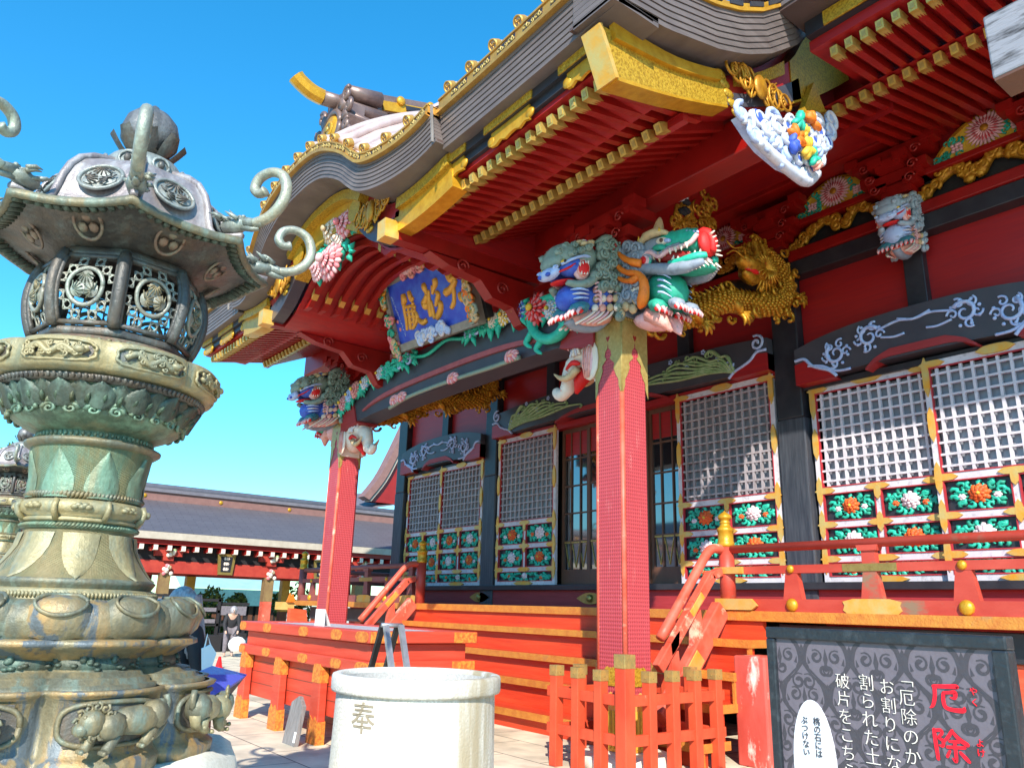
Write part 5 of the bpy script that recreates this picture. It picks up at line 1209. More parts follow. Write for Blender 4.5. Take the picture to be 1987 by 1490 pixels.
b=MB('goldfit'); b.prism([(3.95,6.46),(4.15,6.0),(4.19,6.02),(3.99,6.48)],XB+.03,XB-.20,'goldfit','yz'); part(b,'gilded_barge_end')
b=MB('goldeng')
for q in range(5): b.ell((XB+.014,5.66+.06*q,6.80-.09*q),(.02,.09,.05),'goldeng',8)
part(b,'gilt_crest')
knot(6.22,6.86,.95,.50,0,'gilt_openwork_knot',SIDE(XB+.06))
b=MB('redw'); b.add([(XB-.2,5.9,6.7),(XB-.2,8.3,7.78),(XB-.2,9.9,8.1),(XB-.2,9.9,9.8),(XB-.2,5.9,7.3)],[(0,1,2,3,4)],'redw'); b.add([(-5.2,8.3,7.3),(-3.6,8.3,7.3),(-3.6,8.3,9.4),(-5.2,8.3,9.4)],[(0,1,2,3)],'redw'); b.build_each('gable_wall_board',hall)
# carved cloud and phoenix pendant hanging below the barge board, in full sun
def pend(b):
    r=random.Random(21)
    body=[(5.78,6.44),(6.3,6.60),(7.0,6.86),(7.45,7.12),(7.36,6.80),(7.18,6.62),(7.05,6.36),(6.86,6.20),(6.5,6.16),(6.15,6.22),(5.98,6.30)]
    b.prism(body,-.02,-.12,'pblue','xy')
    edge=[Vector(p) for p in body]+[Vector(body[0])]; cen=Vector((6.66,6.50))
    for ring,(n,f,R0) in enumerate(((22,.0,.115),(14,.30,.105),(8,.58,.10))):
        for j in range(n):
            t=((j+.5*ring)/n%1.0)*(len(edge)-1.001); i=int(t); c=edge[i].lerp(edge[i+1],t-i).lerp(cen,f+r.uniform(-.03,.06)); R=R0*r.uniform(.8,1.15)
            b.ell((c[0],c[1],.01+.03*ring),(R*.75,R*.75,.035),r.choice(('blue','pblue','pblue')),9)
            b.tube([(c[0]+u,c[1]+v,.03+.03*ring) for u,v in spiral(0,0,R,.028,r.uniform(0,6),r.choice((1,-1))*1.15,12)],[.034-.0018*k for k in range(13)],7,'shell' if r.random()<.85 else 'pblue')
    for (u,v,k,R) in ((6.55,6.45,'orange',.13),(6.75,6.40,'yellow',.14),(6.85,6.33,'green2',.11),(6.62,6.68,'green2',.13),(6.9,6.78,'orange',.12),(6.72,6.56,'yellow',.10),(6.45,6.35,'blue',.12),(6.98,6.48,'pblue',.11),(6.9,6.26,'salmon',.07)):
        for q in range(5): a=r.uniform(0,6.28); b.ell((u+R*.5*cos(a),v+R*.5*sin(a),.13),(R*.7,R*.32,.05),k,7,rot=Matrix.Rotation(a,3,'Z'))
    b.tube(smooth_poly([(6.0,6.26,.0),(6.3,6.16,.02),(6.6,6.10,.02),(6.9,6.12,.0),(7.1,6.3,0)],4),.06,8,'shell')
b=MB('shell',SIDE(XB+.12)@Matrix.Translation((.03,-.11,0))); pend(b); tag(b.build('cloud_pendant_carving',hall),'white and blue cloud carving with orange and green figures in full sun')
b=MB('goldeng'); b.prism([(6.98,6.88),(7.5,7.14),(7.30,7.45)],XB+.10,XB+.02,'goldeng','yz'); part(b,'gilded_barge_tip')
# tabasami carving behind the post head: gilt openwork with a white bird
b=MB('goldpaint',SIDE(-6.02)); r=random.Random(4)
for j in range(40):
    u=7.15+r.uniform(0,.85); v=6.45+r.uniform(-.22,.35)+.45*(u-7.1); b.tube([(u+p,v+q,.03) for p,q in spiral(0,0,.10,.02,r.uniform(0,6),r.choice((1,-1))*1.1,8)],.02,5,'goldpaint')
for j in range(14): b.ell((7.25+r.uniform(-.12,.12),6.72+r.uniform(-.14,.14),.06),(.10,.05,.04),'white' if j%3 else 'darkcloth',6)
part(b,'openwork_bird_carving')
# ================================================================ main roof eave to the right of the porch
MR=FR
for i in range(46):
    x=-6.0+sp*i
    if x>-3.66: rafter(x,6.87,7.34,1.5,.10,FR)
    if x>-4.2: rafter(x,7.75,7.30,2.4,.22,LR)
b=MB('redw'); b.add([(-3.74,6.84,7.44),(2.2,6.84,7.44),(2.2,8.0,7.56),(-3.74,8.0,7.56)],[(0,1,2,3)],'redw'); b.add([(-5.2,7.7,7.37),(2.2,7.7,7.37),(2.2,9.9,7.86),(-5.2,9.9,7.86)],[(0,1,2,3)],'redw'); b.box((-4.2,7.84,7.36),(2.2,7.94,7.47),'redw'); b.box((-3.74,6.80,7.44),(2.2,6.86,7.56),'redw'); part(b,'rafter_board')
b=MB('black'); b.box((-3.72,6.70,7.56),(2.2,7.1,7.74),'black'); part(b,'eave_batten')
b=MB('goldeng')
for x in (-3.5,-2.0,-.6): b.box((x,6.68,7.56),(x+.6,6.71,7.73),'goldeng')
b.build_each('gilt_eave_fitting',hall)
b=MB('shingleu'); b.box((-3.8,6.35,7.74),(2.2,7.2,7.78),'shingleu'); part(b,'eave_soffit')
b=MB('shingle')
for i in range(7): b.box((-3.78,6.33-.01*i,7.78+.06*i),(2.2,6.9,7.836+.06*i),'shingle')
part(b,'eave_edge')
b=MB('copper'); b.add([(-19.5,6.3,8.22),(2.4,6.3,8.22),(2.4,14,13.5),(-19.5,14,13.5)],[(0,1,2,3)],'copper'); part(b,'main_roof_sheet')
b=MB('redw'); b.add([(-17.9,8.0,7.5),(-5,8.0,7.5),(-5,9.9,7.9),(-17.9,9.9,7.9)],[(0,1,2,3)],'redw'); part(b,'rafter_board')
# weathered beam of a small shelter close to the viewer, upper right corner
kk=3.2/6.3
wb=thing('weathered_beam','weathered grey white peeling beam end at the upper right edge, on its own post','beam',(-.45,3.28,0))
b=MB('guttw'); b.box((-1.94*kk,6.32*kk,1.55+4.25*kk),(-.35,6.66*kk,1.55+4.85*kk),'guttw'); b.build('beam_end',wb,.008)
b=MB('brown'); b.box((-1.93*kk,6.33*kk,1.55+4.225*kk),(-.35,6.65*kk,1.55+4.25*kk),'brown'); b.build('beam_soffit',wb)
b=MB('oldwood'); b.box((-.35,6.3*kk,0),(-.20,6.68*kk,1.55+4.9*kk),'oldwood'); b.build('post',wb,.008)
# ================================================================ name plaque hanging under the gable
pl=thing('name_plaque','blue plaque with three gold brushed characters in a carved frame, hanging under the porch gable','plaque',(XC,5.75,5.4))
TL,TR,BR,BL=[Vector(p) for p in (pY(749,556,5.52),pY(893,492,5.52),pY(918,612,5.86),pY(781,672,5.86))]
o=(TL+TR+BR+BL)/4; uu=((TR-TL)+(BR-BL)).normalized(); vv=((TL-BL)+(TR-BR)); vv=(vv-uu*vv.dot(uu)).normalized(); ww=uu.cross(vv).normalized(); 
if ww.y>0: ww=-ww
PW=((TR-TL).length+(BR-BL).length)/4; PHt=((TL-BL).length+(TR-BR).length)/4
PM=Matrix(((uu.x,vv.x,ww.x,o.x),(uu.y,vv.y,ww.y,o.y),(uu.z,vv.z,ww.z,o.z),(0,0,0,1)))
b=MB('plqblue',PM); b.box((-PW,-PHt,-.06),(PW,PHt,0),'plqblue'); b.build('blue_board',pl)
b=MB('frameg',PM); pass
t=.12; b.box((-PW-t,PHt,-.10),(PW+t,PHt+t,.05),'frameg'); b.box((-PW-t,-PHt-t,-.10),(PW+t,-PHt,.05),'frameg'); b.box((-PW-t,-PHt,-.10),(-PW,PHt,.05),'frameg'); b.box((PW,-PHt,-.10),(PW+t,PHt,.05),'frameg'); b.box((-PW-.05,-PHt-.05,-.2),(PW+.2,PHt+.05,-.10),'vdark'); b.build('frame',pl)
def cluster(b,u,v,a,c,ks,n,seed):
    r=random.Random(seed)
    for j in range(n):
        x,y=u+r.uniform(-a,a),v+r.uniform(-c,c); b.tube([(x+p,y+q,.08) for p,q in spiral(0,0,r.uniform(.05,.09),.015,r.uniform(0,6),r.choice((1,-1))*1.2,9)],[.03-.002*k for k in range(10)],6,r.choice(ks))
        b.ell((x,y,.05),(.05,.05,.04),r.choice(ks),6)
for (nm,u,v,a,c,ks,n) in (('flame_carving',-PW*.10,PHt+t*.6,.30,.06,('pink','salmon','ppink'),22),('wave_carving',.05,-PHt-.02,.42,.07,('pblue','white','pblue'),30),('corner_carving',-PW-t*.6,PHt*.9,.08,.24,('goldpaint','boneh','green','goldpaint'),18),('corner_carving',-PW-t*.5,-PHt*.75,.08,.34,('boneh','green','golddull','pink'),22),('corner_carving',PW+t*.5,-PHt*.35,.08,.34,('boneh','orange','greyg','golddull'),24),('corner_carving',PW*.42,PHt+t*.7,.36,.05,('goldpaint','boneh','pink','greyg'),18)):
    b=MB('pink',PM); cluster(b,u,v,a,c,ks,n,int(u*100)+n); b.build(nm,pl)
def brush(b,strokes,k,w=.012):
    for st in strokes:
        pts=smooth_poly([(p[0],p[1]) for p in st],5); rr=smooth_poly([(p[2],0) for p in st],5)
        b.tube([(p[0],p[1],w) for p in pts],[max(.004,q[0]) for q in rr],8,k,flat=None)
# strokes traced in the plaque's own frame (u across, v up), three cursive characters read right to left
inv=PM.inverted()
def pq(px,py):
    x=720+px/6.77; y=480+py/6.77; d=ray(x,y); q=EYE+d*((o-EYE).dot(ww)/d.dot(ww)); q=inv@q; return q.x,q.y
SC=.0065
def st(*a): return [(*pq(x,y),r*SC*.40) for x,y,r in a]
chars={'大':[st((1000,295,16),(1020,350,24),(1055,420,24),(1095,400,20),(1120,430,16)),st((1120,420,16),(1090,490,22),(1050,550,22),(1000,590,26),(1015,610,20)),st((1075,480,16),(1095,580,16),(1098,680,15),(1090,740,17),(1065,785,14),(1045,775,8)),st((1165,612,16),(1200,640,28),(1235,680,30),(1248,715,18))],
'杉':[st((690,475,15),(705,520,22),(730,590,16),(745,640,15)),st((745,620,18),(730,690,24),(700,735,22),(730,770,26),(760,740,14)),st((760,560,10),(770,700,16),(785,820,20),(800,910,18)),st((840,415,20),(852,470,22),(830,540,15),(810,610,12)),st((800,500,8),(800,580,8)),st((860,590,14),(890,620,18),(875,690,18),(855,770,12)),st((880,720,14),(920,740,20),(925,800,22),(900,880,22),(870,935,14)),st((790,700,10),(815,800,14),(830,880,16),(850,925,18))],
'殿':[st((425,620,20),(445,690,26),(430,740,18),(450,780,16)),st((500,580,16),(525,650,20),(540,700,14),(555,650,16)),st((430,760,12),(450,860,14),(470,960,14),(480,1090,12)),st((450,790,10),(530,770,12),(590,790,14)),st((490,790,10),(510,900,14),(520,1000,15),(530,1080,14)),st((540,800,10),(560,900,14),(575,980,15),(580,1040,14)),st((470,850,8),(590,830,10)),st((480,920,8),(600,900,10)),st((500,1000,8),(590,960,9)),st((590,850,12),(615,930,16),(570,1040,14),(545,1070,8)),st((600,910,12),(640,960,16),(690,985,20),(740,955,16)),st((560,720,14),(550,760,12))]}
for c,ss in chars.items():
    b=MB('goldpaint2',PM); brush(b,ss,'goldpaint2',.0); b.build('gold_character',pl)
b=MB('pink',PM); r=random.Random(9)
for j in range(14):
    u,v=pq(275+j*14.,660+j*38)
    for q in range(3): b.tube([(u+r.uniform(-.02,.02),v+r.uniform(-.02,.02),.003),(u+r.uniform(-.03,.03),v+r.uniform(-.03,.03),.003)],.004,4,'pblue')
for (px,py) in ((350,980),(385,1080)): u,v=pq(px,py); b.ell((u,v,.0),(.035,.035,.01),'pink',8)
u,v=pq(1128,325); b.box((u-.05,v-.10,.0),(u+.05,v+.10,.005),'pblue'); b.box((u-.035,v-.085,.004),(u+.035,v+.085,.008),'plqblue'); 
for q in range(3): b.box((u-.03,v-.06+.05*q,.007),(u+.03,v-.045+.05*q,.011),'pblue')
b.build('small_inscription',pl)

# ================================================================ offering box
OX0,OX1,OY0,OY1=-11.72,-7.86,4.22,5.5
box=thing('offering_box','large orange red slatted offering box with gilt patches standing before the stairs','offering box',((OX0+OX1)/2,(OY0+OY1)/2,0))
b=MB('redsun'); b.box((OX0+.12,OY0+.06,.30),(OX1-.12,OY1-.06,.84),'boxred'); b.box((OX0+.06,OY0+.02,.96),(OX1-.06,OY1-.02,1.14),'boxred'); b.box((OX0+.16,OY0+.12,.80),(OX1-.16,OY1-.12,1.16),'brown'); b.build('box_body',box,.008)
b=MB('boxred')
for z in (.47,.62,.75):   # plank joints
    b.box((OX0+.115,OY0+.057,z),(OX1-.115,OY0+.062,z+.006),'brown'); b.box((OX1-.122,OY0+.06,z),(OX1-.117,OY1-.06,z+.006),'brown')
b.build_each('plank_joint',box)
b=MB('boxred'); b.box((OX0-.03,OY0-.05,.84),(OX1+.03,OY0+.02,.965),'boxred'); b.box((OX1-.06,OY0+.02,.84),(OX1+.03,OY1+.05,.965),'boxred'); b.box((OX0-.03,OY0+.02,.84),(OX0+.06,OY1+.05,.965),'boxred'); b.build('waist_rail',box,.012)
b=MB('boxred'); w=.16
for lo,hi in (((OX0-.05,OY0-.07),(OX1+.05,OY0+w)),((OX0-.05,OY1-w),(OX1+.05,OY1+.07)),((OX0-.05,OY0+w),(OX0+w,OY1-w)),((OX1-w,OY0+w),(OX1+.05,OY1-w))): b.box((*lo,1.15),(*hi,1.275),'boxred')
b.build('lid_frame',box,.014)
b=MB('oldwood2'); pass
for j in range(9): y=OY0+w+.02+j*.115; b.box((OX0+w,y,1.19),(OX1-w,y+.06,1.262),'oldwood2')
b.box((OX0+w,OY0+w,1.10),(OX1-w,OY1-w,1.12),'vdark'); b.build('lid_slats',box)
def leg(x,y,fx,fy):
    b=MB('boxred')
    if fy: b.prism([(x-.13,0),(x+.13,0),(x+.10,.80),(x+.07,.86),(x-.07,.86),(x-.10,.80)],y,y+.10,'boxred')
    else: b.prism([(y-.13,0),(y+.13,0),(y+.10,.80),(y+.07,.86),(y-.07,.86),(y-.10,.80)],x,x-.10,'boxred','yz')
    L=b.build('leg',box,.012)
    b=MB('goldeng2')
    if fy: b.prism([(x-.134,0),(x+.134,0),(x+.124,.24),(x+.06,.30),(x,.25),(x-.06,.30),(x-.124,.24)],y-.006,y+.104,'goldeng2'); b.prism([(x-.108,.66),(x+.108,.66),(x+.104,.80),(x+.072,.866),(x-.072,.866),(x-.104,.80)],y-.006,y+.104,'goldeng2')
    else: b.prism([(y-.134,0),(y+.134,0),(y+.124,.24),(y+.06,.30),(y,.25),(y-.06,.30),(y-.124,.24)],x+.006,x-.104,'goldeng2','yz'); b.prism([(y-.108,.66),(y+.108,.66),(y+.104,.80),(y+.072,.866),(y-.072,.866),(y-.104,.80)],x+.006,x-.104,'goldeng2','yz')
    b.build_each('gilt_foot',L)
for x in (-11.5,-10.25,-9.05,-8.05): leg(x,OY0-.06,0,1)
for y in (OY0+.22,OY1-.25): leg(OX1+.03,y,1,0)
b=MB('goldeng2')
def patch(x0,x1,z0,z1,Y): 
    n=16;cx,cz=(x0+x1)/2,(z0+z1)/2; b.prism([(cx+(x1-x0)/2*math.copysign(abs(cos(2*PI*i/n))**.5,cos(2*PI*i/n))*(1-.12*abs(sin(4*PI*i/n))),cz+(z1-z0)/2*math.copysign(abs(sin(2*PI*i/n))**.5,sin(2*PI*i/n))) for i in range(n)],Y-.004,Y+.01,'goldeng2')
for (zz,Y) in (((1.156,1.27),OY0-.072),((.85,.955),OY0-.052)):
    patch(OX0-.04,OX0+.20,*zz,Y); patch(OX1-.26,OX1+.04,*zz,Y)
    for x in (-10.72,-9.52,-8.6): patch(x-.14,x+.14,*zz,Y)
for (z0,z1,X) in ((1.156,1.27,OX1+.052),(.85,.955,OX1+.032)):
    for (y0,y1) in ((OY0-.05,OY0+.28),(OY1-.26,OY1+.05)): b.box((X-.005,y0,z0),(X+.002,y1,z1),'goldeng2')
b.build_each('gilt_patch',box)
p=pY(623,1212,4.4); nz=1.277
card=MB('paper'); card.box((p.x-.15,4.38,nz),(p.x+.13,4.384,nz+.20),'paper'); card.add([(p.x-.15,4.386,nz+.2),(p.x+.13,4.386,nz+.2),(p.x+.13,4.47,nz),(p.x-.15,4.47,nz)],[(0,1,2,3)],'paper')
tag(card.build('paper_sign'),'blank white paper card standing on the offering box lid','sign')
# leaning five-sided wooden board
b=MB('oldwood'); c=Matrix.Translation((pY(570,1425,3.98).x,3.92,0))@Matrix.Rotation(R_(-8),4,'X'); b.M=c
b.prism([(-.17,0),(.17,0),(.165,.42),(.02,.52),(-.15,.44)],0,.05,'oldwood'); b.box((-.145+.26,-.004,.04),(.16,0,.15),'paper')
tag(b.build('wooden_board'),'weathered grey five sided wooden board leaning against the offering box','board')
# ================================================================ stone vat
VA=Vector((-4.693,2.869)); VR=.515; VT=1.125
vat=thing('stone_vat','pale round stone vat carved with one character, in front of the offering box','stone vat',(VA.x,VA.y,0))
def stonevat():
    m=bpy.data.materials.new('stained_pale_stone'); m.use_nodes=True; t=m.node_tree; N=t.nodes; L=t.links; bb=N['Principled BSDF']
    tc=N.new('ShaderNodeTexCoord'); mp=N.new('ShaderNodeMapping'); mp.inputs['Scale'].default_value=(1,1,.12); L.new(tc.outputs['Object'],mp.inputs[0])
    def nz(s,lo,hi,src,d=6):
        n=N.new('ShaderNodeTexNoise'); n.inputs['Scale'].default_value=s; n.inputs['Detail'].default_value=d; L.new(src,n.inputs['Vector']); r=N.new('ShaderNodeMapRange'); r.inputs[1].default_value=lo; r.inputs[2].default_value=hi; L.new(n.outputs[0],r.inputs[0]); return r.outputs[0],n.outputs[0]
    f1,_=nz(4.5,.56,.80,mp.outputs[0]); f2,n2=nz(70,.35,.75,tc.outputs['Object'],3); f3,_=nz(3,.5,.7,tc.outputs['Object'])
    c=mixc(N,L,f1,(.72,.71,.66),(.50,.47,.38)); c=mixc(N,L,f3,c,(.74,.70,.60))
    x=N.new('ShaderNodeMix'); x.data_type='RGBA'; x.blend_type='MULTIPLY'; x.inputs[0].default_value=.7; L.new(c,x.inputs[6]); L.new(mixc(N,L,f2,(1.,1.,1.),(.55,.53,.48)),x.inputs[7])
    # run-off stain on the right flank
    sx=N.new('ShaderNodeSeparateXYZ'); L.new(tc.outputs['Object'],sx.inputs[0])
    h=maths(N,L,'ADD',maths(N,L,'MULTIPLY',sx.outputs[0],.62),maths(N,L,'MULTIPLY',sx.outputs[1],.785)); f4=N.new('ShaderNodeMapRange'); f4.inputs[1].default_value=-4.693*.62+2.869*.785+.18; f4.inputs[2].default_value=-4.693*.62+2.869*.785+.34; L.new(h,f4.inputs[0])
    f5,_=nz(9,.35,.6,mp.outputs[0]); st=maths(N,L,'MULTIPLY',f4.outputs[0],f5)
    L.new(mixc(N,L,st,x.outputs[2],(.36,.30,.20)),bb.inputs['Base Color']); bb.inputs['Roughness'].default_value=.85
    bp=N.new('ShaderNodeBump'); bp.inputs['Strength'].default_value=.8; bp.inputs['Distance'].default_value=.006; L.new(n2,bp.inputs['Height']); L.new(bp.outputs[0],bb.inputs['Normal']); return m
M['stonev']=stonevat()
b=MB('stonev'); prof=[(.56,0),(.55,.12),(.535,.3),(.522,.6),(.515,VT-.13),(.513,VT-.105)]
b.lathe(prof,64,'stonev',VA); b.build('vat_body',vat)
b=MB('stonev'); b.lathe([(.508,VT-.115),(.522,VT-.11),(.545,VT-.105),(.551,VT-.09),(.551,VT-.022),(.545,VT-.006),(.53,VT),(.50,VT),(.488,VT-.008),(.484,VT-.03),(.48,VT-.5),(.001,VT-.52)],64,'stonev',VA); b.mi=[(b.idx('granite') if max((b.v[i]-Vector((VA.x,VA.y,b.v[i].z))).length for i in f)<.487 and min(b.v[i].z for i in f)<VT-.02 else m) for f,m in zip(b.f,b.mi)]; b.build('vat_rim',vat)
FONTS={}
def textmesh(s,size,k,extr=.001,vertical=False,off=0.):
    cu=bpy.data.curves.new('t','FONT'); cu.body=s; cu.size=size; cu.extrude=extr; cu.offset=off; cu.align_x='CENTER'; cu.align_y='CENTER'; cu.resolution_u=3; cu.space_line=.82
    o=bpy.data.objects.new('t',cu); COL.objects.link(o); bpy.context.view_layer.update()
    me=bpy.data.meshes.new_from_object(o.evaluated_get(bpy.context.evaluated_depsgraph_get())); bpy.data.objects.remove(o); bpy.data.curves.remove(cu)
    me.materials.clear(); me.materials.append(M[k]); return me
def textobj(name,s,size,k,mx,parent,extr=.002,off=0.,bend=None):
    me=textmesh(s,size,k,extr,off=off); me.name=name
    for v in me.vertices: v.co=(bend(v.co) if bend else mx@v.co)
    o=bpy.data.objects.new(name,me); COL.objects.link(o)
    if parent: o.parent=parent; o.matrix_parent_inverse=inv_world(parent)
    return o
# character on the approach side; dark colour paints the shadow of its carved grooves
dv=Vector((-VA.x,-VA.y)).normalized(); ang0=math.atan2(dv.y,dv.x)
pc=pY(708,1395,VA.y-.4); a0=ang0-math.asin(.60)
def bendvat(co):
    a=a0+co.x/VR; r=VR+.004+co.z; return Vector((VA.x+r*cos(a),VA.y+r*sin(a),.885+co.y))
textobj('carved_character','奉',.19,'carved',None,vat,.003,0,bendvat)
# ================================================================ fence round the near post
fen=thing('post_guard_fence','low orange red picket fence with gilt caps around the foot of the near porch post','fence',(-6.2,6.5,0))
fx0,fx1,fy0,fy1=-6.69,-5.68,5.82,7.19
PKT=None
def picket(x,y):
    global PKT
    if PKT is None:
        b=MB('fence'); b.box((-.052,-.052,.0),(.052,.052,.90),'fence'); o=b.build('picket',fen,.006)
        b=MB('goldcapf'); b.box((-.057,-.057,.88),(.057,.057,.985),'goldcapf'); 
        for d in ((.058,0),(-.058,0),(0,.058),(0,-.058)): b.ell((d[0],d[1],.92),.008,'golddull',6)
        b.build('gilt_cap',o,.006); PKT=o
    else: o=dup(PKT)
    o.location=(x+ .0,y,0); 
    return o
pts=[(fx1-.335*i,fy0) for i in (1,2,3)]+[(fx1,fy0+.3425*i) for i in (1,2,3,4)]+[(fx0,fy0+.3425*i) for i in (1,2,3,4)]+[(fx1-.335*i,fy1) for i in (1,2)]
for x,y in pts: picket(x,y)
b=MB('fence'); b.box((fx1-.07,fy0-.07,0),(fx1+.07,fy0+.07,1.04),'fence'); cp=b.build('corner_post',fen,.008)
b=MB('goldcapf'); b.box((fx1-.076,fy0-.076,1.02),(fx1+.076,fy0+.076,1.15),'goldcapf'); b.build('gilt_cap',cp,.006)
for z in (.72,.36):
    for lo,hi in (((fx0-.12,fy0-.028),(fx1,fy0+.028)),((fx0,fy1-.028),(fx1,fy1+.028)),((fx1-.028,fy0),(fx1+.028,fy1+.12)),((fx0-.028,fy0),(fx0+.028,fy1))):
        b=MB('fence'); b.box((*lo,z-.05),(*hi,z+.05),'fence'); b.build('rail',fen,.005)
# ================================================================ notice board, lower right
SYF=2.92; a=pY(1484,1212,SYF); c=pY(1950,1238,SYF)
sx0,sx1,sz1=a.x,c.x,(a.z+c.z)/2
sign=thing('notice_board','black framed slate board with a red brushed heading and white Japanese columns','notice board',((sx0+sx1)/2,SYF,0))
b=MB('signframe'); t=.045
b.box((sx0,SYF-.0,sz1-t),(sx1,SYF+.07,sz1),'signframe'); b.box((sx0,SYF,.45),(sx0+t*.85,SYF+.07,sz1-t),'signframe'); b.box((sx1-t*1.1,SYF,.45),(sx1,SYF+.07,sz1-t),'signframe'); b.box((sx0+t*.85,SYF,.45),(sx1-t*1.1,SYF+.07,.5),'signframe')
b.build('frame',sign,.006)
b=MB('signframe')
for x in (sx0+.02,sx1-.06): b.box((x,SYF+.02,0),(x+.04,SYF+.06,.45),'signframe'); b.box((x,SYF-.2,0),(x+.04,SYF+.3,.04),'signframe')
b.build('foot',sign)
SP=SYF+.018
b=MB('signpanel'); b.box((sx0+t*.8,SP,.5),(sx1-t,SP+.03,sz1-t*.9),'signpanel'); pan=b.build('panel',sign)
b=MB('signorn',FRONT(SP)); r=random.Random(6); HH=[.0006]
def nh():
    HH[0]+=.000005; return HH[0]
def orn(b,cx,cz,s):
    for g in (1,-1):
        b.ribbon([(cx+g*u,cz+v) for u,v in smooth_poly([(0,.13*s),(.05*s,.07*s),(.10*s,.03*s),(.115*s,-.05*s),(.07*s,-.10*s),(.0,-.16*s)],5)],[.004]*8+[.009]*10+[.004]*8,nh(),'signorn')
        for (du,dv,R,tt) in ((.05,-.02,.035,1.2),(.115,.10,.03,-1.2),(.10,-.14,.04,1.3)): b.ribbon([(cx+g*(du*s+u),cz+dv*s+v) for u,v in spiral(0,0,R*s,.006,1,tt,14)],[.002+.0005*i for i in range(15)],nh(),'signorn')
        b.prism([(cx+g*.03*s,cz+.16*s),(cx+g*.045*s,cz+.13*s),(cx+g*.03*s,cz+.125*s)],nh(),-.001,'signorn','xy')
    b.prism([(cx,cz+.02*s),(cx+.012*s,cz-.03*s),(cx,cz-.08*s),(cx-.012*s,cz-.03*s)],nh(),-.001,'signorn','xy'); b.prism([(cx,cz+.22*s),(cx+.014*s,cz+.19*s),(cx,cz+.15*s),(cx-.014*s,cz+.19*s)],nh(),-.001,'signorn','xy')
nx=4; W_=(sx1-sx0-.1)/nx
for i in range(nx+1):
    for j in range(4): orn(b,sx0+.05+W_*(i+.0+.5*(j%2)) ,sz1-.09-.145*j,.80)
for i,v in enumerate(b.v): b.v[i]=Vector((min(max(v.x,sx0+.04),sx1-.05),v.y,min(v.z,sz1-.045)))
b.build('arabesque_print',sign)
def col(s,px,py0,size,pitch,k,skew=0.,off=0.):
    """vertical line of characters starting at a point of the board"""
    x,z=qY(px,py0,SP)
    for i,ch in enumerate(s):
        mx=Matrix.Translation((x,SP-.0045,z-i*pitch))@Matrix(((1,0,0,0),(0,0,-1,0),(0,1,0,0),(0,0,0,1)))
        textobj('printed_character',ch,size,k,mx,sign,.0012,off)
u1=(qY(1650,1320,SP)[1]-qY(1650,1420,SP)[1])/100
col('破片をこちら',1636,1323,.060,.0625,'signtext',0,-.0009); col('割られた土',1682,1326,.062,.0628,'signtext',0,-.0009)
col('お割りになり',1722,1334,.060,.0635,'signtext',0,-.0009); col('﹁厄除のかわ',1757,1318,.060,.0640,'signtext',0,-.0009)
# heading drawn as brush strokes
b=MB('signred',FRONT(SP)); hx,hz=qY(1836,1352,SP); hs=.062
def hb(ox,oz,s,ss):
    for q in ss:
        pts=smooth_poly([(p[0],p[1]) for p in q],5); rr=smooth_poly([(p[2],0) for p in q],5)
        b.ribbon([(ox+p[0]*s,oz+p[1]*s) for p in pts],[rr[i][0]*s*1.35 for i in range(len(pts))],.0040+.00010*ss.index(q),'signred')
        for e in (0,-1): b.prism([(ox+pts[e][0]*s+rr[e][0]*s*1.2*cos(PI*w/6),oz+pts[e][1]*s+rr[e][0]*s*1.2*sin(PI*w/6)) for w in range(12)],.0039,.0030,"signred","xy")
hb(hx,hz,hs,[[(-.62,.52,.07),(0,.56,.08),(.62,.60,.09),(.66,.54,.05)],[(-.55,.50,.08),(-.58,0,.08),(-.72,-.45,.07),(-.9,-.62,.03)],[(-.12,.22,.06),(.2,.26,.06),(.52,.30,.08),(.5,.05,.08),(.40,-.02,.05),(.25,.02,.03)],[(-.10,.22,.07),(-.14,-.2,.08),(-.05,-.52,.08),(.35,-.62,.08),(.85,-.60,.09),(.92,-.46,.05)]])
b.build('red_heading',sign); b=MB('signred',FRONT(SP)); hx2,hz2=qY(1846,1444,SP)
hb(hx2,hz2,hs*1.02,[[(-.80,.66,.07),(-.78,0,.08),(-.74,-.80,.07)],[(-.78,.62,.06),(-.45,.66,.07),(-.40,.50,.06),(-.60,.28,.05),(-.38,.15,.07),(-.42,-.12,.06),(-.60,-.1,.03)],[(.15,.72,.06),(-.05,.42,.07),(-.30,.15,.05)],[(.15,.68,.05),(.45,.35,.08),(.85,.10,.09)],[(-.05,.16,.05),(.45,.20,.06)],[(-.2,-.14,.06),(.25,-.10,.06),(.70,-.06,.06)],[(.22,.18,.07),(.22,-.4,.07),(.18,-.80,.06),(.02,-.66,.03)],[(-.08,-.32,.05),(-.25,-.62,.06)],[(.45,-.32,.06),(.70,-.56,.08),(.85,-.72,.06)]])
b.build('red_heading',sign)
col('やく',1890,1342,.028,.034,'signred'); col('よけ',1903,1442,.028,.030,'signred')
b=MB('oval',FRONT(SP)); ox,oz=qY(1582,1470,SP); top=qY(1575,1357,SP)[1]; n=40
hw=(qY(1618,1470,SP)[0]-qY(1536,1470,SP)[0])/2
b.prism([(ox+hw*cos(2*PI*i/n),oz-.03+(top-oz+.03)*sin(2*PI*i/n)) for i in range(n)],.0042,-.001,'oval','xy'); b.build('oval_label',sign)
SPo=SP; SP=SP-.0025
col('桃の石には',1586,1400,.031,.0285,'ink'); col('ぶつけない',1562,1397,.031,.0285,'ink'); SP=SPo
# low grey plank end beside the board
p=pX(1455,1360,-5.4); b=MB('oldwood'); b.box((-5.55,8.35,.52),(-4.9,8.44,.80),'oldwood'); tag(b.build('plank'),'short grey weathered plank fixed beside the stair post','plank')
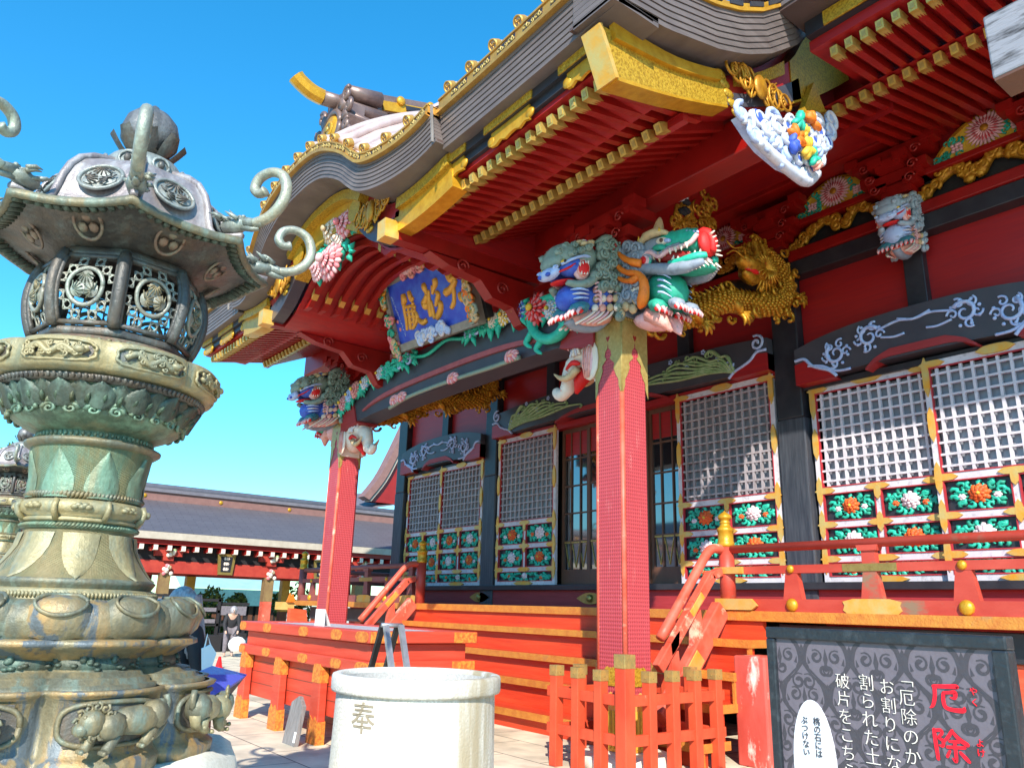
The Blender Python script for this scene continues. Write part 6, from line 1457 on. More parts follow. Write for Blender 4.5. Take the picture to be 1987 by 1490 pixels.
# ================================================================ small A-frame stand behind the vat
az=thing('folding_stand','black and silver folding A shaped stand behind the stone vat','stand',(-6.72,3.8,0))
for s,k in ((-1,'blackpl'),(1,'steel')):
    b=MB(k)
    for y in (3.72,3.88): b.bar((-6.72+s*.03,y,1.37),(-6.72+s*.62,y,.0),.035,.05,k,up=(0,1,0))
    b.build('leg_frame',az)
    b=MB('blackpl'); b.bar((-6.72+s*.40,3.72,.55),(-6.72+s*.40,3.88,.55),.03,.03,'blackpl'); b.build('cross_bar',az)
b=MB('steel'); b.tube([(-6.72,3.69,1.37),(-6.72,3.91,1.37)],.02,8,'steel'); b.build('hinge',az)
# ================================================================ bronze lantern
LA=Vector((-4.15,.66))
def lant():
    t=thing('bronze_lantern','tall aged bronze lantern with eight curled dragon corners and green brown patina','bronze lantern',(LA.x,LA.y,.905))
    th0=math.atan2(-LA.y,-LA.x)+R_(-2)*1    # a corner of the octagon faces the viewer
    o8=lambda a:((a-th0+PI/8)%(PI/4))-PI/8    # angle from the nearest corner direction
    def octf(r,a):                             # octagon radius with corners at th0
        return r*cos(PI/8)/cos(PI/8-abs(o8(a)))
    def oct_prof(prof,k,name,n=64,fn=None,smooth=True,parent=t):
        b=MB(k); b.lathe(prof,n,k,LA,fn or (lambda a,r,z:(octf(r,a),z)),smooth); return b.build(name,parent)
    def lobe(d):
        def fn(a,r,z):
            q=((a-th0)%(PI/4))/(PI/8)-1; return (r*(1-d*(1-math.sqrt(max(0,1-q*q*.985)))),z)
        return fn
    lb=lobe(.17)
    def pt(a,r,z): return Vector((LA.x+r*cos(a),LA.y+r*sin(a),z))
    # base tier with carved panels
    b=MB('brzstain'); b.lathe([(.001,.80),(.765,.80),(.77,.85),(.745,.87),(.725,.89),(.715,1.13),(.745,1.15),(.755,1.185),(.72,1.19)],256,'brzstain',LA,lb); base=b.build('lobed_base_tier',t)
    b=MB('brz'); b.lathe([(.70,1.188),(.69,1.21),(.655,1.215),(.645,1.245),(.605,1.25),(.59,1.275),(.55,1.28),(.545,1.325)],256,'brz',LA,lb); b.build('stepped_base',t)
    b=MB('brzv'); b.lathe([(.543,1.28),(.553,1.29),(.553,1.33),(.54,1.335)],128,'brzv',LA,lb)
    r=random.Random(3)
    for j in range(150): a=r.uniform(0,6.28); q=lb(a,.553,0)[0]; b.ell(pt(a,q,1.285+.05*r.random()),(.018,.018,.012),'brzv',5)
    b.build('foliate_band',t)
    b=MB('brzstain'); b.lathe([(.53,1.33),(.60,1.345),(.645,1.37),(.645,1.40),(.61,1.41),(.56,1.412)],128,'brzstain',LA,lobe(.10)); b.build('lobed_plate',t)
    for i in range(8):
        a=th0+PI/8+i*PI/4; fwd=Vector((cos(a),sin(a),0)); side=Vector((-sin(a),cos(a),0)); R0=.729
        if fwd.dot(Vector((-LA.x,-LA.y,0)).normalized())<-.2: continue
        Mx=Matrix(((side.x,0,fwd.x,LA.x+fwd.x*R0),(side.y,0,fwd.y,LA.y+fwd.y*R0),(0,1,0,1.02),(0,0,0,1)))
        def cur(u): q=u/.285; return -R0+math.sqrt(max(0.01,R0*R0-u*u))-.17*R0*(1-math.sqrt(max(0,1-q*q*.985)))
        # cusped moulding round a flush panel, coloured dark to paint a recess's shade
        out=[]
        for q in range(33):
            w=2*PI*q/32; u=.205*math.copysign(abs(cos(w))**.62,cos(w)); v=.098*math.copysign(abs(sin(w))**.62,sin(w)); out.append((u,v,cur(u)+.004))
        b=MB('brz',Mx); b.tube(out,.013,6,'brz'); 
        g=[[(u,v,cur(u)+.003) for u in [(-.2+.4*x/10)*(1 if abs(v)<.08 else .9) for x in range(11)]] for v in (-.098,-.085,0,.085,.098)]
        b.loft(g,'brzd'); 
        pnl=b.build('cusped_panel',base)
        # beast in relief: body, haunch, maned head, legs and tail
        b=MB('brz',Mx); f=1 if i%2 else -1; k2='brzy' if i%3 else 'brz'
        b.M=Mx@Matrix.Diagonal((1.18,1.32,1.25,1))
        E=lambda u,v,w,rr,k=k2,n=9:b.ell((f*u,v,cur(u)+w),rr,k,n)
        E(-.06,.01,.03,(.10,.055,.045)); E(-.13,.02,.035,(.055,.06,.05),'brz'); E(.04,.0,.045,(.06,.055,.05)); E(.10,.015,.055,(.05,.05,.045),'brz'); E(.135,-.005,.07,(.028,.026,.03),k2)
        for q in range(12): w=2*PI*q/12; u,v=.095+.05*cos(w),.018+.05*sin(w); b.tube([(f*(u+p[0]),v+p[1],cur(u)+.07) for p in spiral(0,0,.017,.004,w,1.1,7)],.006,5,k2)
        for q in (-1,1): E(.125,.02+.0*q,.088,(.008,.008,.008),'brzd',6); E(.12+.012*q,.035,.085,(.009,.009,.008),k2,6)
        for (u,v) in ((.09,-.06),(.02,-.07),(-.12,-.06),(-.16,-.04)):
            b.tube([(f*u,v+.04,cur(u)+.05),(f*(u+.015),v,cur(u)+.05),(f*(u+.03),v-.012,cur(u)+.06)],[.026,.02,.016],7,k2)
            for q in range(3): b.ell((f*(u+.04),v-.016,cur(u)+.05+.014*q),.010,k2,5)
        b.tube([(f*(-.16+u*.6),.05+v,cur(.16)+.04) for u,v in spiral(0,0,.045,.01,2,1.2,10)],.013,6,'brz')
        for q in range(6): b.tube([(f*(-.10+.03*q),.0+.02*(q%2),cur(.1)+.072),(f*(-.08+.03*q),.03,cur(.1)+.07)],.006,4,'brzd')
        b.build('beast_relief',pnl)
    # lotus petals turned down
    b=MB('brz'); b.lathe([(.55,1.405),(.60,1.43),(.585,1.47),(.52,1.515),(.42,1.535)],128,'brz',LA,lambda a,r,z:(r*(1-.02*abs(sin(8*(a-th0)))),z)); 
    for ring in range(2):
        for i in range(12):
            a=th0+(i+.5*ring)*PI/6; 
            rows=[]
            for (tt,rr,zz,wd) in ((0,.44,1.53,.08),(.2,.52,1.53,.125),(.42,.575,1.505,.145),(.65,.60,1.462,.14),(.85,.60,1.42,.105),(1.,.585,1.400,.03)):
                row=[]
                for q in range(7):
                    s=(q-3)/3; da=s*wd/rr; bul=(.060 if ring==0 else .03)*math.sqrt(max(0,1-s*s))*sin(PI*min(1,tt*.80+.14)); row.append(pt(a+da,rr+bul+(.0 if ring==0 else -.006),zz+bul*.6))
                rows.append(row)
            b.loft(rows,'brzstain' if (i%3==0) else 'brz')
            if ring==0:
                PT=((0,.44,1.53,.08),(.2,.52,1.53,.125),(.42,.575,1.505,.145),(.65,.60,1.462,.14),(.85,.60,1.42,.105),(1.,.585,1.400,.03))
                loop=[]
                for w in range(25):
                    y=2*PI*w/24; tt=.40+.27*sin(y); sv=.66*cos(y)
                    for (t0,r0,z0,w0),(t1,r1,z1,w1) in zip(PT,PT[1:]):
                        if tt<=t1: f=(tt-t0)/(t1-t0); rr,zz,wd=r0+(r1-r0)*f,z0+(z1-z0)*f,w0+(w1-w0)*f; break
                    bul=.060*math.sqrt(max(0,1-sv*sv))*sin(PI*min(1,tt*.80+.14)); loop.append(pt(a+sv*wd/rr,rr+bul+.004,zz+bul*.6+.003))
                b.tube(loop,.008,6,'brz')
    b.build('lotus_petal_ring',t)
    b=MB('brzy'); b.lathe([(.42,1.53),(.40,1.545),(.405,1.575),(.375,1.585)],64,'brzy',LA)
    for j in range(150): a=2*PI*j/150; b.ell(pt(a,.405,1.56),(.009,.009,.012),'brzy',5)
    b.build('beaded_ring',t)
    b=MB('brz'); b.lathe([(.37,1.58),(.385,1.60),(.392,1.615),(.375,1.63)],64,'brz',LA)
    sh=b.build('foot_ring',t)
    # flared stem
    b=MB('brzfishy'); b.lathe([(.375,1.625),(.345,1.65),(.315,1.69),(.285,1.74),(.262,1.79),(.25,1.84),(.246,1.885)],96,'brzfishy',LA,uv=True)
    stem=b.build('flared_stem',t)
    def petals(parent,name,k,n,prof,wd,off):
        b=MB(k)
        for i in range(n):
            a=th0+(i+off)*2*PI/n; rows=[]
            for (rr,zz,w) in prof:
                rows.append([pt(a+s*w/rr,rr+.012*(1-s*s)+.003,zz) for s in (-1,-.6,-.2,.2,.6,1)])
            b.loft(rows,k)
        b.build(name,parent)
    petals(stem,'leaf_relief','brzy',8,[(.375,1.628,.003),(.345,1.65,.030),(.315,1.69,.055),(.285,1.74,.070),(.262,1.79,.076),(.25,1.86,.080)],.1,.1)
    b=MB('brzg'); b.lathe([(.248,1.88),(.262,1.885),(.262,1.92),(.25,1.925)],64,'brzg',LA)
    for j in range(96): a=2*PI*j/96; b.tube([pt(a,.262,1.890),pt(a+.05,.268,1.903),pt(a+.07,.262,1.916)],[.006,.009,.006],5,'brzg')
    b.build('rope_band',t)
    b=MB('brzy'); b.lathe([(.255,1.92),(.275,1.925),(.285,1.935),(.27,1.945),(.268,1.95),(.30,1.965),(.308,1.985),(.308,2.005),(.296,2.022),(.265,2.03)],64,'brzy',LA)
    for j in range(16):
        a=th0+2*PI*j/16
        if j%2: b.tube([pt(a,.275,1.93),pt(a,.31,1.965),pt(a,.318,1.99),pt(a,.30,2.02)],.015,6,'brzy')
        else:
            for q in range(5): b.ell(pt(a+.05*(q-2),.308,1.99+.008*((q*3)%2)),(.022,.022,.014),'brzy',7)
    b.build('collar_ring',t)
    b=MB('brz'); 
    for j in range(90): a=2*PI*j/90; b.tube([pt(a,.256,2.032),pt(a+.05,.264,2.046),pt(a+.08,.256,2.060)],[.006,.010,.006],5,'brz')
    b.build('rope_band',t)
    b=MB('brzfish'); b.lathe([(.258,2.03),(.252,2.06),(.25,2.12),(.258,2.19),(.272,2.24),(.292,2.29)],96,'brzfish',LA,uv=True); st2=b.build('upper_stem',t)
    petals(st2,'leaf_relief','brzg',8,[(.258,2.035,.076),(.252,2.09,.078),(.25,2.13,.070),(.256,2.18,.050),(.268,2.23,.024),(.278,2.265,.003)],.1,.35)
    b=MB('brz'); b.lathe([(.28,2.285),(.305,2.29),(.325,2.305),(.325,2.318),(.30,2.33),(.27,2.335)],64,'brz',LA); b.build('rim_ring',t)
    b=MB('brzg'); b.lathe([(.27,2.33),(.27,2.355),(.265,2.36)],64,'brzg',LA)
    for j in range(64): a=2*PI*j/64; b.ell(pt(a,.272,2.345),(.01,.01,.01),'brzg',5)
    b.build('beaded_ring',t)
    # bowl with lotus petals and scroll waves
    b=MB('brzv'); b.lathe([(.268,2.355),(.30,2.375),(.345,2.405),(.385,2.44),(.40,2.46),(.405,2.50),(.42,2.56),(.45,2.60),(.46,2.605)],96,'brzg',LA); bowl=b.build('bowl',t)
    b=MB('brzg')
    for j in range(26):
        a=2*PI*j/26; s=-1 if j%2 else 1; fr=Vector((cos(a),sin(a),0)); sd=Vector((-sin(a),cos(a),0))
        b.tube([pt(a,.415,2.465)+sd*(u*s)+Vector((0,0,v)) for u,v in spiral(0,0,.036,.007,0,1.5,12)],[.013-.0006*q for q in range(13)],6,'brzg')
        b.tube([pt(a-.1,.412,2.49),pt(a,.425,2.512),pt(a+.12,.412,2.485)],[.006,.016,.006],6,'brzg')
    b.build('scroll_wave_band',bowl)
    b=MB('brzv')
    for ring in (0,1):
        for i in range(16):
            a=th0+(i+.5*ring)*PI/8; rows=[]
            for (rr,zz,w) in ((.405,2.475,.03),(.418,2.505,.075),(.435,2.55,.08),(.45,2.585,.05),(.455,2.603,.012)):
                rows.append([pt(a+s*w/rr,rr+(.03 if ring==0 else .012)*(1-s*s)+.004*cos(9*s),zz) for s in (-1,-.7,-.35,0,.35,.7,1)])
            b.loft(rows,'brzv')
        for i in range(40): 
            a=2*PI*i/40; b.tube([pt(a,.425,2.505),pt(a+.01,.45,2.53),pt(a+.02,.46,2.545)],[.016,.012,.002],5,'brzg')
    b.build('lotus_petal_ring',bowl)
    b=MB('brzd'); b.lathe([(.45,2.60),(.475,2.605),(.48,2.63),(.45,2.635)],96,'brzd',LA)
    for j in range(110): a=2*PI*j/110; b.ell(pt(a,.48,2.618),(.012,.012,.014),'brzd',5)
    b.build('beaded_ring',t)
    # octagonal band with sunk dragon panels
    lb2=lobe(.07)
    b=MB('brzy'); b.lathe([(.44,2.635),(.50,2.65),(.525,2.665),(.525,2.79),(.515,2.80),(.40,2.81)],128,'brzy',LA,lb2); band=b.build('panelled_band',t)
    for i in range(8):
        a=th0+PI/8+i*PI/4; fwd=Vector((cos(a),sin(a),0)); side=Vector((-sin(a),cos(a),0)); R0=.522
        Mx=Matrix(((side.x,0,fwd.x,LA.x+fwd.x*R0),(side.y,0,fwd.y,LA.y+fwd.y*R0),(0,1,0,2.728),(0,0,0,1)))
        cur=lambda u:-R0+math.sqrt(R0*R0-u*u*1.2)
        b=MB('brzd',Mx)
        b.loft([[(u*(1 if abs(v)<.03 else .9),v,cur(u)+.002) for u in [-.15+.3*x/10 for x in range(11)]] for v in (-.047,-.03,0,.03,.047)],'brzd')
        out=[]
        for q in range(49):
            w=2*PI*q/48; rr=1+.05*abs(sin(6*w)); u=.155*rr*math.copysign(abs(cos(w))**.6,cos(w)); v=.049*rr*math.copysign(abs(sin(w))**.6,sin(w)); out.append((u,v,cur(u)+.004))
        b.tube(out,.008,5,'brzy'); pn=b.build('cusped_panel',band)
        b=MB('brzy',Mx); rr=random.Random(i)
        p=smooth_poly([(-.13,-.01),(-.08,.02),(-.03,-.02),(.03,.015),(.08,-.015),(.13,.015)],5)
        b.tube([(q[0],q[1],cur(q[0])+.012) for q in p],.016,7,'brzy')
        for q in range(26): u,v=rr.uniform(-.14,.14),rr.uniform(-.03,.03); b.tube([(u+x,v+y,cur(u)+.02) for x,y in spiral(0,0,.014,.004,rr.uniform(0,6),1.,6)],.006,5,'brzy')
        b.ell((.10,.0,cur(.1)+.025),(.03,.02,.018),'brzy',7); b.build('dragon_relief',pn)
    b=MB('brz'); b.lathe([(.42,2.808),(.40,2.815),(.395,2.84),(.36,2.845)],96,'brzcop',LA)
    for j in range(60): a=2*PI*j/60; b.ell(pt(a,.395,2.825),(.014,.014,.008),'brz',5)
    b.build('rope_band',t)
    # fire box: rounded octagon with pierced lattice windows
    FP=[(.33,2.86),(.36,2.875),(.372,2.90),(.362,2.91),(.375,2.93),(.40,2.99),(.415,3.06),(.415,3.12),(.40,3.19),(.37,3.245),(.345,3.265)]
    def fr_at(z):
        for (r0,z0),(r1,z1) in zip(FP[4:],FP[5:]):
            if z<=z1: return r0+(r1-r0)*(z-z0)/(z1-z0)
        return FP[-1][0]
    oct_prof([(.30,2.85),(.36,2.852),(.375,2.868),(.375,2.90),(.36,2.915),(.30,2.92)],'brzd','firebox_base_ring'); oct_prof([(.30,3.235),(.37,3.235),(.375,3.25),(.36,3.275),(.30,3.285)],'brzd','firebox_top_ring')
    for i in range(8):
        a=th0+i*PI/4; p=[pt(a,fr_at(z)*1.0+.003,z) for z in [2.905+.34*q/10 for q in range(11)]]
        b=MB('brzd'); b.tube(p,.028,8,'brzd'); b.build('firebox_rib',t)
        am=a+PI/8; fwd=Vector((cos(am),sin(am),0)); side=Vector((-sin(am),cos(am),0))
        def q3(u,v,w=0.): 
            z=3.075+v; R=fr_at(z)*cos(PI/8); return Vector((LA.x,LA.y,0))+fwd*(R+w)+side*u+Vector((0,0,z))
        def hw(v): return fr_at(3.075+v)*sin(PI/8)-.022
        b=MB('brzd'); V=[-.15+.30*x/10 for x in range(11)]
        for s in (-1,1): b.tube([q3(s*hw(v),v,.002) for v in V],.014,6,'brzd')
        for v in (-.15,.15): b.tube([q3(-hw(v),v,.002),q3(hw(v),v,.002)],.014,6,'brzd')
        g=.056   # interlocking circles drawn as lens petals
        for m in range(-8,9):
            for n in range(-8,9):
                cx,cz=m*g,n*g
                for (dx,dz) in ((g,0),(0,g)):
                    for sg in (1,-1):
                        pts=[]
                        for x in range(7):
                            tt=x/6; bx=cx-dx/2+dx*tt if False else cx+dx*(tt-.5); bz=cz+dz*(tt-.5); e=sg*.016*sin(PI*tt); u,v=(bx,bz+e) if dx else (bx+e,bz); pts.append((u,v))
                        # rotate the net 45 degrees
                        pts=[((u-v)*.7071,(u+v)*.7071) for u,v in pts]
                        if all(abs(v)<.152 and abs(u)<hw(max(-.15,min(.15,v)))+.006 and (u*u+v*v)>.068**2 for u,v in pts): b.tube([q3(u,v) for u,v in pts],.0048,4,'brzl')
        wn=b.build('pierced_window',t)
        b=MB('brz'); b.tube([q3(.082*cos(2*PI*x/24),.082*sin(2*PI*x/24),.012) for x in range(25)],.011,6,'brzl')
        for x in range(3):
            w=PI/2+x*2*PI/3; cu,cv=.036*cos(w),.036*sin(w)
            rows=[[q3(cu+rr*cos(y)*.034,cv+rr*sin(y)*.034,.016+.012*(1-rr)) for y in [2*PI*z/12 for z in range(12)]] for rr in (1,.7,.35,.02)]
            b.loft(rows,'brzl',close=True)
            for y in range(7): ww=w+PI+(y-3)*.42; b.tube([q3(cu*1.5+.010*cos(ww),cv*1.5+.010*sin(ww),.03),q3(cu*1.5+.045*cos(ww),cv*1.5+.045*sin(ww),.022)],.0035,4,'brz')
        b.build('leaf_crest',wn)
    b=MB('brzd'); b.lathe([(.001,2.95),(.10,2.95),(.10,2.97),(.001,2.97)],16,'brzd',LA); b.build('fire_pan',t)
    # roof: underside, drooping octagonal brim with upturned corners, ribbed dome
    def brim(a,r,z):
        e=abs(o8(a))/(PI/8); k=1-e; g=max(0,(r-.36)/.31)
        return (octf(r,a)*(1+.04*k**3*g),z+.022*(k**2)*g*g)
    b=MB('brzd'); b.lathe([(.30,3.275),(.36,3.29),(.44,3.275),(.53,3.25),(.60,3.225)],128,'brzd',LA,brim); 
    for j in range(96):
        a=2*PI*j/96; ro=brim(a,.64,0)[0]; zo=brim(a,.64,3.205)[1]; b.tube([pt(a,brim(a,.585,0)[0],brim(a,.585,3.228)[1]),pt(a,ro,zo-.004)],[.012,.015],5,'brzv')
    b.build('roof_underside',t)
    for i in range(8):
        am=th0+PI/8+i*PI/4; fwd=Vector((cos(am),sin(am),0)); side=Vector((-sin(am),cos(am),0))
        b=MB('brzd'); c=pt(am,.455,3.262); nrm=Vector((0,0,-1))+fwd*.25; nrm.normalize(); e2=nrm.cross(side).normalized()
        b.tube([c+side*(.062*cos(2*PI*x/20))+e2*(.062*sin(2*PI*x/20))+nrm*.01 for x in range(21)],.008,6,'brzcop')
        for x in range(3): w=PI/2+x*2*PI/3; b.ell(c+side*(.028*cos(w))+e2*(.028*sin(w))+nrm*.012,(.024,.024,.012),'brzcop',7)
        b.build('leaf_crest',t)
    b=MB('brzroof'); b.lathe([(.60,3.222),(.655,3.20),(.672,3.205),(.674,3.225),(.655,3.245)],128,'brz',LA,brim); b.build('brim_edge',t)
    domep=[(.655,3.244),(.60,3.256),(.545,3.27),(.50,3.295),(.475,3.335),(.46,3.40),(.445,3.48),(.42,3.56),(.375,3.635),(.30,3.69),(.20,3.718),(.12,3.735)]
    def dome(a,r,z):
        k=1-abs(o8(a))/(PI/8); g=max(0,(r-.36)/.31); return (octf(r,a)*(1+.05*k**3*min(1,g))*(1-.02*(1-k)),z+.022*k*k*min(1,g)**2)
    b=MB('brzroof'); b.lathe(domep,128,'brzroof',LA,dome); dm=b.build('domed_roof',t)
    CR=None
    for i in range(8):
        am=th0+PI/8+i*PI/4; fwd=Vector((cos(am),sin(am),0)); side=Vector((-sin(am),cos(am),0))
        c=pt(am,.445*cos(PI/8)+.0,3.475); sl=Vector((0,0,1))*.93-fwd*.37; sl.normalize(); nrm=side.cross(sl).normalized()
        if nrm.dot(fwd)<0: nrm=-nrm
        b=MB('brzcr'); R=.098
        b.tube([c+side*(R*cos(2*PI*x/28))+sl*(R*sin(2*PI*x/28))+nrm*.012 for x in range(29)],.010,6,'brzcr'); 
        b.add([c+nrm*.010]+[c+side*(R*cos(2*PI*x/28))+sl*(R*sin(2*PI*x/28))+nrm*.006 for x in range(28)],[(0,1+x,1+(x+1)%28) for x in range(28)],'brzcr')
        for x in range(3):
            w=PI/2+x*2*PI/3; cu,cv=.042*cos(w),.042*sin(w)
            rows=[[c+side*(cu+rr*.040*cos(y))+sl*(cv+rr*.040*sin(y))+nrm*(.014+.012*(1-rr)) for y in [2*PI*z/12 for z in range(12)]] for rr in (1,.7,.35,.02)]
            b.loft(rows,'brzcr',close=True)
            for y in range(7): ww=w+PI+(y-3)*.45; b.tube([c+side*(cu*1.5+.01*cos(ww))+sl*(cv*1.5+.01*sin(ww))+nrm*.030,c+side*(cu*1.5+.052*cos(ww))+sl*(cv*1.5+.052*sin(ww))+nrm*.020],.004,4,'brzd')
        b.build('leaf_crest',dm)
        # ridge rib, dragon head and curled horn at the corner
        a=th0+i*PI/4; f=Vector((cos(a),sin(a),0)); sd=Vector((-sin(a),cos(a),0)); Z=Vector((0,0,1)); O=Vector((LA.x,LA.y,0))
        P=lambda r,z,s=0.:O+f*r+Z*z+sd*s
        rib=[P(dome(a,r,z)[0]+.004,dome(a,r,z)[1]+.006) for r,z in domep[::-1]]
        b=MB('brzroof'); b.tube(rib,.018,6,'brzroof'); b.build('ridge_rib',dm)
        c=Vector((0.70,3.33,0)); 
        b=MB('brzdr'); q=P(.66,3.315)
        b.tube([P(.58,3.335),P(.64,3.335),P(.70,3.345)],[.035,.045,.035],8,'brzdr'); b.tube([P(.69,3.35),P(.76,3.335),P(.80,3.325)],[.036,.026,.018],8,'brzdr'); b.tube([P(.68,3.325),P(.74,3.302),P(.78,3.297)],[.022,.016,.010],7,'brzdr')
        r2=random.Random(i)
        for x in range(22): rr=r2.uniform(.57,.72); ss=r2.uniform(-.045,.045); zz=3.335+r2.uniform(-.01,.05); b.tube([P(rr,zz,ss),P(rr-.03,zz+.02,ss*1.4),P(rr-.055,zz+.05*r2.random(),ss*1.7)],[.014,.011,.002],5,'brzdr')
        for s in (-1,1): b.ell(P(.70,3.372,.022*s),.012,'brzdr',6); b.tube([P(.66,3.37,.02*s),P(.62,3.42,.035*s)],[.010,.002],5,'brzdr')
        dg=b.build('corner_dragon',t)
        b=MB('brzsp'); 
        h=[(.75,3.335),(.83,3.36),(.895,3.43),(.915,3.52),(.885,3.61),(.815,3.645),(.75,3.62),(.728,3.56),(.755,3.52),(.80,3.53)]
        sp_=smooth_poly([P(rr,zz) for rr,zz in h],6); k=len(sp_); b.tube(sp_,[.029-.004*x/k for x in range(k-3)]+[.029,.031,.020],10,'brzsp'); b.build('curled_horn',dg)
    # jewel finial
    b=MB('brz'); b.lathe([(.20,3.69),(.21,3.71),(.20,3.755),(.17,3.785),(.12,3.80),(.10,3.81)],48,'brzcr',LA)
    for j in range(8):
        a=th0+PI/8+j*PI/4; fw=Vector((cos(a),sin(a),0)); sd=Vector((-sin(a),cos(a),0)); c=pt(a,.206,3.735); b.tube([c+sd*(.042*cos(2*PI*x/14))+Vector((0,0,.028*sin(2*PI*x/14))) for x in range(15)],.007,5,'brzcr'); b.ell(c,(.02,.02,.018),'brzd',6)
    b.build('finial_base',t)
    b=MB('brzd'); b.lathe([(.05,3.79),(.065,3.80),(.075,3.83),(.09,3.86)],32,'brzd',LA)
    for j in range(8):
        a=th0+j*PI/4; b.loft([[pt(a+s*.30*w,r+.012*(1-s*s),z+(.012 if abs(s)>.8 and z>3.9 else 0)) for s in (-1,-.5,0,.5,1)] for r,z,w in ((.085,3.82,.9),(.125,3.85,1.1),(.150,3.885,1.0),(.178,3.925,.6))],'brzd')
    b.build('finial_cup',t)
    b=MB('brzj'); b.lathe([(.07,3.855),(.115,3.885),(.142,3.925),(.145,3.96),(.128,3.995),(.09,4.02),(.04,4.034),(.02,4.05),(.001,4.058)],40,'brzj',LA); b.build('finial_jewel',t)
    ZA=((.80,.905),(.87,.965),(1.14,1.18),(1.185,1.20),(1.28,1.262),(1.33,1.30),(1.345,1.345),(1.41,1.385),(1.53,1.52),(1.56,1.555),(1.60,1.598),(1.885,1.84),(1.925,1.868),(2.03,1.965),(2.045,1.985),(2.29,2.205),(2.33,2.24),(2.355,2.272),(2.465,2.338),(2.60,2.455),(2.618,2.474),(2.65,2.50),(2.80,2.637),(2.85,2.695),(2.92,2.75),(3.25,3.11),(3.28,3.145),(3.6,3.46))
    ZB=((3.0,2.99),(3.2,3.198),(3.27,3.268),(3.70,3.645),(3.80,3.785),(3.86,3.84),(3.93,3.91),(4.06,4.147),(4.3,4.4))
    RS=((.8,.92),(1.3,.92),(1.41,.90),(1.6,.91),(1.75,.93),(1.885,.93),(1.93,.89),(2.02,.88),(2.05,.94),(2.2,.95),(2.3,.90),(2.36,.92),(2.5,.92),(2.6,.93),(2.65,.97),(2.8,.97),(2.9,.95),(3.28,.95))
    def ip(T,z):
        if z<=T[0][0]: return T[0][1]+(z-T[0][0] if T is not RS else 0)
        for (a,c),(d,e) in zip(T,T[1:]):
            if z<=d: return c+(e-c)*(z-a)/(d-a)
        return T[-1][1]
    done=set()
    def remap(o,mode):
        for ch in o.children:
            md=mode
            if o is t:
                n=ch.name.split('.')[0]
                md='U' if n in('roof_underside','leaf_crest') else ('B' if n in('brim_edge','domed_roof','corner_dragon','finial_base','finial_cup','finial_jewel') else 'A')
            if ch.data and ch.data.name not in done:
                done.add(ch.data.name)
                for v in ch.data.vertices:
                    dx,dy=v.co.x-LA.x,v.co.y-LA.y; r=math.hypot(dx,dy); z=v.co.z; k=1
                    if md=='A': zz=ip(ZA,z); k=ip(RS,z)
                    elif md=='B': zz=ip(ZB,z)
                    else:
                        q=min(1,max(0,(r-.30)/.30)); q=q*q*(3-2*q); zz=(3.145-(3.275-z))*(1-q)+ip(ZB,z)*q
                    v.co=(LA.x+dx*k,LA.y+dy*k,zz)
            remap(ch,md)
    remap(t,'A')
    return t
for k,a in (('brzl',((.24,.25,.22),(.36,.34,.27),(.34,.38,.32))),('brzcr',((.24,.27,.26),(.33,.34,.31),(.36,.40,.38))),('brzdr',((.20,.24,.22),(.28,.29,.23),(.33,.38,.34))),('brzsp',((.30,.32,.27),(.42,.40,.29),(.38,.46,.38))),('brzcop',((.20,.14,.11),(.26,.18,.13),(.24,.24,.18))),('brzj',((.12,.12,.12),(.18,.16,.15),(.2,.2,.2)))): M[k]=bronzemat(k+'_bronze',*a,rough=.36)
lantern=lant()
b=MB('granite'); b.lathe([(.001,0),(.95,0),(.88,.6),(.80,.87),(.74,.905),(.001,.905)],40,'stonew',LA,lambda a,r,z:(r*(1+.03*sin(5*a)+.02*sin(11*a+z*9)),z+.012*sin(9*a))); tag(b.build('lantern_pedestal'),'rough pale stone pedestal under the near bronze lantern','pedestal')
L2=Vector((-13.97,.95)); far=dup(lantern,(L2.x-LA.x,L2.y-LA.y,-.22)); far['label']='distant grey bronze lantern partly cut off at the left edge, before the corridor roof'; far['group']='bronze lanterns'; lantern['group']='bronze lanterns'
b=MB('granite'); b.lathe([(.001,0),(1.0,0),(.95,.735),(.001,.735)],24,'granite',L2); tag(b.build('lantern_pedestal'),'grey stone pedestal under the distant bronze lantern','pedestal')
# ================================================================ corridor behind
CXF=-27.0
cor=thing('roofed_corridor','long low red corridor with a fine grey tiled roof behind the lantern','corridor',(CXF-1.5,10,0))
b=MB('rooftile'); y0,y1=-30,21
ev=(CXF+.5,3.58); rd=(CXF-2.7,4.95)
b.add([(ev[0],y0,ev[1]),(ev[0],y1,ev[1]),(rd[0],y1,rd[1]),(rd[0],y0,rd[1])],[(0,1,2,3)],'rooftile'); L=math.dist(ev,rd); b.uv[0]=[(0,0),(y1-y0,0),(y1-y0,L),(0,L)]
b.build('roof',cor)
b=MB('slate'); b.add([(rd[0],y0,rd[1]),(rd[0],y1,rd[1]),(rd[0]-3,y1,3.5),(rd[0]-3,y0,3.5)],[(0,1,2,3)],'slate'); b.build('roof',cor)
b=MB('tan'); b.box((ev[0]-.05,y0,ev[1]-.23),(ev[0]+.03,y1,ev[1]-.01),'tan'); b.build('fascia',cor)
b=MB('oni2'); pass; b.box((rd[0]-.18,y0,rd[1]-.1),(rd[0]+.2,y1,rd[1]+.22),'oni2'); b.box((rd[0]-.25,y0,rd[1]+.22),(rd[0]+.28,y1,rd[1]+.34),'slate'); b.tube([(rd[0],y0,rd[1]+.40),(rd[0],y1,rd[1]+.40)],.14,8,'slate')
rg=b.build('ridge',cor)
CB=None
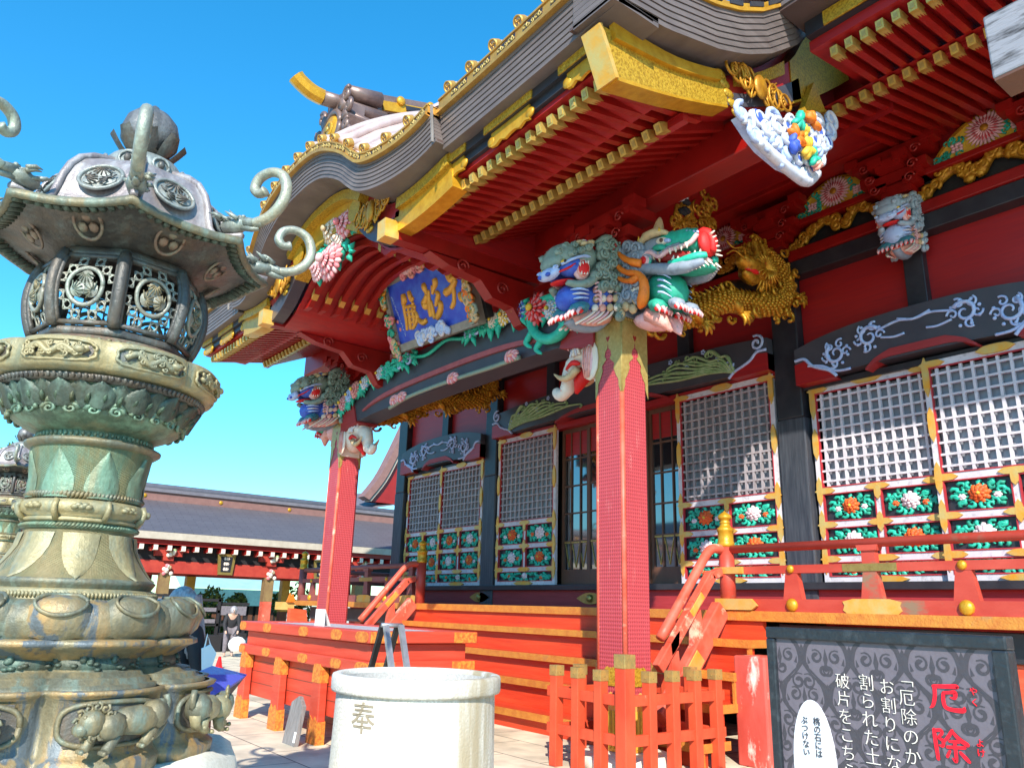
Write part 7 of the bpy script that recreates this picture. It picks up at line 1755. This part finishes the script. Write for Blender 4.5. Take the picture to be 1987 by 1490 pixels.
for y in [-20+2.65*i for i in range(15)]:
    if CB is None: b=MB('gold'); b.ell((0,0,0),(.03,.075,.075),'gold',10); CB=b.build('ridge_crest',rg); o=CB
    else: o=CB.copy(); COL.objects.link(o)
    o.location=(rd[0]+.21,y,rd[1]+.06)
b=MB('dkred'); b.box((ev[0]-.3,y0,3.20),(ev[0]-.12,y1,3.36),'dkred'); b.box((CXF-.09,y0,2.34),(CXF+.09,y1,2.72),'redb'); b.box((CXF-3,y0,2.34),(CXF-2.84,y1,2.72),'redb'); b.build('long_beam',cor)
b=MB('vdark'); b.box((CXF-.06,y0,2.72),(CXF,y1,3.4),'vdark'); b.build('frieze_board',cor)
CR=None
for i in range(44):
    y=2.2+.42*i
    if CR is None:
        b=MB('dkred'); b.box((-.75,-.06,-.07),(.0,.06,.07),'dkred'); o=b.build('rafter',cor); b=MB('cream'); b.box((0,-.065,-.075),(.015,.065,.075),'cream'); b.box((-.15,-.064,-.085),(0,.064,-.07),'cream'); b.build('rafter_tip',o); CR=o
    else: o=dup(CR)
    o.location=(ev[0]-.02,y,3.10)
CP=None
for i,y in enumerate((-3.3,.1,3.5,6.9,10.3,13.7,17.1)):
    if CP is None:
        b=MB('redpale'); b.box((-.15,-.15,0),(.15,.15,1.55),'redpale'); b.box((-.155,-.155,1.55),(.155,.155,2.34),'goldpost'); o=b.build('corridor_post',cor); 
        b=MB('redb'); b.box((-.2,-.16,2.72),(.2,.16,2.86),'redb'); b.box((-.2,-.42,2.86),(.2,.42,3.0),'redb'); b.box((-.2,-.6,3.0),(.2,.6,3.12),'redb'); b.build('bracket_set',o)
        b=MB('cream'); curls(b,[(.24,2.55,0),(.24,2.42,0)],.0001,'cream'); r=random.Random(2)
        for q in range(8): b.ell((.2+.05*r.random(),r.uniform(-.14,.14),2.45+r.uniform(-.14,.14)),(.07,.07,.07),r.choice(('cream','pink','cream','boneh')),6); b.ell((.28,r.uniform(-.14,.14),2.98+r.uniform(-.14,.14)),(.05,.07,.07),r.choice(('cream','leafp','cream','boneh')),6)
        b.build('beast_carving',o); CP=o
    else: o=dup(CP)
    o.location=(CXF,y,0)
YP=None
for y in (4.9,8.55,12.1,15.6):
    if YP is None: b=MB('yellwood'); b.box((-.14,-.14,0),(.14,.14,1.5),'brown'); b.box((-.15,-.15,1.2),(.15,.15,2.34),'yellwood'); YP=b.build('rear_post',cor); o=YP
    else: o=YP.copy(); COL.objects.link(o)
    o.location=(CXF-2.92,y,0)
def hplaque(y,lab):
    t=thing('hanging_plaque',lab,'plaque',(CXF+.16,y,2.75),'plaques hanging on the corridor')
    b=MB('cream'); z0,z1=2.36,3.04; b.prism([(y-.24,z0),(y+.24,z0),(y+.30,z1),(y-.30,z1)],CXF+.12,CXF+.18,'golddull','yz'); b.build('frame',t)
    b=MB('black'); b.prism([(y-.16,z0+.09),(y+.16,z0+.09),(y+.20,z1-.09),(y-.20,z1-.09)],CXF+.18,CXF+.19,'black','yz'); b.build('board',t)
    b=MB('cream')
    for z in (2.55,2.72,2.88):
        for q in range(5): b.box((CXF+.19,y-.08+.035*q-.02*(q%2),z-.05),(CXF+.195,y-.065+.035*q,z+.05),'cream')
        b.box((CXF+.19,y-.1,z-.008),(CXF+.196,y+.1,z+.008),'cream')
    b.build('lettering',t)
hplaque(8.75,'small gold framed plaque hanging mid span under the corridor eave'); hplaque(12.15,'small gold framed plaque half hidden by the far porch post')
# steep roof corner rising behind the corridor
g=thing('rear_gable','steep brown gable edge of a building rising behind the corridor beside the hall corner','building',(-31,17,0))
b=MB('oni2'); b.prism([(16.0,5.9),(16.6,6.9),(17.1,8.4),(17.6,9.6),(18.8,9.6),(18.8,5.9)],-31,-31.4,'dkred','yz'); b.build('gable_wall',g)
b=MB('oni2'); A=smooth_poly([(15.55,6.05),(16.25,7.0),(16.85,8.25),(17.5,9.8)],4); b.strip([tuple(p) for p in A],[(p[0]+.28,p[1]-.12) for p in A],-30.7,-31.3,'oni2','yz'); b.strip([(p[0]+.34,p[1]-.14) for p in A],[(p[0]+.42,p[1]-.17) for p in A],-30.8,-31.3,'tan','yz'); b.build('barge_board',g)
b=MB('slate'); b.add([(-30.9,15.2,5.4),(-30.9,18.8,6.2),(-33,18.8,7.0),(-33,15.6,6.3)],[(0,1,2,3)],'slate'); b.build('lower_roof',g)
# teal roofed building and greenery seen through the corridor
tb=thing('teal_roofed_building','low building with a pale teal roof and dark slatted wall seen through the corridor','building',(-38,11,0))
b=MB('tealroof'); b.add([(-35.5,9.8,2.05),(-35.5,14.6,2.05),(-39,14.6,3.6),(-39,9.8,3.6)],[(0,1,2,3)],'tealroof'); b.build('roof',tb)
b=MB('teal'); b.box((-35.7,9.9,1.35),(-35.5,14.6,2.03),'teal'); b.build('fascia',tb)
b=MB('vdark'); b.box((-36,10,0),(-39,14.4,2.0),'vdark'); 
for i in range(14): b.box((-35.98,10.1+.32*i,0),(-35.95,10.3+.32*i,1.35),'brown')
b.build('wall',tb)
tr=thing('red_hall','low red hall with a tan roof edge seen through the left opening of the corridor','building',(-39,5,0))
b=MB('dkred'); b.box((-38,-6,0),(-42,9.2,2.7),'dkred'); b.build('wall',tr)
b=MB('cream'); 
for i in range(40): b.box((-37.6,-2+.28*i,2.1),(-37.5,-1.9+.28*i,2.22),'cream')
b.build('rafter_tips',tr)
b=MB('tealroof'); b.box((-37.5,-7,2.7),(-42,9.4,2.86),'tealroof'); b.build('roof',tr)
def bush(name,lab,c,rx,ry,rz,n,seed,cat='shrub',trunk=0,leaf=.09):
    r=random.Random(seed); t=thing(name,lab,cat,(c[0],c[1],0)); b=MB('foliage')
    cl=[(Vector((r.gauss(0,.45)*rx,r.gauss(0,.45)*ry,r.uniform(-.9,.9)*rz)),r.uniform(.25,.5)) for _ in range(9)]
    for i in range(n):
        q,R=r.choice(cl); d=Vector((r.gauss(0,1),r.gauss(0,1),r.gauss(0,1))).normalized()*R*r.uniform(.6,1.05)
        p=Vector(c)+q+Vector((d.x*rx,d.y*ry,d.z*rz)); s=leaf*r.uniform(.6,1.4)
        if p.z<.05: continue
        u=Vector((r.gauss(0,1),r.gauss(0,1),r.gauss(0,1))).normalized(); v=u.orthogonal().normalized()
        b.add([p-u*s,p+v*s*.5,p+u*s,p-v*s*.5],[(0,1,2,3)],r.choice(('foliage','foliage2','foliage3')))
    b.build('crown' if trunk else 'leaves',t)
    b=MB('trunk'); b.tube([(c[0],c[1],0),(c[0]+.1,c[1],c[2]*.6),(c[0],c[1]+.1,c[2])],[.12 if trunk else .04,.08 if trunk else .03,.03],7,'trunk'); b.build('trunk' if trunk else 'stem',t)
bush('shrub','green shrub behind the long haired visitor, seen through the corridor',(-31.5,9.6,.8),1.1,1.2,1.1,1500,1)
bush('shrub','loose grey green bush beside the right corridor post',(-30.6,12.9,1.1),1.0,1.0,1.4,1500,2)
tp=pX(57,885,-42)
bush('tree','small yellow green tree top showing between the lanterns over the corridor roof',(-42,tp.y,tp.z-.7),1.2,.8,1.4,1600,3,'tree',1,.16)
# dark omikuji style rack under the corridor
rk=thing('dark_rack','black slatted rack standing under the corridor beside the stooping visitor','rack',(-26,8.0,0))
b=MB('vdark')
for y in (7.3,7.9,8.5):
    b.box((-26.3,y-.04,0),(-26.2,y+.04,1.6),'vdark')
for z in (.4,.8,1.2,1.55): b.box((-26.3,7.25,z-.04),(-26.2,8.55,z+.04),'vdark')
b.box((-26.4,7.2,0),(-25.9,8.6,.5),'vdark'); b.build('frame',rk)
b=MB('greycloth'); 
for z in (.95,1.3): b.box((-26.18,7.35,z-.1),(-26.15,8.4,z+.02),'greycloth')
b.build('hanging_slips',rk)
for (yy,xx,h) in ((5.6,-25.6,1.3),(6.4,-26.0,1.7),(9.0,-26.2,1.5)):
    rk=thing('offering_rack',{5.6:'low black rack on the paving under the left part of the corridor',6.4:'tall black rack hung with slips under the corridor',9.0:'black rack right of the stooping visitor'}[yy],'rack',(xx,yy,0))
    b=MB('vdark'); b.box((xx-.4,yy-.45,0),(xx+.1,yy+.45,.55),'vdark')
    for q in (-.4,0,.4): b.box((xx-.2,yy+q-.04,.55),(xx-.1,yy+q+.04,h),'vdark')
    for q in (.8,h-.05): b.box((xx-.22,yy-.5,q-.04),(xx-.08,yy+.5,q+.04),'vdark')
    b.build('frame',rk); b=MB('greycloth'); b.box((xx-.07,yy-.42,h-.4),(xx-.05,yy+.4,h-.12),'greycloth'); b.build('hanging_slips',rk)
# yellow board and small red stand behind the offering box
p=pX(552,1180,-16.5); ys=thing('yellow_sign_stand','yellow wooden board with a small red stand behind the offering box','sign stand',(-16.5,p.y,0))
b=MB('yellwood'); q0=pX(533,1182,-16.5);q1=pX(570,1168,-16.5); b.box((-16.5,q0.y,q0.z),(-16.46,q1.y,q1.z),'yellwood2'); b.build('board',ys); pass
b=MB('redsun'); q0=pX(555,1200,-16.5);q1=pX(592,1180,-16.5); b.prism([(q0.y,.6),(q0.y,q1.z),(q0.y+.35,q1.z-.03),(q1.y+.1,.6)],-16.46,-16.3,'redsun','yz'); b.box((-16.5,q0.y,0),(-16.4,q0.y+.08,.7),'redsun'); b.build('stand',ys)
b=MB('orange'); q=pX(564,1162,-16.45); b.prism([(q.y-.09,q.z-.06),(q.y+.09,q.z-.06),(q.y+.03,q.z+.1),(q.y,q.z+.04),(q.y-.03,q.z+.12)],-16.46,-16.40,'orange','yz'); b.build('flame_ornament',ys)
# lamp with an orange globe by the far rail
q=pX(667,1150,-15.2); lp=thing('small_lamp','small orange lantern hanging by the far balcony rail','lamp',(-15.2,q.y,0)); b=MB('orange'); b.lathe([(.001,-.12),(.07,-.10),(.10,0),(.07,.10),(.001,.12)],14,'orange'); 
for i,v in enumerate(b.v): b.v[i]=v+Vector((-15.2,q.y,q.z))
b.build('globe',lp); b=MB('redpale'); b.lathe([(.05,.10),(.12,.13),(.04,.2),(.001,.24)],12,'redpale')
for i,v in enumerate(b.v): b.v[i]=v+Vector((-15.2,q.y,q.z))
b.build('cap',lp)
b=MB('redpale'); b.tube([(-15.2,q.y,0),(-15.2,q.y,q.z-.12)],.03,6,'redpale'); b.build('pole',lp)
# slanted notice box beside the lantern
nb=thing('slanted_notice','slanted blue topped notice box on a black stand between lantern and offering box','notice stand',(-5.4,1.9,0))
def atd(px,py,d): v=ray(px,py); return EYE+v*(d/math.hypot(v.x,v.y))
A,B_,C_,D_=atd(372,1308,5.0),atd(412,1291,5.5),atd(480,1308,5.62),atd(424,1346,5.0)
n=(B_-A).cross(D_-A).normalized(); n=n if n.z>0 else -n
b=MB('signblue'); vs=[A,B_,C_,D_]; b.add([v+n*.0 for v in vs]+[v-n*.03 for v in vs],[(0,1,2,3),(7,6,5,4),(0,4,5,1),(1,5,6,2),(2,6,7,3),(3,7,4,0)],'signblue'); b.build('blue_sheet',nb)
b=MB('blackpl'); cen=(A+B_+C_+D_)/4; vs=[cen+(v-cen)*.985-n*.032 for v in vs]; lo=[v-n*.17 for v in vs]; b.add(vs+lo,[(0,1,2,3),(7,6,5,4),(0,4,5,1),(1,5,6,2),(2,6,7,3),(3,7,4,0)],'blackpl'); b.build('box',nb)
b=MB('blackpl'); b.bar((cen.x,cen.y,0),cen-n*.1,.06,.06,'blackpl'); b.box((cen.x-.2,cen.y-.2,0),(cen.x+.2,cen.y+.2,.03),'blackpl'); b.build('stand',nb)
# orange cone on the paving
p=ray(424,1296); p=EYE+p*(-1.55/p.z); b=MB('bright'); b.lathe([(.001,0),(.11,0),(.11,.02),(.08,.03),(.03,.26),(.001,.27)],16,'bright',(p.x,p.y)); tag(b.build('traffic_cone'),'small red cone standing on the paving behind the notice box','cone')
# ================================================================ visitors
def figure(name,joints,edges,k,parent,sub=2):
    me=bpy.data.meshes.new(name); me.from_pydata([j[:3] for j in joints],edges,[]); me.materials.append(M[k])
    o=bpy.data.objects.new(name,me); COL.objects.link(o); md=o.modifiers.new('skin','SKIN'); md.use_smooth_shade=True
    if not me.skin_vertices: 
        import bmesh; bm=bmesh.new(); bm.from_mesh(me); bm.verts.layers.skin.new(); bm.to_mesh(me); bm.free()
    for i,(v,j) in enumerate(zip(me.skin_vertices[0].data,joints)): v.radius=(j[3],j[3] if len(j)<5 else j[4]); v.use_root=(i==0)
    s=o.modifiers.new('sub','SUBSURF'); s.levels=sub; s.render_levels=sub
    if parent: o.parent=parent; o.matrix_parent_inverse=inv_world(parent)
    return o
def visitor(base,h,face,name_lab,cloth,hairk,stoop=0.,long=False,legk='greycloth'):
    t=thing('person',name_lab,'person',base); f=Vector((cos(face),sin(face),0)); s=Vector((-f.y,f.x,0)); B=Vector(base); Z=Vector((0,0,1))
    def P(fw,sd,z): return B+f*fw+s*sd+Z*(z*h)
    J=[];E=[]
    def add(p,r,pa=None,r2=None): J.append((p.x,p.y,p.z,r*h,(r2 or r)*h)); (E.append((pa,len(J)-1)) if pa is not None else None); return len(J)-1
    st=stoop
    pel=add(P(-.02,0,.52),.075); wa=add(P(.05*st*2,0,.60),.068,pel); ch=add(P(.20*st*2,0,.72-.05*st),.078,wa); nk=add(P(.34*st*2,0,.82-.14*st),.036,ch); hd=add(P(.38*st*2+.02,0,.90-.18*st),.050,nk); tp=add(P(.40*st*2+.02,0,.96-.19*st),.046,hd)
    for g in (-1,1):
        hp=add(P(-.02,g*.06*h,.49),.055,pel); kn=add(P(.03,g*.07*h,.27),.040,hp); an=add(P(-.01,g*.07*h,.05),.026,kn); add(P(.12,g*.075*h,.02),.022,an)
        sh=add(P(.24*st*2,g*.10*h,.79-.12*st),.038,ch); el=add(P(.22*st*2+.04,g*.14*h,.62-.12*st),.028,sh); wr=add(P(.30*st*2+.14,g*.11*h,.50-.14*st),.020,el); add(P(.30*st*2+.18,g*.10*h,.46-.14*st),.020,wr)
    body=figure('body',J,E,'skin',t)
    def cl(nm,idx,k,gr):
        m={}; j=[];e=[]
        for i in idx: m[i]=len(j); q=J[i]; j.append((q[0],q[1],q[2],q[3]*gr,q[4]*gr))
        for a,c in E:
            if a in m and c in m: e.append((m[a],m[c]))
        return figure(nm,j,e,k,t)
    n0=6
    cl('top',[0,1,2]+[n0+4,n0+5,n0+6,n0+12,n0+13,n0+14],cloth,1.28); cl('trousers',[0,n0,n0+1,n0+2,n0+8,n0+9,n0+10],legk,1.30)
    hb=MB(hairk); c=Vector(J[hd][:3])+Z*.015*h; hb.ell(c-f*.018*h,(.066*h,.066*h,.078*h),hairk,14)
    if long:
        for j in range(90):
            a=-2.5+5.0*j/89; d=(-f*cos(a)+s*sin(a)); e=c+d*.055*h; hb.tube(smooth_poly([e+Z*.04*h,e+d*.015*h-Z*.04*h,e+d*.035*h-Z*.13*h,e+d*(.03+.02*((j*7)%5)/5)*h-Z*(.21+.03*((j*3)%4)/4)*h],4),[.012*h]*9+[.010*h]*3+[.004*h],6,hairk)
    hb.build('hair',t)
    fc=MB('skin'); q=Vector(J[hd][:3])+f*.052*h; fc.ell(q,(.012*h,.010*h,.018*h),'skin',8)
    for g in (-1,1): fc.ell(q+s*g*.02*h+Z*.014*h-f*.004*h,(.006*h,.006*h,.004*h),'darkcloth',6)
    fc.ell(q-Z*.025*h-f*.006*h,(.006*h,.014*h,.004*h),'salmon',6); fc.build('face',t)
    return t,J
d=ray(352,1200); d2=Vector((d.x,d.y,0)).normalized()*6.6
pv,_=visitor((d2.x,d2.y,0),1.66,math.atan2(d2.y,d2.x)-.9,'person with long loose grey hair and dark clothes behind the bronze lantern','darkcloth','greyhair',0.,True,'darkcloth')
d=ray(403,1275); q=EYE+d*(6.3/math.hypot(d.x,d.y)); b=MB('paper'); b.prism([(-.03,-.09),(.03,-.09),(.055,.03),(.01,.09),(-.05,.06)],-.03,.03,'paper'); b.tube([(-.03,0,.06),(-.02,0,.16),(.01,0,.08)],.006,6,'paper')
for i,v in enumerate(b.v): b.v[i]=Vector((q.x+v.x*d2.normalized().y*1.0+v.y*d2.normalized().x,q.y-v.x*d2.normalized().x+v.y*d2.normalized().y,q.z+v.z))
tag(b.build('white_bag',None,.02),'white cloth bag held by the long haired visitor','bag')
p=ray(441,1273); p=EYE+p*(-1.55/p.z)
visitor((p.x,p.y,0),1.50,-.2,'stooping person in a dark patterned top and pale trousers under the corridor','darkcloth','greyhair',.30,False,'greycloth')
b=MB('paper'); q=pX(460,1250,p.x+.5); b.ell((q.x,q.y,q.z),(.16,.26,.22),'paper',10); tag(b.build('white_bag'),'white bag hanging from the arm of the stooping visitor','bag')

# gate across the court, out of the frame, mirrored in the glazed doors
gt=thing('gate_building','dark tiled gate across the court, mirrored in the glazed doors','gate',(-30,-17,0))
b=MB('slate'); b.prism([(-21,3.9),(-17,6.6),(-13,3.9),(-12.6,3.6),(-17,6.9),(-21.4,3.6)],-40,-22,'slate','yz'); b.prism([(-20.8,3.8),(-13.2,3.8),(-17,6.6)],-39,-23,'dkred','yz'); b.build('roof',gt)
b=MB('dkred'); 
for x in (-37,-33,-28,-24): b.box((x-.25,-15.2,0),(x+.25,-14.7,3.8),'dkred')
b.box((-38,-15.3,3.2),(-23,-14.6,3.7),'dkred'); b.box((-38,-19.4,0),(-34,-19.2,3.6),'brown'); b.box((-27,-19.4,0),(-23,-19.2,3.6),'brown'); b.build('frame',gt)
